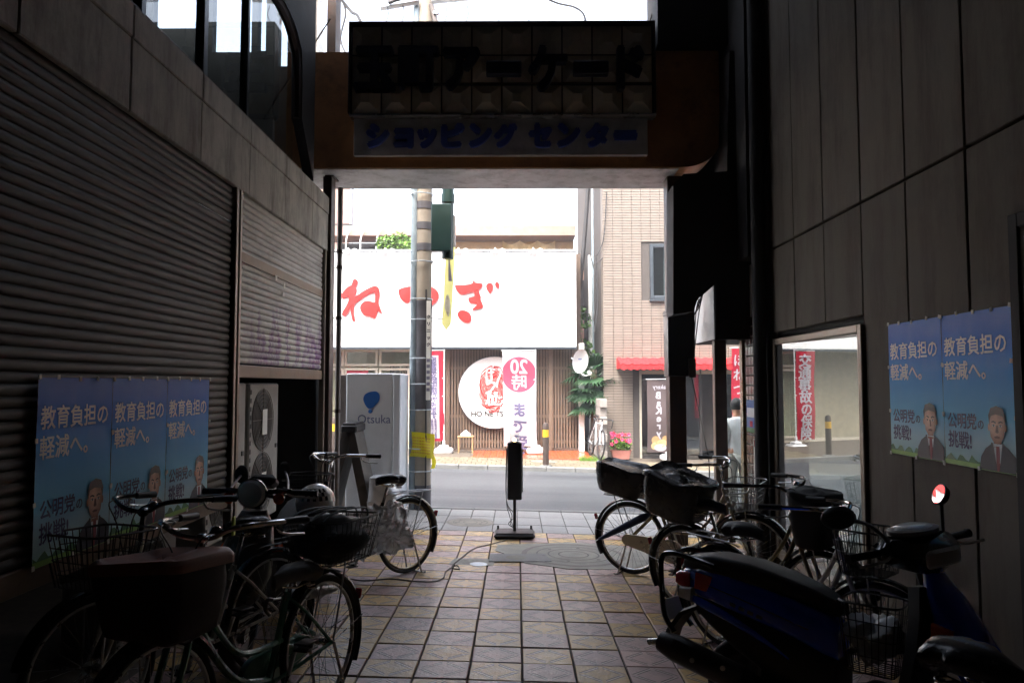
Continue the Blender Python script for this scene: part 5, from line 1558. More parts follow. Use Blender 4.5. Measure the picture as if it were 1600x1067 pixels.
# manhole covers and patches
def disc(g, cx, cyy, r0, r1, off0, off1, n=36, rip=0.0):
    vs, fs = [], []
    for r_, off in ((r0, off0), (r1, off1)):
        for i in range(n):
            a = 6.283 * i / n
            x, y = cx + r_ * math.cos(a), cyy + r_ * math.sin(a)
            vs.append((x, y, gz(x, y) + off))
    for i in range(n): fs.append((i, (i + 1) % n, (i + 1) % n + n, i + n))
    g.add(vs, fs)
    return g
def flatpoly(g, pts, off):
    g.add([(x, y, gz(x, y) + off) for x, y in pts] + [(x, y, gz(x, y) - .02) for x, y in pts], [tuple(range(len(pts)))] + [(i, i + len(pts), (i + 1) % len(pts) + len(pts), (i + 1) % len(pts)) for i in range(len(pts))])
    return g
def manhole(label, cx, cyy, r_, off=.006):
    t = thing('manhole_cover', label, 'manhole cover')
    g = disc(G(), cx, cyy, r_, r_ * .9, off, off + .002); g.obj('ring', 'cable_grey', t, smooth=False)
    g = disc(G(), cx, cyy, r_ * .89, .001, off - .002, off - .002); g.obj('lid', 'iron_cover', t, smooth=False)
    for q in (.72, .5, .3): disc(G(), cx, cyy, r_ * q, r_ * (q - .03), off + .002, off + .002).obj('rib', 'board_grey', t, smooth=False)
    for k in range(6): 
        a = 6.283 * k / 6 + .3
        disc(G(), cx + r_ * .6 * math.cos(a), cyy + r_ * .6 * math.sin(a), .02, .001, off + .003, off + .004, 8).obj('stud', 'board_grey', t, smooth=False)
c = at(896, 867)
cpatch = [(c.x + dx_, c.y + dy_) for dx_, dy_ in ((-.66, -.10), (-.50, -.42), (-.1, -.62), (.45, -.58), (.78, -.30), (.8, .25), (.5, .56), (.0, .64), (-.42, .5), (-.78, .40), (-.80, .1))]
flatpoly(G(), cpatch, .0042).obj('concrete_patch', 'patch_concrete', None, smooth=False)['kind'] = 'structure'
manhole('large round iron manhole cover in a concrete patch of the tiles', c.x, c.y, .53)
a, b, c_, d = at(766, 866), at(852, 866), at(862, 878), at(764, 878)
tag(flatpoly(G(), [(q.x, q.y) for q in (a, b, c_, d)][::-1], .0085).obj('slab', 'slab', None, smooth=False), 'pale rectangular slab let into the tiles left of the large manhole', 'slab')
c = at(806, 872); disc(G(), c.x, c.y, .10, .001, .010, .012, 20).obj('drain_lid', 'iron_cover', None, smooth=False); o = bpy.context.scene.collection.objects['drain_lid']; tag(o, 'small round iron lid in the pale slab', 'drain lid')
c = at(748, 882); t = tag(disc(G(), c.x, c.y, .085, .001, .007, .010, 20).obj('drain_lid', 'galv', None, smooth=False), 'small shiny metal lid beside the power cord on the tiles', 'drain lid')
q = at(738, 878); flatpoly(G(), [(q.x - .22, q.y - .13), (q.x + .2, q.y - .13), (q.x + .22, q.y + .14), (q.x - .18, q.y + .14)], .0035).obj('concrete_patch', 'patch_concrete', None, smooth=False)['kind'] = 'structure'
c = at(735, 816); manhole('round manhole cover in the grey slab pavement left of the lamp stand', c.x, c.y, .30, .004)
c = at(850, 725); manhole('round manhole cover in the far pavement behind the bollard', c.x, c.y, .30, .062)
from mathutils import noise
# ================================================================== POSTERS ON THE WALLS
tape_mesh = G().box((0, 0, 0), (.020, .004, .022), None, .001).mesh('tape', 'paper_white', smooth=False)
def poster(label, pos, rz, w_=.615, h_=.845, seed=0, crumple=.0008):
    """flat sheet in XZ facing -Y, its lower left corner at pos"""
    rn = random.Random(seed)
    ph = [rn.uniform(0, 6.28) for _ in range(6)]
    def wp(q):
        y = crumple * (math.sin(q.x * 11 + ph[0]) * math.sin(q.z * 7 + ph[1]) + .6 * math.sin(q.x * 23 + q.z * 17 + ph[2]) * (q.z / h_) + .5 * math.sin(q.z * 31 + ph[3]))
        return Vector((q.x, q.y + y, q.z))
    t = thing('campaign_poster', label, 'poster', pos, rz, 'blue campaign posters taped in rows')
    g = G(); g.grid(lambda u, v: wp(Vector((w_ * u, -.004, h_ * v))), 16, 20)
    o = g.obj('sheet', 'poster', t)
    g = G()
    k = .112
    letters(g, '教育負担の', k, (w_ * .035, -.0056, h_ * .735), bold=.0022, align='LEFT', warp=wp, res=2, sx=1.0)
    letters(g, '軽減へ。', k, (w_ * .035, -.0056, h_ * .575), bold=.0022, align='LEFT', warp=wp, res=2)
    g.obj('lettering', 'print_white', t, smooth=False)
    g = G()
    letters(g, '公明党', .090, (w_ * .06, -.0056, h_ * .255), bold=.002, align='LEFT', warp=wp, res=2)
    letters(g, 'の', .06, (w_ * .06 + .275, -.0056, h_ * .255), bold=.001, align='LEFT', warp=wp, res=2)
    letters(g, '挑戦!', .100, (w_ * .06, -.0056, h_ * .125), bold=.002, align='LEFT', warp=wp, res=2)
    g.obj('lettering', 'print_navy', t, smooth=False)
    # printed landscape
    g = G()
    pts = [(0.0, .0)] + [(w_ * i / 22, h_ * (.055 + .022 * math.sin(i * 1.7 + ph[4]) + .018 * math.sin(i * 3.1))) for i in range(23)] + [(w_, 0.0)]
    n = 22
    for i in range(n):
        a, b = pts[i + 1], pts[i + 2]
        g.add([wp(Vector((a[0], -.0054, .002))), wp(Vector((b[0], -.0054, .002))), wp(Vector((b[0], -.0054, b[1]))), wp(Vector((a[0], -.0054, a[1])))], [(0, 1, 2, 3)])
    g.obj('printed_hills', 'print_green', t, smooth=False)
    g = G(); g.grid(lambda u, v: wp(Vector((w_ * u, -.0058, .001 + h_ * .03 * v))), 12, 1); g.obj('printed_field', 'print_lime', t, smooth=False)
    # printed portrait of a man in a suit
    g = G()
    cx, cz = w_ * .775, 0.0
    def pp(mi, pts, lay):
        g.m(mi); g.add([wp(Vector((cx + a, -.0062 - .0004 * lay, b))) for a, b in pts], [tuple(range(len(pts)))])
    def el(mi, ex, ez, ra, rb, lay, n=16, a0=0, a1=360):
        pp(mi, [(ex + ra * math.cos(R(a0 + (a1 - a0) * i / (n if a1 - a0 >= 360 else n - 1))), ez + rb * math.sin(R(a0 + (a1 - a0) * i / (n if a1 - a0 >= 360 else n - 1)))) for i in range(n)], lay)
    pp(0, [(-.155, .004), (.137, .004), (.137, .085), (.085, .125), (.045, .145), (-.045, .145), (-.10, .115), (-.14, .07)], 1)
    pp(1, [(-.038, .145), (.04, .145), (.022, .06), (.0, .004), (-.02, .06)], 2)
    pp(2, [(-.030, .128), (.032, .128), (.03, .19), (-.028, .19)], 2)
    pp(5, [(-.012, .132), (.014, .132), (.018, .06), (.006, .006), (-.008, .006), (-.015, .06)], 3)
    pp(0, [(-.05, .15), (-.036, .148), (-.012, .02), (-.06, .08)], 4)
    pp(0, [(.05, .15), (.038, .148), (.014, .02), (.062, .08)], 4)
    el(4, 0, .262, .068, .074, 3)
    el(2, -.066, .228, .010, .020, 3); el(2, .066, .228, .010, .020, 3)
    pp(2, [(-.060, .262), (-.062, .225), (-.052, .180), (-.028, .152), (0, .144), (.028, .152), (.052, .180), (.062, .225), (.060, .262), (.046, .292), (.0, .300), (-.046, .292)], 4)
    pp(4, [(-.066, .25), (-.060, .282), (-.046, .288), (-.01, .296), (.04, .288), (.058, .284), (.066, .25), (.069, .29), (.05, .327), (.0, .340), (-.05, .327), (-.069, .29)], 5)
    for sgn in (-1, 1):
        pp(4, [(sgn * .010, .256), (sgn * .030, .263), (sgn * .048, .257), (sgn * .046, .252), (sgn * .030, .255), (sgn * .011, .248)], 5)
        el(1, sgn * .027, .237, .013, .0048, 5, 10); el(4, sgn * .027, .237, .0055, .0055, 6, 8)
        pp(4, [(sgn * .013, .240), (sgn * .027, .2445), (sgn * .042, .239), (sgn * .027, .2415)], 7)
    pp(3, [(-.006, .24), (.006, .24), (.013, .204), (0, .199), (-.013, .204)], 5)
    pp(3, [(-.024, .181), (0, .186), (.024, .181), (.016, .173), (-.016, .173)], 5)
    g.obj('portrait', ['print_suit', 'print_white', 'print_skin', 'print_shade', 'print_hair', 'print_tie'], t, smooth=False)
    tabs = [(q * w_ / 4, h_) for q in range(5)] + [(0, h_ * q / 3) for q in range(3)] + [(w_, h_ * q / 3) for q in range(3)] + [(w_ * .5, 0)]
    for a, b in tabs: put(tape_mesh, 'tape', t, (a + rn.uniform(-.012, .012), -.009, b + rn.uniform(-.005, .005)), (0, rn.uniform(-.3, .3), 0))
    return t
E_ = R(90)
poster('blue campaign poster with a suited man, nearest of three on the brown shutter', (XL + .004, 3.325, .815), E_, seed=1)
poster('blue campaign poster with a suited man, middle of three on the brown shutter', (XL + .004, 3.945, .815), E_, seed=2)
poster('blue campaign poster with a suited man, on the brown shutter beside its guide rail', (XL + .004, 4.565, .815), E_, seed=3)
poster('blue campaign poster with a suited man, on the concrete panels beside the shop window', (XR - .006, 4.99, 1.178), -E_, w_=.62, seed=4, crumple=.0010)
poster('blue crumpled campaign poster with a suited man, on the concrete panels away from the window', (XR - .006, 4.365, 1.178), -E_, w_=.62, seed=5, crumple=.0013)

# ================================================================== AIR CONDITIONER UNITS
def ac_unit(label, y0, y1, z0, z1, x, fans=2):
    t = thing('air_conditioner', label, 'air conditioner', (x, (y0 + y1) / 2, z0), R(90), 'air conditioner units behind the shutters')
    L, h_ = y1 - y0, z1 - z0
    G().box((0, .17, h_ / 2), (L, .34, h_), None, .015).obj('cabinet', 'ac_white', t)
    for k in range(fans):
        cz = h_ * (.5 if fans == 1 else (.27 + .46 * k)); cx = -L * .08
        r_ = min(h_ * .46 / (1 if fans == 1 else 2), L * .40)
        fr = part('fan_grille', t)
        G().lathe([(r_ * .96, -.004), (r_ * .96, -.0015), (0.0, -.0015)], 28, (cx, 0, cz), 'Y').obj('opening', 'ac_dark', fr)
        g = G()
        for q in range(1, 9): g.ring((cx, -.012, cz), r_ * q / 8.2, .004, 'Y', 26, 4)
        for q in range(8):
            a = 6.283 * q / 8; g.tube([(cx, -.015, cz), (cx + r_ * math.cos(a), -.012, cz + r_ * math.sin(a))], .005, 4)
        g.obj('grille', 'cable_grey', fr)
        G().box((cx + .02, -.02, cz - .02), (.13, .004, .24)).obj('notice', 'paper_white', fr)
        G().box((cx, -.010, cz), (r_ * 2.08, .012, r_ * 2.08), None, .004).obj('surround', 'ac_white', fr)
        fr.children[-1].hide_render = False
        bpy.data.objects.remove(fr.children[-1])
    G().box((L * .42, -.004, h_ * .52), (.05, .008, .04)).obj('handle', 'ac_dark', t)
    g = G()
    for q in range(16): g.span((-L * .47, -.004, .03 + q * (h_ - .06) / 16), (-L * .44, -.001, .03 + (q + .55) * (h_ - .06) / 16))
    g.obj('vents', 'ac_dark', t, smooth=False)
    return t
xq = XL - .30
ac_unit('white double fan air conditioner outdoor unit standing in the doorway nearer the street', 6.83, 7.66, .34, 1.64, xq)
ac_unit('white double fan air conditioner outdoor unit half hidden behind the shutter guide rails', 5.90, 6.74, .34, 1.64, xq)
ac_unit('low white air conditioner unit showing under the postered shutter', 4.62, 5.42, -.02, .72, xq, 1)

# ================================================================== BICYCLES
def torus_tyre(r_): return G().ring((0, 0, 0), r_ - .017, .0175, 'Y', 44, 8).mesh('tyre', 'rubber')
_wm = {}
def wheel_meshes(r_, rim_mat):
    k = (r_, rim_mat)
    if k in _wm: return _wm[k]
    ty = torus_tyre(r_)
    ri = G().ring((0, 0, 0), r_ - .040, .012, 'Y', 44, 6, flat=(.7, 1)).mesh('rim', rim_mat)
    g = G()
    g.cyl((0, -.04, 0), (0, .04, 0), .016, n=10); g.cyl((0, -.032, 0), (0, -.028, 0), .03, n=12); g.cyl((0, .028, 0), (0, .032, 0), .03, n=12); g.cyl((0, -.06, 0), (0, .06, 0), .006, n=6)
    hb = g.mesh('hub', 'steel_spoke')
    g = G()
    for i in range(32):
        a = 6.2832 * i / 32; b = a + (.55 if i % 4 < 2 else -.55); y = .028 if i % 2 else -.028
        g.tube([(.028 * math.cos(b), y, .028 * math.sin(b)), ((r_ - .045) * math.cos(a), 0, (r_ - .045) * math.sin(a))], .0014, 3, caps=False)
    sp = g.mesh('spokes', 'steel_spoke', smooth=False)
    _wm[k] = (ty, ri, hb, sp)
    return _wm[k]
def wheel(parent, r_, rim_mat, T):
    wv_ = part('wheel', parent)
    wv_.matrix_local = T @ Matrix.Rotation(random.uniform(0, 1), 4, 'Y')
    for me, nm in zip(wheel_meshes(r_, rim_mat), ('tyre', 'rim', 'hub', 'spokes')): put(me, nm, wv_)
def guard(r_, a0, a1, m_, T=None):
    g = G(); g.X = T
    n = 26
    prof = [(-.030, -.010), (-.022, .004), (0, .010), (.022, .004), (.030, -.010), (.022, .001), (0, .006), (-.022, .001)]
    rings = []
    for i in range(n + 1):
        a = R(a0 + (a1 - a0) * i / n)
        rings.append([((r_ + .022 + dz) * math.cos(a), y, (r_ + .022 + dz) * math.sin(a)) for y, dz in prof])
    g.loft(rings)
    return g
def wire_basket(wt, dt, wb_, db_, h_, r_=.0024, n=9):
    """open wire basket, x depth, y width, from z=0"""
    g = G()
    def rect(z):
        q = z / h_; a, b = db_ + (dt - db_) * q, wb_ + (wt - wb_) * q
        return a / 2, b / 2
    for k, z in enumerate((0.0, h_ * .25, h_ * .5, h_ * .75, h_)):
        a, b = rect(z); rr = r_ * (2.2 if k == 4 else 1)
        g.tube([(x, y, z) for x, y, _ in hring(0, -a, a, -b, b, .35, 2)], rr, 4, closed=True)
    for i in range(n + 1):
        q = -1 + 2 * i / n
        a0, b0 = rect(0); a1, b1 = rect(h_)
        for sg_ in (-1, 1):
            g.tube([(sg_ * a0, q * b0 * .9, 0), (sg_ * a1, q * b1 * .9, h_)], r_, 3)
            if i % 1 == 0: g.tube([(q * a0 * .9, sg_ * b0, 0), (q * a1 * .9, sg_ * b1, h_)], r_, 3)
        g.tube([(-a0, q * b0 * .9, 0), (a0, q * b0 * .9, 0)], r_, 3)
    return g
def covered(wt, dt, wb_, db_, h_, sag=.05, lip=.02, seed=0, peak=0.0, kk=.62):
    """basket under a slack fabric cover: bulging sides, sagging wrinkled lid"""
    off = Vector((seed * 1.7, seed * .9, 3.1))
    def nz(x, y, z, sc_): return noise.noise(Vector((x, y, z)) * sc_ + off)
    rings = []
    for q in (0, .06, .16, .3, .45, .6, .75, .88, .96, 1.0, 1.02):
        bul = 1 + .05 * math.sin(math.pi * min(q, 1))
        a, b = (db_ + (dt - db_) * q) / 2 * bul, (wb_ + (wt - wb_) * q) / 2 * bul
        if q == 0: a, b = a * .86, b * .86
        if q > 1: a, b = a * .965, b * .965
        r_ = []
        for x, y, z in hring(h_ * q, -a, a, -b, b, kk, 7):
            k = 1 + .13 * nz(x, y, z * .5, 5.0) + .06 * abs(nz(x, y, z * .45, 16.0)) - .02
            r_.append((x * k, y * k, z + (.045 * nz(x, y, 0, 4.0) * q)))
        rings.append(r_)
    g = G().m(1)
    g.loft(rings)
    g.m(0)
    rings = []
    for q, dz in ((1.055, -.030), (1.06, .0), (1.0, .014), (.9, .006), (.78, .004), (.64, .0), (.5, .0), (.36, .0), (.22, .0), (.1, .0), (.02, .0)):
        a, b = dt / 2 * q, wt / 2 * q
        r_ = []
        for x, y, _ in hring(0, -a, a, -b, b, kk, 7):
            fold = .045 * nz(x, y, 0, 4.0)
            z = h_ * 1.0 + .016 + dz + fold
            if q < 1: z += -sag * (1 - q * q) + peak * max(0, 1 - q * 1.2) ** .8 + (.05 * abs(nz(x, y, .5, 8.0)) * (1 - q) ** .3 + .022 * abs(nz(x, y, 0, 19.0)))
            r_.append((x, y, z))
        rings.append(r_)
    g.loft(rings)
    return g
def saddle(g, L=.25, W=.19, h_=.07):
    rings = []
    for i in range(11):
        q = i / 10
        x = -L * .52 + L * 1.04 * q
        hw = W / 2 * (.62 + .38 * math.sin(math.pi * min(1, q * 2.2 + .25))) if q < .35 else W / 2 * max(.20, 1 - ((q - .35) / .65) ** .8 * .85)
        if i in (0, 10): hw *= .6
        top = .012 * (1 - q) + .02 * math.sin(math.pi * q)
        rings.append([(x, hw * math.cos(a), top + (h_ * .42 if math.sin(a) > 0 else h_ * .6 * (1 - .5 * q)) * math.sin(a)) for a in [6.2832 * k / 14 for k in range(14)]])
    return g.loft(rings)
def bicycle(label, rear, head, frame='frame_black', rim='alu', r_=.33, wb_=1.09, steer=0.0, lean=2.0, saddle_z=.78, sad='seat_vinyl', bars='chrome', grip='black_plastic', guard_m='frame_black',
            front=None, back=None, bar_w=.29, bar_z=1.0, sweep=.20, lamp=True, group='bicycles parked in the alley', bell=True, chain='frame_black', skirt=False, zoff=0.0):
    x, y = rear
    d = Vector((head[0], head[1], 0)).normalized()
    t = thing('bicycle', label, 'bicycle', (x, y, gz(x, y) + zoff), 0, group)
    t.rotation_euler = Euler((R(lean), math.asin(.027 * d.x + .012 * d.y) if y < 9 else 0, math.atan2(d.y, d.x)))
    hubz = r_
    wheel(t, r_, rim, Matrix.Translation((0, 0, hubz)))
    ht, hbt = Vector((.86, 0, .86)), Vector((.915, 0, .70))
    hax = (ht - hbt).normalized()
    S = Matrix.Translation(hbt) @ Matrix.Rotation(R(steer), 4, hax) @ Matrix.Translation(-hbt)
    g = G()
    g.tube(cr([(.90, 0, .735), (.79, 0, .52), (.62, 0, .34), (.42, 0, .275)]), .0175, 8)
    g.tube(cr([(.875, 0, .815), (.77, 0, .62), (.60, 0, .45), (.325, 0, .43)]), .014, 8)
    g.tube([(.42, 0, .26), (.275, 0, .64)], .0165, 8)
    g.tube([hbt, ht], .021, 10)
    for sg_ in (-1, 1):
        g.tube([(.42, .03 * sg_, .275), (.30, .045 * sg_, .29), (0, .062 * sg_, hubz)], .010, 6)
        g.tube([(.285, .022 * sg_, .615), (.20, .05 * sg_, .535), (0, .062 * sg_, hubz)], .009, 6)
    g.obj('frame', frame, t)
    # front end
    F_ = part('fork', t)
    F_.matrix_local = S
    g = G()
    for sg_ in (-1, 1):
        g.tube(cr([(.925, .028 * sg_, .69), (.97, .05 * sg_, .60), (1.03, .052 * sg_, .45), (wb_, .052 * sg_, hubz)]), [.014] * 10 + [.010] * 6, 7)
    g.tube([(.925, -.035, .69), (.925, .035, .69)], .018, 8)
    g.obj('fork_blades', frame, F_)
    wheel(t, r_, rim, S @ Matrix.Translation((wb_, 0, hubz)))
    guard(r_, 15 if front else 8, 152, guard_m).obj('front_guard', guard_m, F_, (wb_, 0, hubz))
    guard(r_, 40, 212, guard_m).obj('rear_mudguard', guard_m, t, (0, 0, hubz))
    g = G()
    for sg_ in (-1, 1): g.tube([(0, .065 * sg_, hubz), ((r_ + .02) * math.cos(R(172)), .03 * sg_, hubz + (r_ + .02) * math.sin(R(172)))], .003, 4)
    g.obj('guard_stay', 'steel_spoke', t)
    g = G()
    g.tube([(.862, 0, .85), (.845, 0, bar_z)], .0125, 8)
    pts = [(.845, 0, bar_z), (.875, bar_w * .30, bar_z + .015), (.87, bar_w * .60, bar_z + .05), (.80, bar_w * .9, bar_z + .06), (.86 - sweep - .10, bar_w * 1.05, bar_z + .045)]
    full = [Vector((a, -b, c)) for a, b, c in pts[:0:-1]] + [Vector(p) for p in pts]
    g.tube(cr(full, 6), .0115, 8)
    g.box((.847, 0, bar_z), (.045, .05, .04), None, .012)
    g.obj('handlebar', bars, F_)
    for sg_ in (-1, 1):
        e = Vector(pts[-1]); f_ = Vector(pts[-2]); dv = (e - f_).normalized()
        q0 = e - dv * .12; q1 = e + dv * .01
        G().tube([(q0.x, q0.y * sg_, q0.z), (q1.x, q1.y * sg_, q1.z)], [.0165, .0175], 10).obj('grip', grip, F_)
        b0 = q0 - dv * .03
        G().tube(cr([(b0.x + .01, b0.y * sg_ * .97, b0.z - .01), (b0.x + .0, b0.y * sg_ + .02 * sg_, b0.z - .045), (e.x + .03, e.y * sg_ + .015 * sg_, e.z - .055)]), .0065, 6, flat=(1, .7)).obj('brake_lever', 'alu', F_)
        G().tube(cr([(b0.x + .02, b0.y * sg_ * .97, b0.z - .01), (.93, .14 * sg_, bar_z + .05), (.95, .05 * sg_, bar_z - .05), (.92, .02 * sg_, .75)]), .0032, 5).obj('brake_cable', 'cable', F_)
    if bell: G().lathe([(.026, 0), (.026, .012), (.016, .028), (0, .03)], 12, (.862, .085, bar_z + .028)).obj('bell', 'chrome', F_)
    # saddle
    sx_ = .275 - (saddle_z - .64) * .28
    G().tube([(.275, 0, .63), (sx_, 0, saddle_z - .05)], .0125, 8).obj('seat_post', 'chrome', t)
    s_ = part('seat', t, (sx_ - .01, 0, saddle_z - .02))
    saddle(G(), .27, .215, .10).obj('saddle', sad, s_)
    g = G()
    for sg_ in (-1, 1):
        g.ring((-.07, .055 * sg_, -.055), .022, .005, 'Z', 10, 5); g.ring((-.07, .055 * sg_, -.04), .022, .005, 'Z', 10, 5)
        g.tube([(-.08, .05 * sg_, -.03), (.0, .025 * sg_, -.045), (.1, .015 * sg_, -.02)], .0045, 5)
    g.obj('springs', 'chrome', s_)
    # drive
    g = G()
    pr = []
    for i in range(13): a = R(-90 + 180 * i / 12); pr.append((.42 + .105 * math.cos(a), .275 + .10 * math.sin(a)))
    for i in range(9): a = R(90 + 180 * i / 8); pr.append((.0 + .05 * math.cos(a), hubz + .05 * math.sin(a)))
    g.prism(pr, -.095, -.062); g.obj('chain_case', chain, t)
    for sg_, an in ((-1, -70), (1, 110)):
        cx_, cz_ = .42 + .165 * math.cos(R(an)), .275 + .165 * math.sin(R(an))
        ck = part('crank', t)
        G().tube([(.42, .10 * sg_, .275), (cx_, .115 * sg_, cz_)], .010, 6).obj('crank_arm', 'alu', ck)
        g = G(); g.box((cx_, .165 * sg_, cz_ + .014), (.09, .075, .010), None, .003); g.box((cx_, .165 * sg_, cz_ - .014), (.09, .075, .010), None, .003); g.cyl((cx_, .11 * sg_, cz_), (cx_, .2 * sg_, cz_), .008, n=6)
        g.obj('pedal', 'black_plastic', ck)
    # rear rack
    g = G()
    rz = hubz + r_ + .055
    g.tube(cr([(.20, -.045, rz - .02), (.10, -.06, rz), (-.22, -.06, rz), (-.25, 0, rz), (-.22, .06, rz), (.10, .06, rz), (.20, .045, rz - .02)], 4), .006, 5)
    for k in range(3): g.tube([(-.22 + .13 * k, -.06, rz), (-.22 + .13 * k, .06, rz)], .005, 5)
    for sg_ in (-1, 1): g.tube([(-.14, .06 * sg_, rz), (0, .07 * sg_, hubz)], .005, 5)
    g.obj('rear_rack', 'wire_black' if bars != 'chrome' else 'wire_grey', t)
    # kick stand
    g = G()
    g.tube([(0.0, .075, hubz), (-.09, .10, .0 + .004)], .008, 6); g.tube([(0.0, -.075, hubz), (-.09, -.10, .004)], .008, 6); g.tube([(-.12, -.12, .008), (-.09, -.1, .008), (-.09, .1, .008), (-.12, .12, .008)], .008, 6)
    g.obj('kick_stand', 'steel_spoke', t)
    G().box((-r_ * .955 - .035, 0, hubz + .16), (.018, .045, .055), (0, R(-18), 0), .006).obj('reflector', 'tail_red', t)
    if lamp:
        g = G(); g.lathe([(.0, -.07), (.028, -.06), (.036, 0), (.034, .004)], 14, (1.02, .085, .66), 'X'); g.tube([(.96, .05, .6), (1.0, .085, .655)], .006, 5)
        lpp = g.obj('lamp', 'black_plastic', F_)
        G().lathe([(.033, .0045), (.0, .012)], 14, (1.02, .085, .66), 'X').obj('lamp_lens', 'clear_lens', F_)
    if skirt: 
        g = G(); g.prism([(.18, .62), (.02, .66), (-.2, .62), (-.27, .50), (-.1, .34), (.14, .42)], -.052, -.046); g.obj('skirt_guard', 'black_plastic', t, smooth=False)
    # baskets
    for where, spec_ in (('f', front), ('b', back)):
        if not spec_: continue
        kind, size, m_ = spec_[0], spec_[1], spec_[2]
        wt, dt, h_ = size
        if where == 'f': base = Vector((.905 + .05 + dt * .30, 0, spec_[3] if len(spec_) > 3 else .74)); par = F_
        else: base = Vector((-.06 - (dt - .34) * .3, 0, spec_[3] if len(spec_) > 3 else rz + .01)); par = t
        nm = 'front_basket' if where == 'f' else 'rear_basket'
        if kind == 'wire':
            wire_basket(wt, dt, wt * .78, dt * .75, h_).obj(nm, m_, par, base)
        elif kind == 'cover':
            covered(wt, dt, wt * .80, dt * .78, h_, spec_[4] if len(spec_) > 4 else .05, seed=int(x * 100), peak=spec_[5] if len(spec_) > 5 else 0, kk=spec_[6] if len(spec_) > 6 else .62).obj(nm, m_ if isinstance(m_, list) else [m_, m_], par, base, (0, R(13) if where == 'b' else 0, 0))
        if where == 'f':
            g = G(); g.tube([(.93, -.03, .76), (base.x - .1, -.05, base.z + .02)], .006, 5); g.tube([(.93, .03, .76), (base.x - .1, .05, base.z + .02)], .006, 5)
            for sg_ in (-1, 1): g.tube([(wb_, .065 * sg_, hubz), (base.x + .02, .09 * sg_, base.z)], .005, 5)
            g.obj('basket_stay', 'steel_spoke', F_)
    bpy.context.view_layer
    return t
# ------------------------------------------------------------------ the parked bicycles
b1 = bicycle('dark green bicycle with chrome swept handlebar and a brown covered front basket, nearest the tiles', (-1.00, 3.92), (-.34, -.94), frame='frame_green', rim='alu', saddle_z=.72,
             sad='seat_grey', front=('cover', (.42, .33, .27), ['brown_cover', 'maroon_cover'], .66, .02, .0, .3), back=('wire', (.40, .42, .22), 'wire_black'), chain='frame_green', guard_m='black_gloss', bar_z=.99)
b2 = bicycle('black bicycle with open wire front basket and black handlebar beside the postered shutter', (-1.43, 4.42), (-.45, -.89), frame='frame_silver', rim='alu', saddle_z=.85, sad='black_vinyl',
             bars='black_gloss', front=('wire', (.40, .34, .24), 'wire_black', .70), skirt=True, guard_m='black_gloss', bar_z=1.0)
b3 = bicycle('black bicycle with rear rack parked by the grey sandwich board', (-.99, 6.80), (-.66, -.75), frame='frame_black', rim='frame_bronze', saddle_z=.84, sad='black_vinyl', guard_m='black_gloss',
             front=('wire', (.38, .30, .22), 'wire_black', .72), bar_z=1.02)
b4 = bicycle('beige framed bicycle with a navy umbrella and black covered rear basket nearest the road', (1.05, 7.02), (.85, -.52), frame='frame_bronze', rim='alu', saddle_z=.80, sad='black_vinyl', guard_m='black_gloss', chain='frame_silver',
             back=('cover', (.40, .48, .24), 'black_vinyl', .73, .04, .0), front=('wire', (.38, .30, .22), 'wire_grey', .72), bar_z=1.03)
b5 = bicycle('bicycle with dark blue covered saddle, black covered rear basket and black cover in front', (1.30, 5.80), (.66, -.75), frame='frame_bronze', rim='alu', saddle_z=.84, sad='navy_vinyl', guard_m='black_gloss', bars='black_gloss',
             back=('cover', (.42, .50, .30), 'black_vinyl', .72, .03, .04), front=('cover', (.34, .26, .34), 'bag_black', .68, .0), bar_z=1.02)
b6 = bicycle('silver bicycle with dark mesh front basket parked close to the shop window', (1.36, 5.05), (.55, -.84), frame='frame_silver', rim='alu', saddle_z=.80, guard_m='black_gloss', bars='chrome',
             front=('wire', (.36, .28, .24), 'wire_black', .70), bar_z=.98, steer=12)
b7 = bicycle('bicycle showing only its dark saddle at the lower edge beside the blue scooter', (1.24, 2.28), (.30, -.95), frame='frame_silver', rim='alu', saddle_z=.93, sad='black_vinyl', bars='black_gloss', bar_z=.98)
def inworld(t, p): return t.matrix_basis @ Vector(p)
# things carried in the baskets
def lump(name, label, cat, t, c, r_, m_, seed=0, n=18, amp=.25):
    off = Vector((seed * 2.3, seed, 1.0))
    def fn(u, v):
        a, b = 6.2832 * u, math.pi * (v - .5)
        d = Vector((math.cos(a) * math.cos(b), math.sin(a) * math.cos(b), math.sin(b)))
        k = 1 + amp * (1.5 * noise.noise(d * 1.6 + off) + .9 * abs(noise.noise(d * 4.2 + off)) + .45 * abs(noise.noise(d * 11 + off)) - .3)
        return (r_[0] * k * d.x, r_[1] * k * d.y, r_[2] * k * d.z)
    g = G().grid(fn, n * 2, n)
    o = g.obj(name, m_, None, inworld(t, c), smooth=(m_ != 'film')); o.rotation_euler = (0, 0, t.rotation_euler.z)
    return tag(o, label, cat)
lump('bag', 'black bag filling the rear basket of the dark green bicycle', 'bag', b1, (-.09, 0, .835), (.20, .19, .13), 'bag_black', 3, amp=.14)
be = thing('bungee_cord', 'stretched bungee cords over the black bag in the rear basket', 'cord')
for k in range(4):
    y0 = -.12 + .07 * k
    pts = [inworld(b1, q) for q in ((.12, y0, .95), (.0, y0, .985), (-.22, y0, .98), (-.31, y0, .955), (-.315, y0, .84))]
    G().tube(cr(pts, 4), .005, 5).obj('cord', 'bungee', be)
lump('plastic_bag', 'crumpled clear plastic bag hanging from the rear basket of the dark green bicycle', 'bag', b1, (-.40, .16, .83), (.13, .13, .13), 'film', 8, 26, .34)
lump('plastic_bag', 'clear plastic bag end trailing below the crumpled bag at the rear basket', 'bag', b1, (-.36, -.02, .76), (.10, .10, .09), 'film', 12, 22, .4)
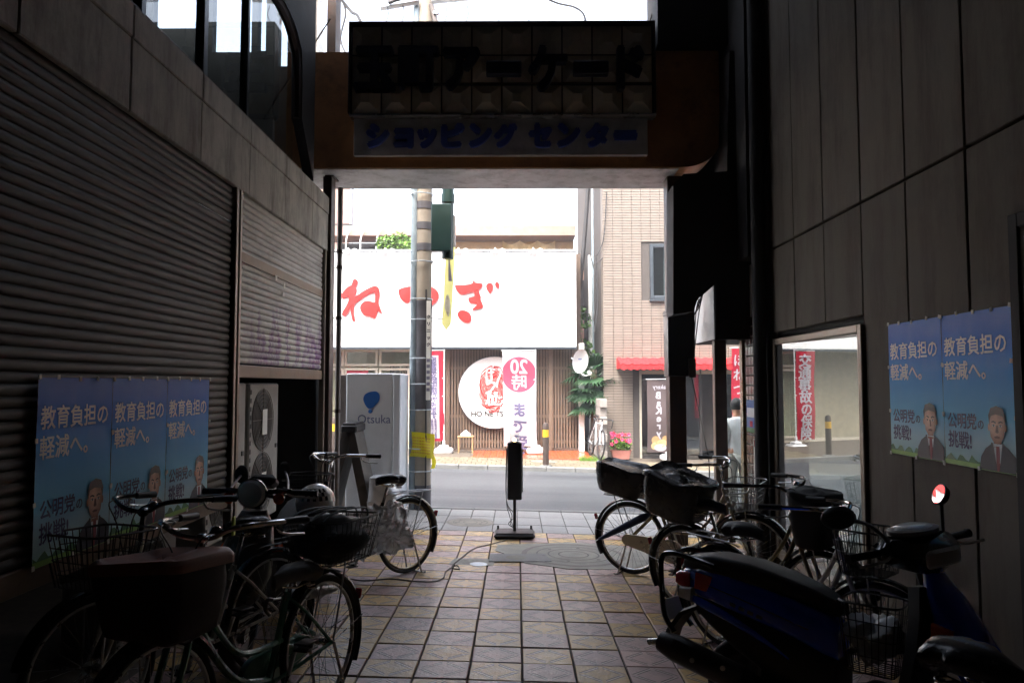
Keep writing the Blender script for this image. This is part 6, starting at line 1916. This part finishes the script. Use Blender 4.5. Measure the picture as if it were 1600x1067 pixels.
def umbrella(label, a, b, m_):
    o_ = thing('umbrella', label, 'umbrella')
    a, b = Vector(a), Vector(b)
    d = b - a
    pts = [a + d * q for q in (0, .03, .15, .45, .75, .85)]
    G().tube(pts, [.004, .012, .022, .030, .036, .014], 9).obj('canopy', m_, o_)
    G().tube([a - d * .04, a], .004, 6).obj('tip', 'alu', o_)
    G().tube([a + d * .85, b], .005, 6).obj('shaft', 'alu', o_)
    G().tube(cr([b, b + d * .06, b + d * .08 + Vector((0, 0, -.04)), b + d * .03 + Vector((0, 0, -.07))]), .010, 7).obj('handle', 'black_plastic', o_)
u0 = at(934, 843, y=6.75); u1 = at(1030, 796, y=6.62)
umbrella('folded navy umbrella strapped along the rear wheel of the beige framed bicycle', u0, u1, 'umbrella_navy')
u0 = inworld(b1, (-.30, -.10, .52)); u1 = inworld(b1, (.28, -.09, .60))
umbrella('folded grey umbrella strapped beside the rear wheel of the dark green bicycle', u0, u1, 'umbrella_grey')
o = G().box((0, 0, 0), (.012, .03, .10), None, .003).obj('key_tag', 'tag_lime', None, inworld(b2, (.42, .15, .88))); tag(o, 'lime yellow tag hanging behind the chrome handlebar', 'tag')
G().cyl((0, 0, .05), (0, 0, .09), .003, n=5).obj('loop', 'cable', o)
# the racing bicycle across the road, front wheel towards us
def road_bike():
    x, y = X(922, 17.8), 17.85
    t = thing('bicycle', 'white racing bicycle leaning by the low block wall across the road', 'bicycle', (x, y, ZS), 0)
    t.rotation_euler = (R(-6), 0, R(-83))
    for px_ in (0, .98): wheel(t, .335, 'rubber', Matrix.Translation((px_, 0, .335)))
    g = G()
    for a, b in (((.42, 0, .27), (.28, 0, .80)), ((.28, 0, .78), (.84, 0, .80)), ((.42, 0, .27), (.86, 0, .66)), ((.86, 0, .64), (.83, 0, .84))): g.tube([a, b], .016, 7)
    for sg_ in (-1, 1): g.tube([(.42, .03 * sg_, .27), (0, .06 * sg_, .335)], .009, 5); g.tube([(.29, .02 * sg_, .76), (0, .06 * sg_, .335)], .008, 5); g.tube([(.865, .03 * sg_, .64), (.98, .045 * sg_, .335)], .011, 5)
    g.obj('frame', 'frame_white', t)
    g = G(); g.tube(cr([(.95, -.21, .72), (.98, -.21, .80), (.99, -.21, .88), (.90, -.20, .90), (.86, 0, .90), (.90, .20, .90), (.99, .21, .88), (.98, .21, .80), (.95, .21, .72)]), .014, 7); g.tube([(.83, 0, .84), (.88, 0, .90)], .015, 7); g.obj('handlebar', 'black_plastic', t)
    saddle(G(), .26, .14, .05).obj('saddle', 'black_plastic', t, (.25, 0, .92)); G().cyl((.28, 0, .78), (.26, 0, .9), .012).obj('seat_post', 'black_plastic', t)
    g = G(); g.prism([(.42 + .09 * math.cos(6.283 * i / 16), .27 + .09 * math.sin(6.283 * i / 16)) for i in range(16)], -.06, -.05); g.tube([(.42, -.07, .27), (.50, -.08, .12)], .01, 5); g.tube([(.42, .07, .27), (.34, .08, .42)], .01, 5); g.obj('crank', 'black_plastic', t)
road_bike()

# ================================================================== SCOOTERS
def scooter(label, rear, head, paint, round_lamp=False, rails=True, steer=0.0, reflective=True, fo=0.0):
    x, y = rear
    d = Vector((head[0], head[1], 0)).normalized()
    t = thing('scooter', label, 'scooter', (x, y, gz(x, y)), 0, 'scooters parked in the alley')
    t.rotation_euler = (R(-4 if not round_lamp else 0), 0, math.atan2(d.y, d.x))
    rw, wb_ = .215, 1.18
    hbt, hax = Vector((1.02, 0, .50)), Vector((-.30, 0, 1)).normalized()
    S = Matrix.Translation(hbt) @ Matrix.Rotation(R(steer), 4, hax) @ Matrix.Translation(-hbt)
    S = Matrix.Translation((fo, 0, 0)) @ S
    for k, T in ((0, Matrix.Translation((0, 0, rw))), (1, S @ Matrix.Translation((wb_, 0, rw)))):
        wv_ = part('wheel', t); wv_.matrix_local = T
        G().ring((0, 0, 0), rw - .045, .045, 'Y', 32, 10).obj('tyre', 'rubber', wv_)
        g = G(); g.lathe([(rw - .075, -.03), (rw - .085, -.012), (.05, -.01), (.04, -.05), (.0, -.05)], 24, (0, 0, 0), 'Y'); g.lathe([(rw - .075, .03), (rw - .085, .012), (.05, .01), (.04, .05), (.0, .05)], 24, (0, 0, 0), 'Y'); g.obj('rim', 'scooter_grey', wv_)
    # tail body
    ring = [(-.36, .045, .650, .700), (-.32, .075, .625, .735), (-.22, .115, .600, .755), (-.08, .140, .575, .745), (.10, .150, .540, .715), (.28, .140, .495, .680), (.40, .115, .440, .640), (.46, .085, .420, .580)]
    G().loft([rrect(a, b, c, e, 4, .55) for a, b, c, e in ring]).obj('tail_fairing', paint, t)
    ring = [(-.26, .06, .52, .61), (-.16, .10, .46, .60), (-.02, .128, .38, .58), (.15, .142, .30, .55), (.34, .132, .26, .50), (.47, .10, .25, .44)]
    G().loft([rrect(a, b, c, e, 4, .5) for a, b, c, e in ring]).obj('lower_cover', 'black_plastic', t)
    # side flash: raised spear of paint
    for sg_ in (-1, 1):
        G().tube(cr([(-.31, .088 * sg_, .600), (-.20, .128 * sg_, .585), (-.02, .158 * sg_, .540), (.16, .166 * sg_, .470), (.26, .155 * sg_, .415)]), [.006, .010, .014, .017, .02, .022, .023, .023, .023, .022, .021, .02, .018, .016, .014, .012, .01, .008, .006, .005, .004], 8, flat=(1, .45)).obj('side_flash', paint, t)
        G().tube(cr([(-.30, .086 * sg_, .69), (-.10, .141 * sg_, .665), (.12, .1535 * sg_, .62), (.34, .130 * sg_, .56)]), .0022, 5).obj('panel_seam', 'black_plastic', t)
        g = G()
        for q in range(4): g.box((-.02 + .045 * q, .152 * sg_, .608 - .011 * q), (.028, .004, .016), (0, R(14), 0))
        g.obj('decal', 'grey_logo', t, smooth=False)
    # seat
    ring = [(-.34, .050, .735, .770), (-.30, .085, .735, .800), (-.15, .120, .725, .825), (.05, .128, .705, .812), (.22, .118, .680, .775), (.36, .098, .650, .735), (.44, .070, .625, .700), (.47, .04, .63, .68)]
    G().loft([rrect(a, b, c, e, 4, .6) for a, b, c, e in ring]).obj('seat', 'seat_vinyl', t)
    # floor, leg shield, front cover
    G().box((.63, 0, .265), (.42, .30, .05), None, .02).obj('floorboard', 'black_plastic', t)
    prof = [(.80, .27, .16), (.86, .30, .19), (.90, .42, .205), (.925, .56, .20), (.935, .70, .17), (.925, .82, .12)]
    rings = []
    for a, z, hw in prof: rings.append([(a - .05, -hw * .82, z), (a, -hw, z + .01), (a + .045, -hw * .6, z + .01), (a + .06, 0, z + .01), (a + .045, hw * .6, z + .01), (a, hw, z + .01), (a - .05, hw * .82, z), (a - .02, 0, z)])
    G().loft(rings).obj('leg_shield', 'black_plastic', t, (fo, 0, 0))
    rings = []
    for a, z, hw, dp in ((1.22, .35, .05, .05), (1.17, .42, .12, .13), (1.10, .54, .165, .14), (1.04, .67, .16, .12), (.985, .80, .13, .09), (.95, .89, .08, .05)):
        rings.append([(a + dp * math.cos(q) * (1 if math.cos(q) > 0 else .7), hw * math.sin(q), z) for q in [6.2832 * i / 16 for i in range(16)]])
    G().loft(rings).obj('front_cover', paint, t, (fo, 0, 0))
    for sg_ in (-1, 1):
        G().loft([rrect(.98, .03, .60, .70, 3, .5, yc=.16 * sg_), rrect(1.06, .025, .62, .68, 3, .5, yc=.15 * sg_)]).obj('turn_signal', 'orange_lens', t, (fo, 0, 0))
    # engine, swing arm, muffler on the right
    G().loft([rrect(-.06, .03, .16, .28, 4, .5, yc=.12), rrect(.02, .05, .12, .31, 4, .5, yc=.12), rrect(.30, .05, .14, .30, 4, .5, yc=.12), rrect(.42, .04, .17, .28, 4, .5, yc=.12)]).obj('transmission_case', 'black_plastic', t)
    G().box((.22, 0, .27), (.30, .16, .18), None, .03).obj('engine', 'black_plastic', t)
    mf = part('muffler', t)
    G().tube([(.30, -.15, .22), (.16, -.17, .235), (.05, -.175, .27), (-.31, -.175, .345), (-.40, -.17, .36)], [.030, .050, .066, .068, .050], 14).obj('can', 'black_plastic', mf)
    G().tube([(.06, -.235, .29), (-.30, -.235, .355)], .05, 8, flat=(1, .35)).obj('heat_shield', 'black_plastic', mf)
    G().tube([(-.40, -.17, .36), (-.47, -.175, .342)], .016, 10).obj('outlet', 'alu', mf)
    G().tube([(.36, -.05, .2), (.30, -.15, .22)], .018, 8).obj('header', 'scooter_grey', mf)
    for q in (-.18, -.02): G().cyl((q, -.262, .33), (q, -.25, .33), .012, n=8).obj('bolt', 'alu', mf)
    # rear mudguard and plate
    rings = []
    for a, z in ((-.24, .55), (-.34, .50), (-.41, .40), (-.45, .28)): rings.append([(a - .01, -.075, z), (a - .02, 0, z + .006), (a - .01, .075, z), (a + .01, .07, z - .01), (a, 0, z), (a + .01, -.07, z - .01)])
    G().loft(rings).obj('rear_mudguard', 'black_plastic', t)
    G().box((-.42, 0, .50), (.008, .17, .105), (0, R(-22), 0), .002).obj('number_plate', 'vending', t)
    # tail lamp
    G().loft([rrect(-.375, .07, .645, .70, 4, .5), rrect(-.35, .085, .635, .715, 4, .5), rrect(-.28, .10, .63, .72, 4, .5)]).obj('tail_lamp', 'tail_red', t)
    for sg_ in (-1, 1):
        G().loft([rrect(-.33, .03, .585, .64, 3, .5, yc=.09 * sg_), rrect(-.25, .032, .58, .65, 3, .5, yc=.115 * sg_)]).obj('turn_signal', 'clear_lens', t)
        if reflective:
            G().box((-.19, .128 * sg_, .685), (.085, .012, .085), (R(-10 * sg_), R(8), R(-12 * sg_)), .003).obj('red_patch', 'tail_red', t)
            G().box((-.30, .10 * sg_, .612), (.05, .012, .03), (0, R(8), R(-12 * sg_)), .003).obj('red_patch', 'tail_red', t)
    if rails:
        for sg_ in (-1, 1):
            G().tube(cr([(-.12, .15 * sg_, .775), (-.28, .125 * sg_, .80), (-.40, .105 * sg_, .80), (-.445, .10 * sg_, .76), (-.44, .10 * sg_, .62), (-.42, .10 * sg_, .48), (-.36, .10 * sg_, .40)], 5), .0145, 8).obj('grab_rail', 'black_gloss', t)
        G().tube([(-.41, -.1, .80), (-.41, .1, .80)], .010, 8).obj('rack_bar', 'black_gloss', t)
    # steered front
    F_ = part('front_end', t); F_.matrix_local = S
    g = G()
    for sg_ in (-1, 1): g.tube([(1.05, .085 * sg_, .44), (wb_, .085 * sg_, rw)], .022, 8)
    g.tube([(1.02, 0, .5), (.87, 0, .98)], .022, 8)
    g.obj('fork', 'black_plastic', F_)
    g = G(); rings = []
    for i in range(13):
        a = R(20 + 140 * i / 12)
        rings.append([((rw + .05) * math.cos(a), -.075, (rw + .02) * math.sin(a)), ((rw + .065) * math.cos(a), 0, (rw + .05) * math.sin(a)), ((rw + .05) * math.cos(a), .075, (rw + .02) * math.sin(a)), ((rw + .045) * math.cos(a), 0, (rw + .03) * math.sin(a))])
    g.loft(rings).obj('front_mudguard', paint, F_, (wb_, 0, rw))
    hz = 1.0
    if not round_lamp:
        rings = []
        for yv, x0, x1, z0, z1 in ((-.21, .86, .93, .965, 1.01), (-.17, .82, .98, .93, 1.03), (-.08, .78, 1.03, .90, 1.055), (0, .775, 1.05, .89, 1.06), (.08, .78, 1.03, .90, 1.055), (.17, .82, .98, .93, 1.03), (.21, .86, .93, .965, 1.01)):
            rings.append([(x0, yv, z0 + .05), (x0 + .03, yv, z1 - .005), (x0 * .4 + x1 * .6, yv, z1), (x1, yv, (z0 + z1) / 2), (x1 - .05, yv, z0), (x0 + .04, yv, z0 + .005)])
        G().loft(rings).obj('handle_cowl', 'black_gloss', F_, angle=60)
        G().loft([[(.885 + .085 * q * math.cos(a) , .125 * q * math.sin(a), z + .05 * (.885 + .085 * q * math.cos(a) - .885)) for a in [6.2832 * i / 24 for i in range(24)]] for q, z in ((1.0, 1.048), (1.0, 1.068), (.85, 1.072))]).obj('speedometer', 'pipe_grey', F_)
        G().loft([[(.885 + .065 * q * math.cos(a), .10 * q * math.sin(a), z) for a in [6.2832 * i / 24 for i in range(24)]] for q, z in ((1.0, 1.073), (.9, 1.078))]).obj('dial_glass', 'clear_lens', F_)
        G().loft([rrect(1.035, .10, .93, 1.01, 4, .6), rrect(1.055, .07, .945, 1.0, 4, .6)]).obj('headlight', 'clear_lens', F_)
    else:
        G().lathe([(0, -.13), (.05, -.12), (.082, -.05), (.090, .0), (.090, .012), (.084, .016)], 24, (1.02, 0, 1.0), 'X').obj('headlight', 'black_gloss', F_)
        G().lathe([(.084, .0), (.07, .022), (.03, .034), (0, .036)], 24, (1.034, 0, 1.0), 'X').obj('headlight_lens', 'clear_lens', F_)
        G().tube([(.90, -.2, 1.0), (.92, 0, .99), (.90, .2, 1.0)], .016, 8).obj('handlebar', 'black_gloss', F_)
        for sg_ in (-1, 1):
            G().cyl((.96, .07 * sg_, .98), (.98, .14 * sg_, .97), .012, n=6).obj('signal_stem', 'black_plastic', F_)
            G().lathe([(.0, -.03), (.03, -.02), (.034, .01), (.0, .025)], 12, (.98, .15 * sg_, .965), 'X').obj('turn_signal', 'orange_lens', F_)
        G().box((.86, .02, 1.05), (.12, .16, .07), (0, R(-25), 0), .025).obj('speedometer', 'black_plastic', F_)
    for sg_ in (-1, 1):
        G().tube([(.895, .20 * sg_, .992), (.865, .34 * sg_, .985)], [.017, .018], 10).obj('grip', 'black_plastic', F_)
        G().lathe([(.021, -.008), (.021, .008)], 10, (.864, .348 * sg_, .985), 'Y').obj('bar_end', 'black_plastic', F_)
        G().tube(cr([(.935, .19 * sg_, .985), (.955, .24 * sg_, .975), (.935, .36 * sg_, .965)]), .007, 6, flat=(1, .7)).obj('brake_lever', 'alu', F_)
    return t, F_
def mirror(F_, foot, head_c, face, rad=(.062, .048), stem='black_plastic'):
    """mirror head whose glass looks along face (given in world axes; converted by the caller)"""
    mr = part('mirror', F_)
    G().tube(cr([foot, (foot[0] * .5 + head_c[0] * .5 + .0, foot[1] * .55 + head_c[1] * .45, foot[2] * .4 + head_c[2] * .6), head_c]), .0085, 8).obj('stem', stem, mr)
    q = Vector(face).normalized().to_track_quat('Z', 'Y').to_matrix().to_4x4()
    T = Matrix.Translation(Vector(head_c)) @ q
    g = G(); g.X = T
    n = 24
    g.loft([[(rad[0] * k * math.cos(a), rad[1] * k * math.sin(a), z) for a in [6.2832 * i / n for i in range(n)]] for k, z in ((.3, -.03), (.8, -.022), (1.0, -.004), (1.0, .004), (.93, .005))])
    g.obj('shell', 'black_plastic', mr)
    g = G(); g.X = T
    g.loft([[(rad[0] * k * math.cos(a), rad[1] * k * math.sin(a), .0055) for a in [6.2832 * i / n for i in range(n)]] for k in (.001, .92)], caps=False)
    g.obj('mirror_glass', 'mirror_glass', mr, smooth=False)
sc1, f1 = scooter('blue motor scooter with black seat and grab rails in the foreground', (1.15, 3.85), (.77, -.64), 'scooter_blue', steer=-32, fo=-.12)
wire_basket(.30, .26, .24, .20, .30, .0026, 7).obj('leg_basket', 'wire_black', sc1, (.60, 0, .42))
lump('bag', 'white plastic bag lying in the wire basket on the floor of the blue scooter', 'bag', sc1, (.60, .0, .55), (.11, .12, .10), 'white_plastic', 5, amp=.35)
bpy.context.view_layer.update()
def mirror_at(F_, foot, px, py, y, aim, rad):
    inv = F_.matrix_world.inverted()
    c = at(px, py, y=y)
    face = (Vector(aim) - c).normalized() + (Vector((0, 0, H)) - c).normalized() if aim else None
    return inv, c, face
inv, c, face = mirror_at(f1, None, 1468, 772, 3.36, at(738, 478, y=18.55), None)
mirror(f1, (.90, .16, 1.03), inv @ c, inv.to_3x3() @ face, (.062, .047))
c2 = at(1310, 809, y=2.95)
mirror(f1, (.90, -.16, 1.03), inv @ c2, inv.to_3x3() @ Vector((.1, .95, .1)), (.066, .046))
sc2, f2 = scooter('dark grey motor scooter with round headlight facing the viewer behind the posters', (-1.55, 5.55), (-.05, -1.0), 'scooter_grey', round_lamp=True, rails=False, steer=4, reflective=False)
bpy.context.view_layer.update()
inv = f2.matrix_world.inverted()
c3 = at(378, 741, y=4.95)
mirror(f2, (.90, -.18, 1.0), inv @ c3, inv.to_3x3() @ Vector((.35, .9, .05)), (.05, .062))
c4 = at(445, 735, y=5.15)
mirror(f2, (.90, .18, 1.0), inv @ c4, inv.to_3x3() @ Vector((.5, .8, .05)), (.05, .062))
# helmet resting on the grey scooter seat
hc = at(493, 785, y=5.35)
hl = thing('helmet', 'silver open face helmet with a black chequer band resting on the grey scooter', 'helmet', hc, R(-110))
rh = .135
def hel(u, v):
    a = 6.2832 * u; b = R(-28 + 118 * v)
    return (rh * 1.12 * math.cos(a) * math.cos(b), rh * .98 * math.sin(a) * math.cos(b), rh * math.sin(b))
G().grid(hel, 40, 18).obj('shell', 'helmet_silver', hl)
g = G()
for i in range(9):
    for j in range(3):
        if (i + j) % 2: continue
        a0 = -.1 + i * .16; b0 = 12 + 13 * j
        g.grid(lambda u, v, a0=a0, b0=b0: (rh * 1.128 * math.cos(a0 + .16 * u) * math.cos(R(b0 + 13 * v)), rh * .99 * math.sin(a0 + .16 * u) * math.cos(R(b0 + 13 * v)), rh * 1.008 * math.sin(R(b0 + 13 * v))), 2, 2)
g.obj('chequer_band', 'black_gloss', hl)
G().ring((0, 0, -.062), rh * .97, .012, 'Z', 30, 6).obj('trim', 'black_plastic', hl)
G().lathe([(0, 0), (.10, 0), (.11, .02), (.0, .03)], 20, (0, 0, -.055)).obj('lining', 'bag_black', hl)

# ================================================================== PERSON outside the showcase
def person():
    px, py = at(1151, 600, y=10.9).x, 10.9
    zf = GS(px)
    t = thing('person', 'person in pale grey shirt standing with back turned beyond the showcase glass', 'person', (px, py, zf), R(15)); t.scale = (.95, .95, .95)
    def skin_body(name, verts, edges, radii, m_, root=0, sub=2):
        me = bpy.data.meshes.new(name)
        me.from_pydata(verts, edges, [])
        o = bpy.data.objects.new(name, me); col.objects.link(o)
        md = o.modifiers.new('skin', 'SKIN')
        for i, rr in enumerate(radii): me.skin_vertices[0].data[i].radius = rr if isinstance(rr, tuple) else (rr, rr)
        me.skin_vertices[0].data[root].use_root = True
        sb = o.modifiers.new('sub', 'SUBSURF'); sb.levels = sub; sb.render_levels = sub
        dg = bpy.context.evaluated_depsgraph_get()
        me2 = bpy.data.meshes.new_from_object(o.evaluated_get(dg))
        bpy.data.objects.remove(o)
        me2.name = name; me2.materials.clear(); me2.materials.append(M[m_]); me2.polygons.foreach_set('use_smooth', [True] * len(me2.polygons))
        return put(me2, name, t)
    # body: one continuous figure, facing +Y (away)
    V = [(0, 0, .90), (0, .0, 1.08), (0, -.01, 1.28), (0, .0, 1.40), (0, .01, 1.46), (0, .03, 1.55), (0, .03, 1.64),
         (-.17, -.01, 1.34), (-.22, .01, 1.10), (-.18, .14, .95), (-.15, .20, .93), (.17, -.01, 1.34), (.22, .01, 1.10), (.18, .14, .95), (.15, .20, .93),
         (-.09, 0, .85), (-.10, .02, .48), (-.10, -.01, .10), (-.10, .12, .04), (.09, 0, .85), (.10, -.03, .48), (.10, -.06, .10), (.10, .07, .04)]
    Ed = [(0, 1), (1, 2), (2, 3), (3, 4), (4, 5), (5, 6), (2, 7), (7, 8), (8, 9), (9, 10), (2, 11), (11, 12), (12, 13), (13, 14), (0, 15), (15, 16), (16, 17), (17, 18), (0, 19), (19, 20), (20, 21), (21, 22)]
    Rr = [(.14, .10), (.135, .10), (.16, .105), (.10, .07), (.052, .055), (.075, .09), (.06, .075), (.055, .06), (.042, .045), (.034, .034), (.03, .025), (.055, .06), (.042, .045), (.034, .034), (.03, .025), (.085, .09), (.058, .06), (.04, .045), (.035, .03), (.085, .09), (.058, .06), (.04, .045), (.035, .03)]
    skin_body('body', V, Ed, Rr, 'skin')
    Vs = [(0, 0, .80), (0, 0, 1.05), (0, -.01, 1.27), (0, 0, 1.39), (0, .01, 1.44), (-.175, -.01, 1.335), (-.225, .01, 1.10), (-.19, .11, .98), (.175, -.01, 1.335), (.225, .01, 1.10), (.19, .11, .98)]
    Es = [(0, 1), (1, 2), (2, 3), (3, 4), (2, 5), (5, 6), (6, 7), (2, 8), (8, 9), (9, 10)]
    skin_body('shirt', Vs, Es, [(.175, .13), (.165, .125), (.185, .125), (.12, .085), (.07, .07), (.10, .10), (.085, .085), (.07, .07), (.10, .10), (.085, .085), (.07, .07)], 'cloth_grey', 1)
    Vt = [(0, 0, .88), (-.095, 0, .80), (-.10, .02, .48), (-.10, -.01, .12), (.095, 0, .80), (.10, -.03, .48), (.10, -.06, .12)]
    skin_body('trousers', Vt, [(0, 1), (1, 2), (2, 3), (0, 4), (4, 5), (5, 6)], [(.15, .12), (.105, .11), (.08, .085), (.07, .075), (.105, .11), (.08, .085), (.07, .075)], 'trouser')
    G().grid(lambda u, v: (.088 * math.cos(6.2832 * u) * math.cos(R(-35 + 125 * v)), .03 - .012 + .105 * math.sin(6.2832 * u) * math.cos(R(-35 + 125 * v)), 1.60 + .115 * math.sin(R(-35 + 125 * v))), 24, 12).obj('hair', 'hair', t)
    for sg_ in (-1, 1):
        G().loft([rrect(-.13, .035, .0, .05, 3, .6), rrect(.0, .045, .0, .10, 3, .6), rrect(.13, .04, .0, .06, 3, .6), rrect(.16, .02, .005, .04, 3, .6)]).obj('shoe', 'bag_black', t, (.10 * sg_, .02 if sg_ < 0 else -.03, 0), (0, 0, R(90)))
person()
# ------------------------------------------------------------------ thin scattering volume added to imitate lens glare
hz_ = bpy.data.materials.new('glare veil')
hz_.use_nodes = True
t = hz_.node_tree
t.nodes.clear()
o = N(t, 'ShaderNodeOutputMaterial')
v = N(t, 'ShaderNodeVolumePrincipled')
v.inputs['Color'].default_value = (0.86, 0.90, 1.0, 1)
v.inputs['Density'].default_value = 0.003
v.inputs['Anisotropy'].default_value = 0.0
t.links.new(v.outputs[0], o.inputs['Volume'])
me = G().span((-40, -12, -6.0), (40, 60, 11.5)).mesh('glare_haze', [hz_], smooth=False)
hz = put(me, 'glare_haze')
hz['kind'] = 'stuff'
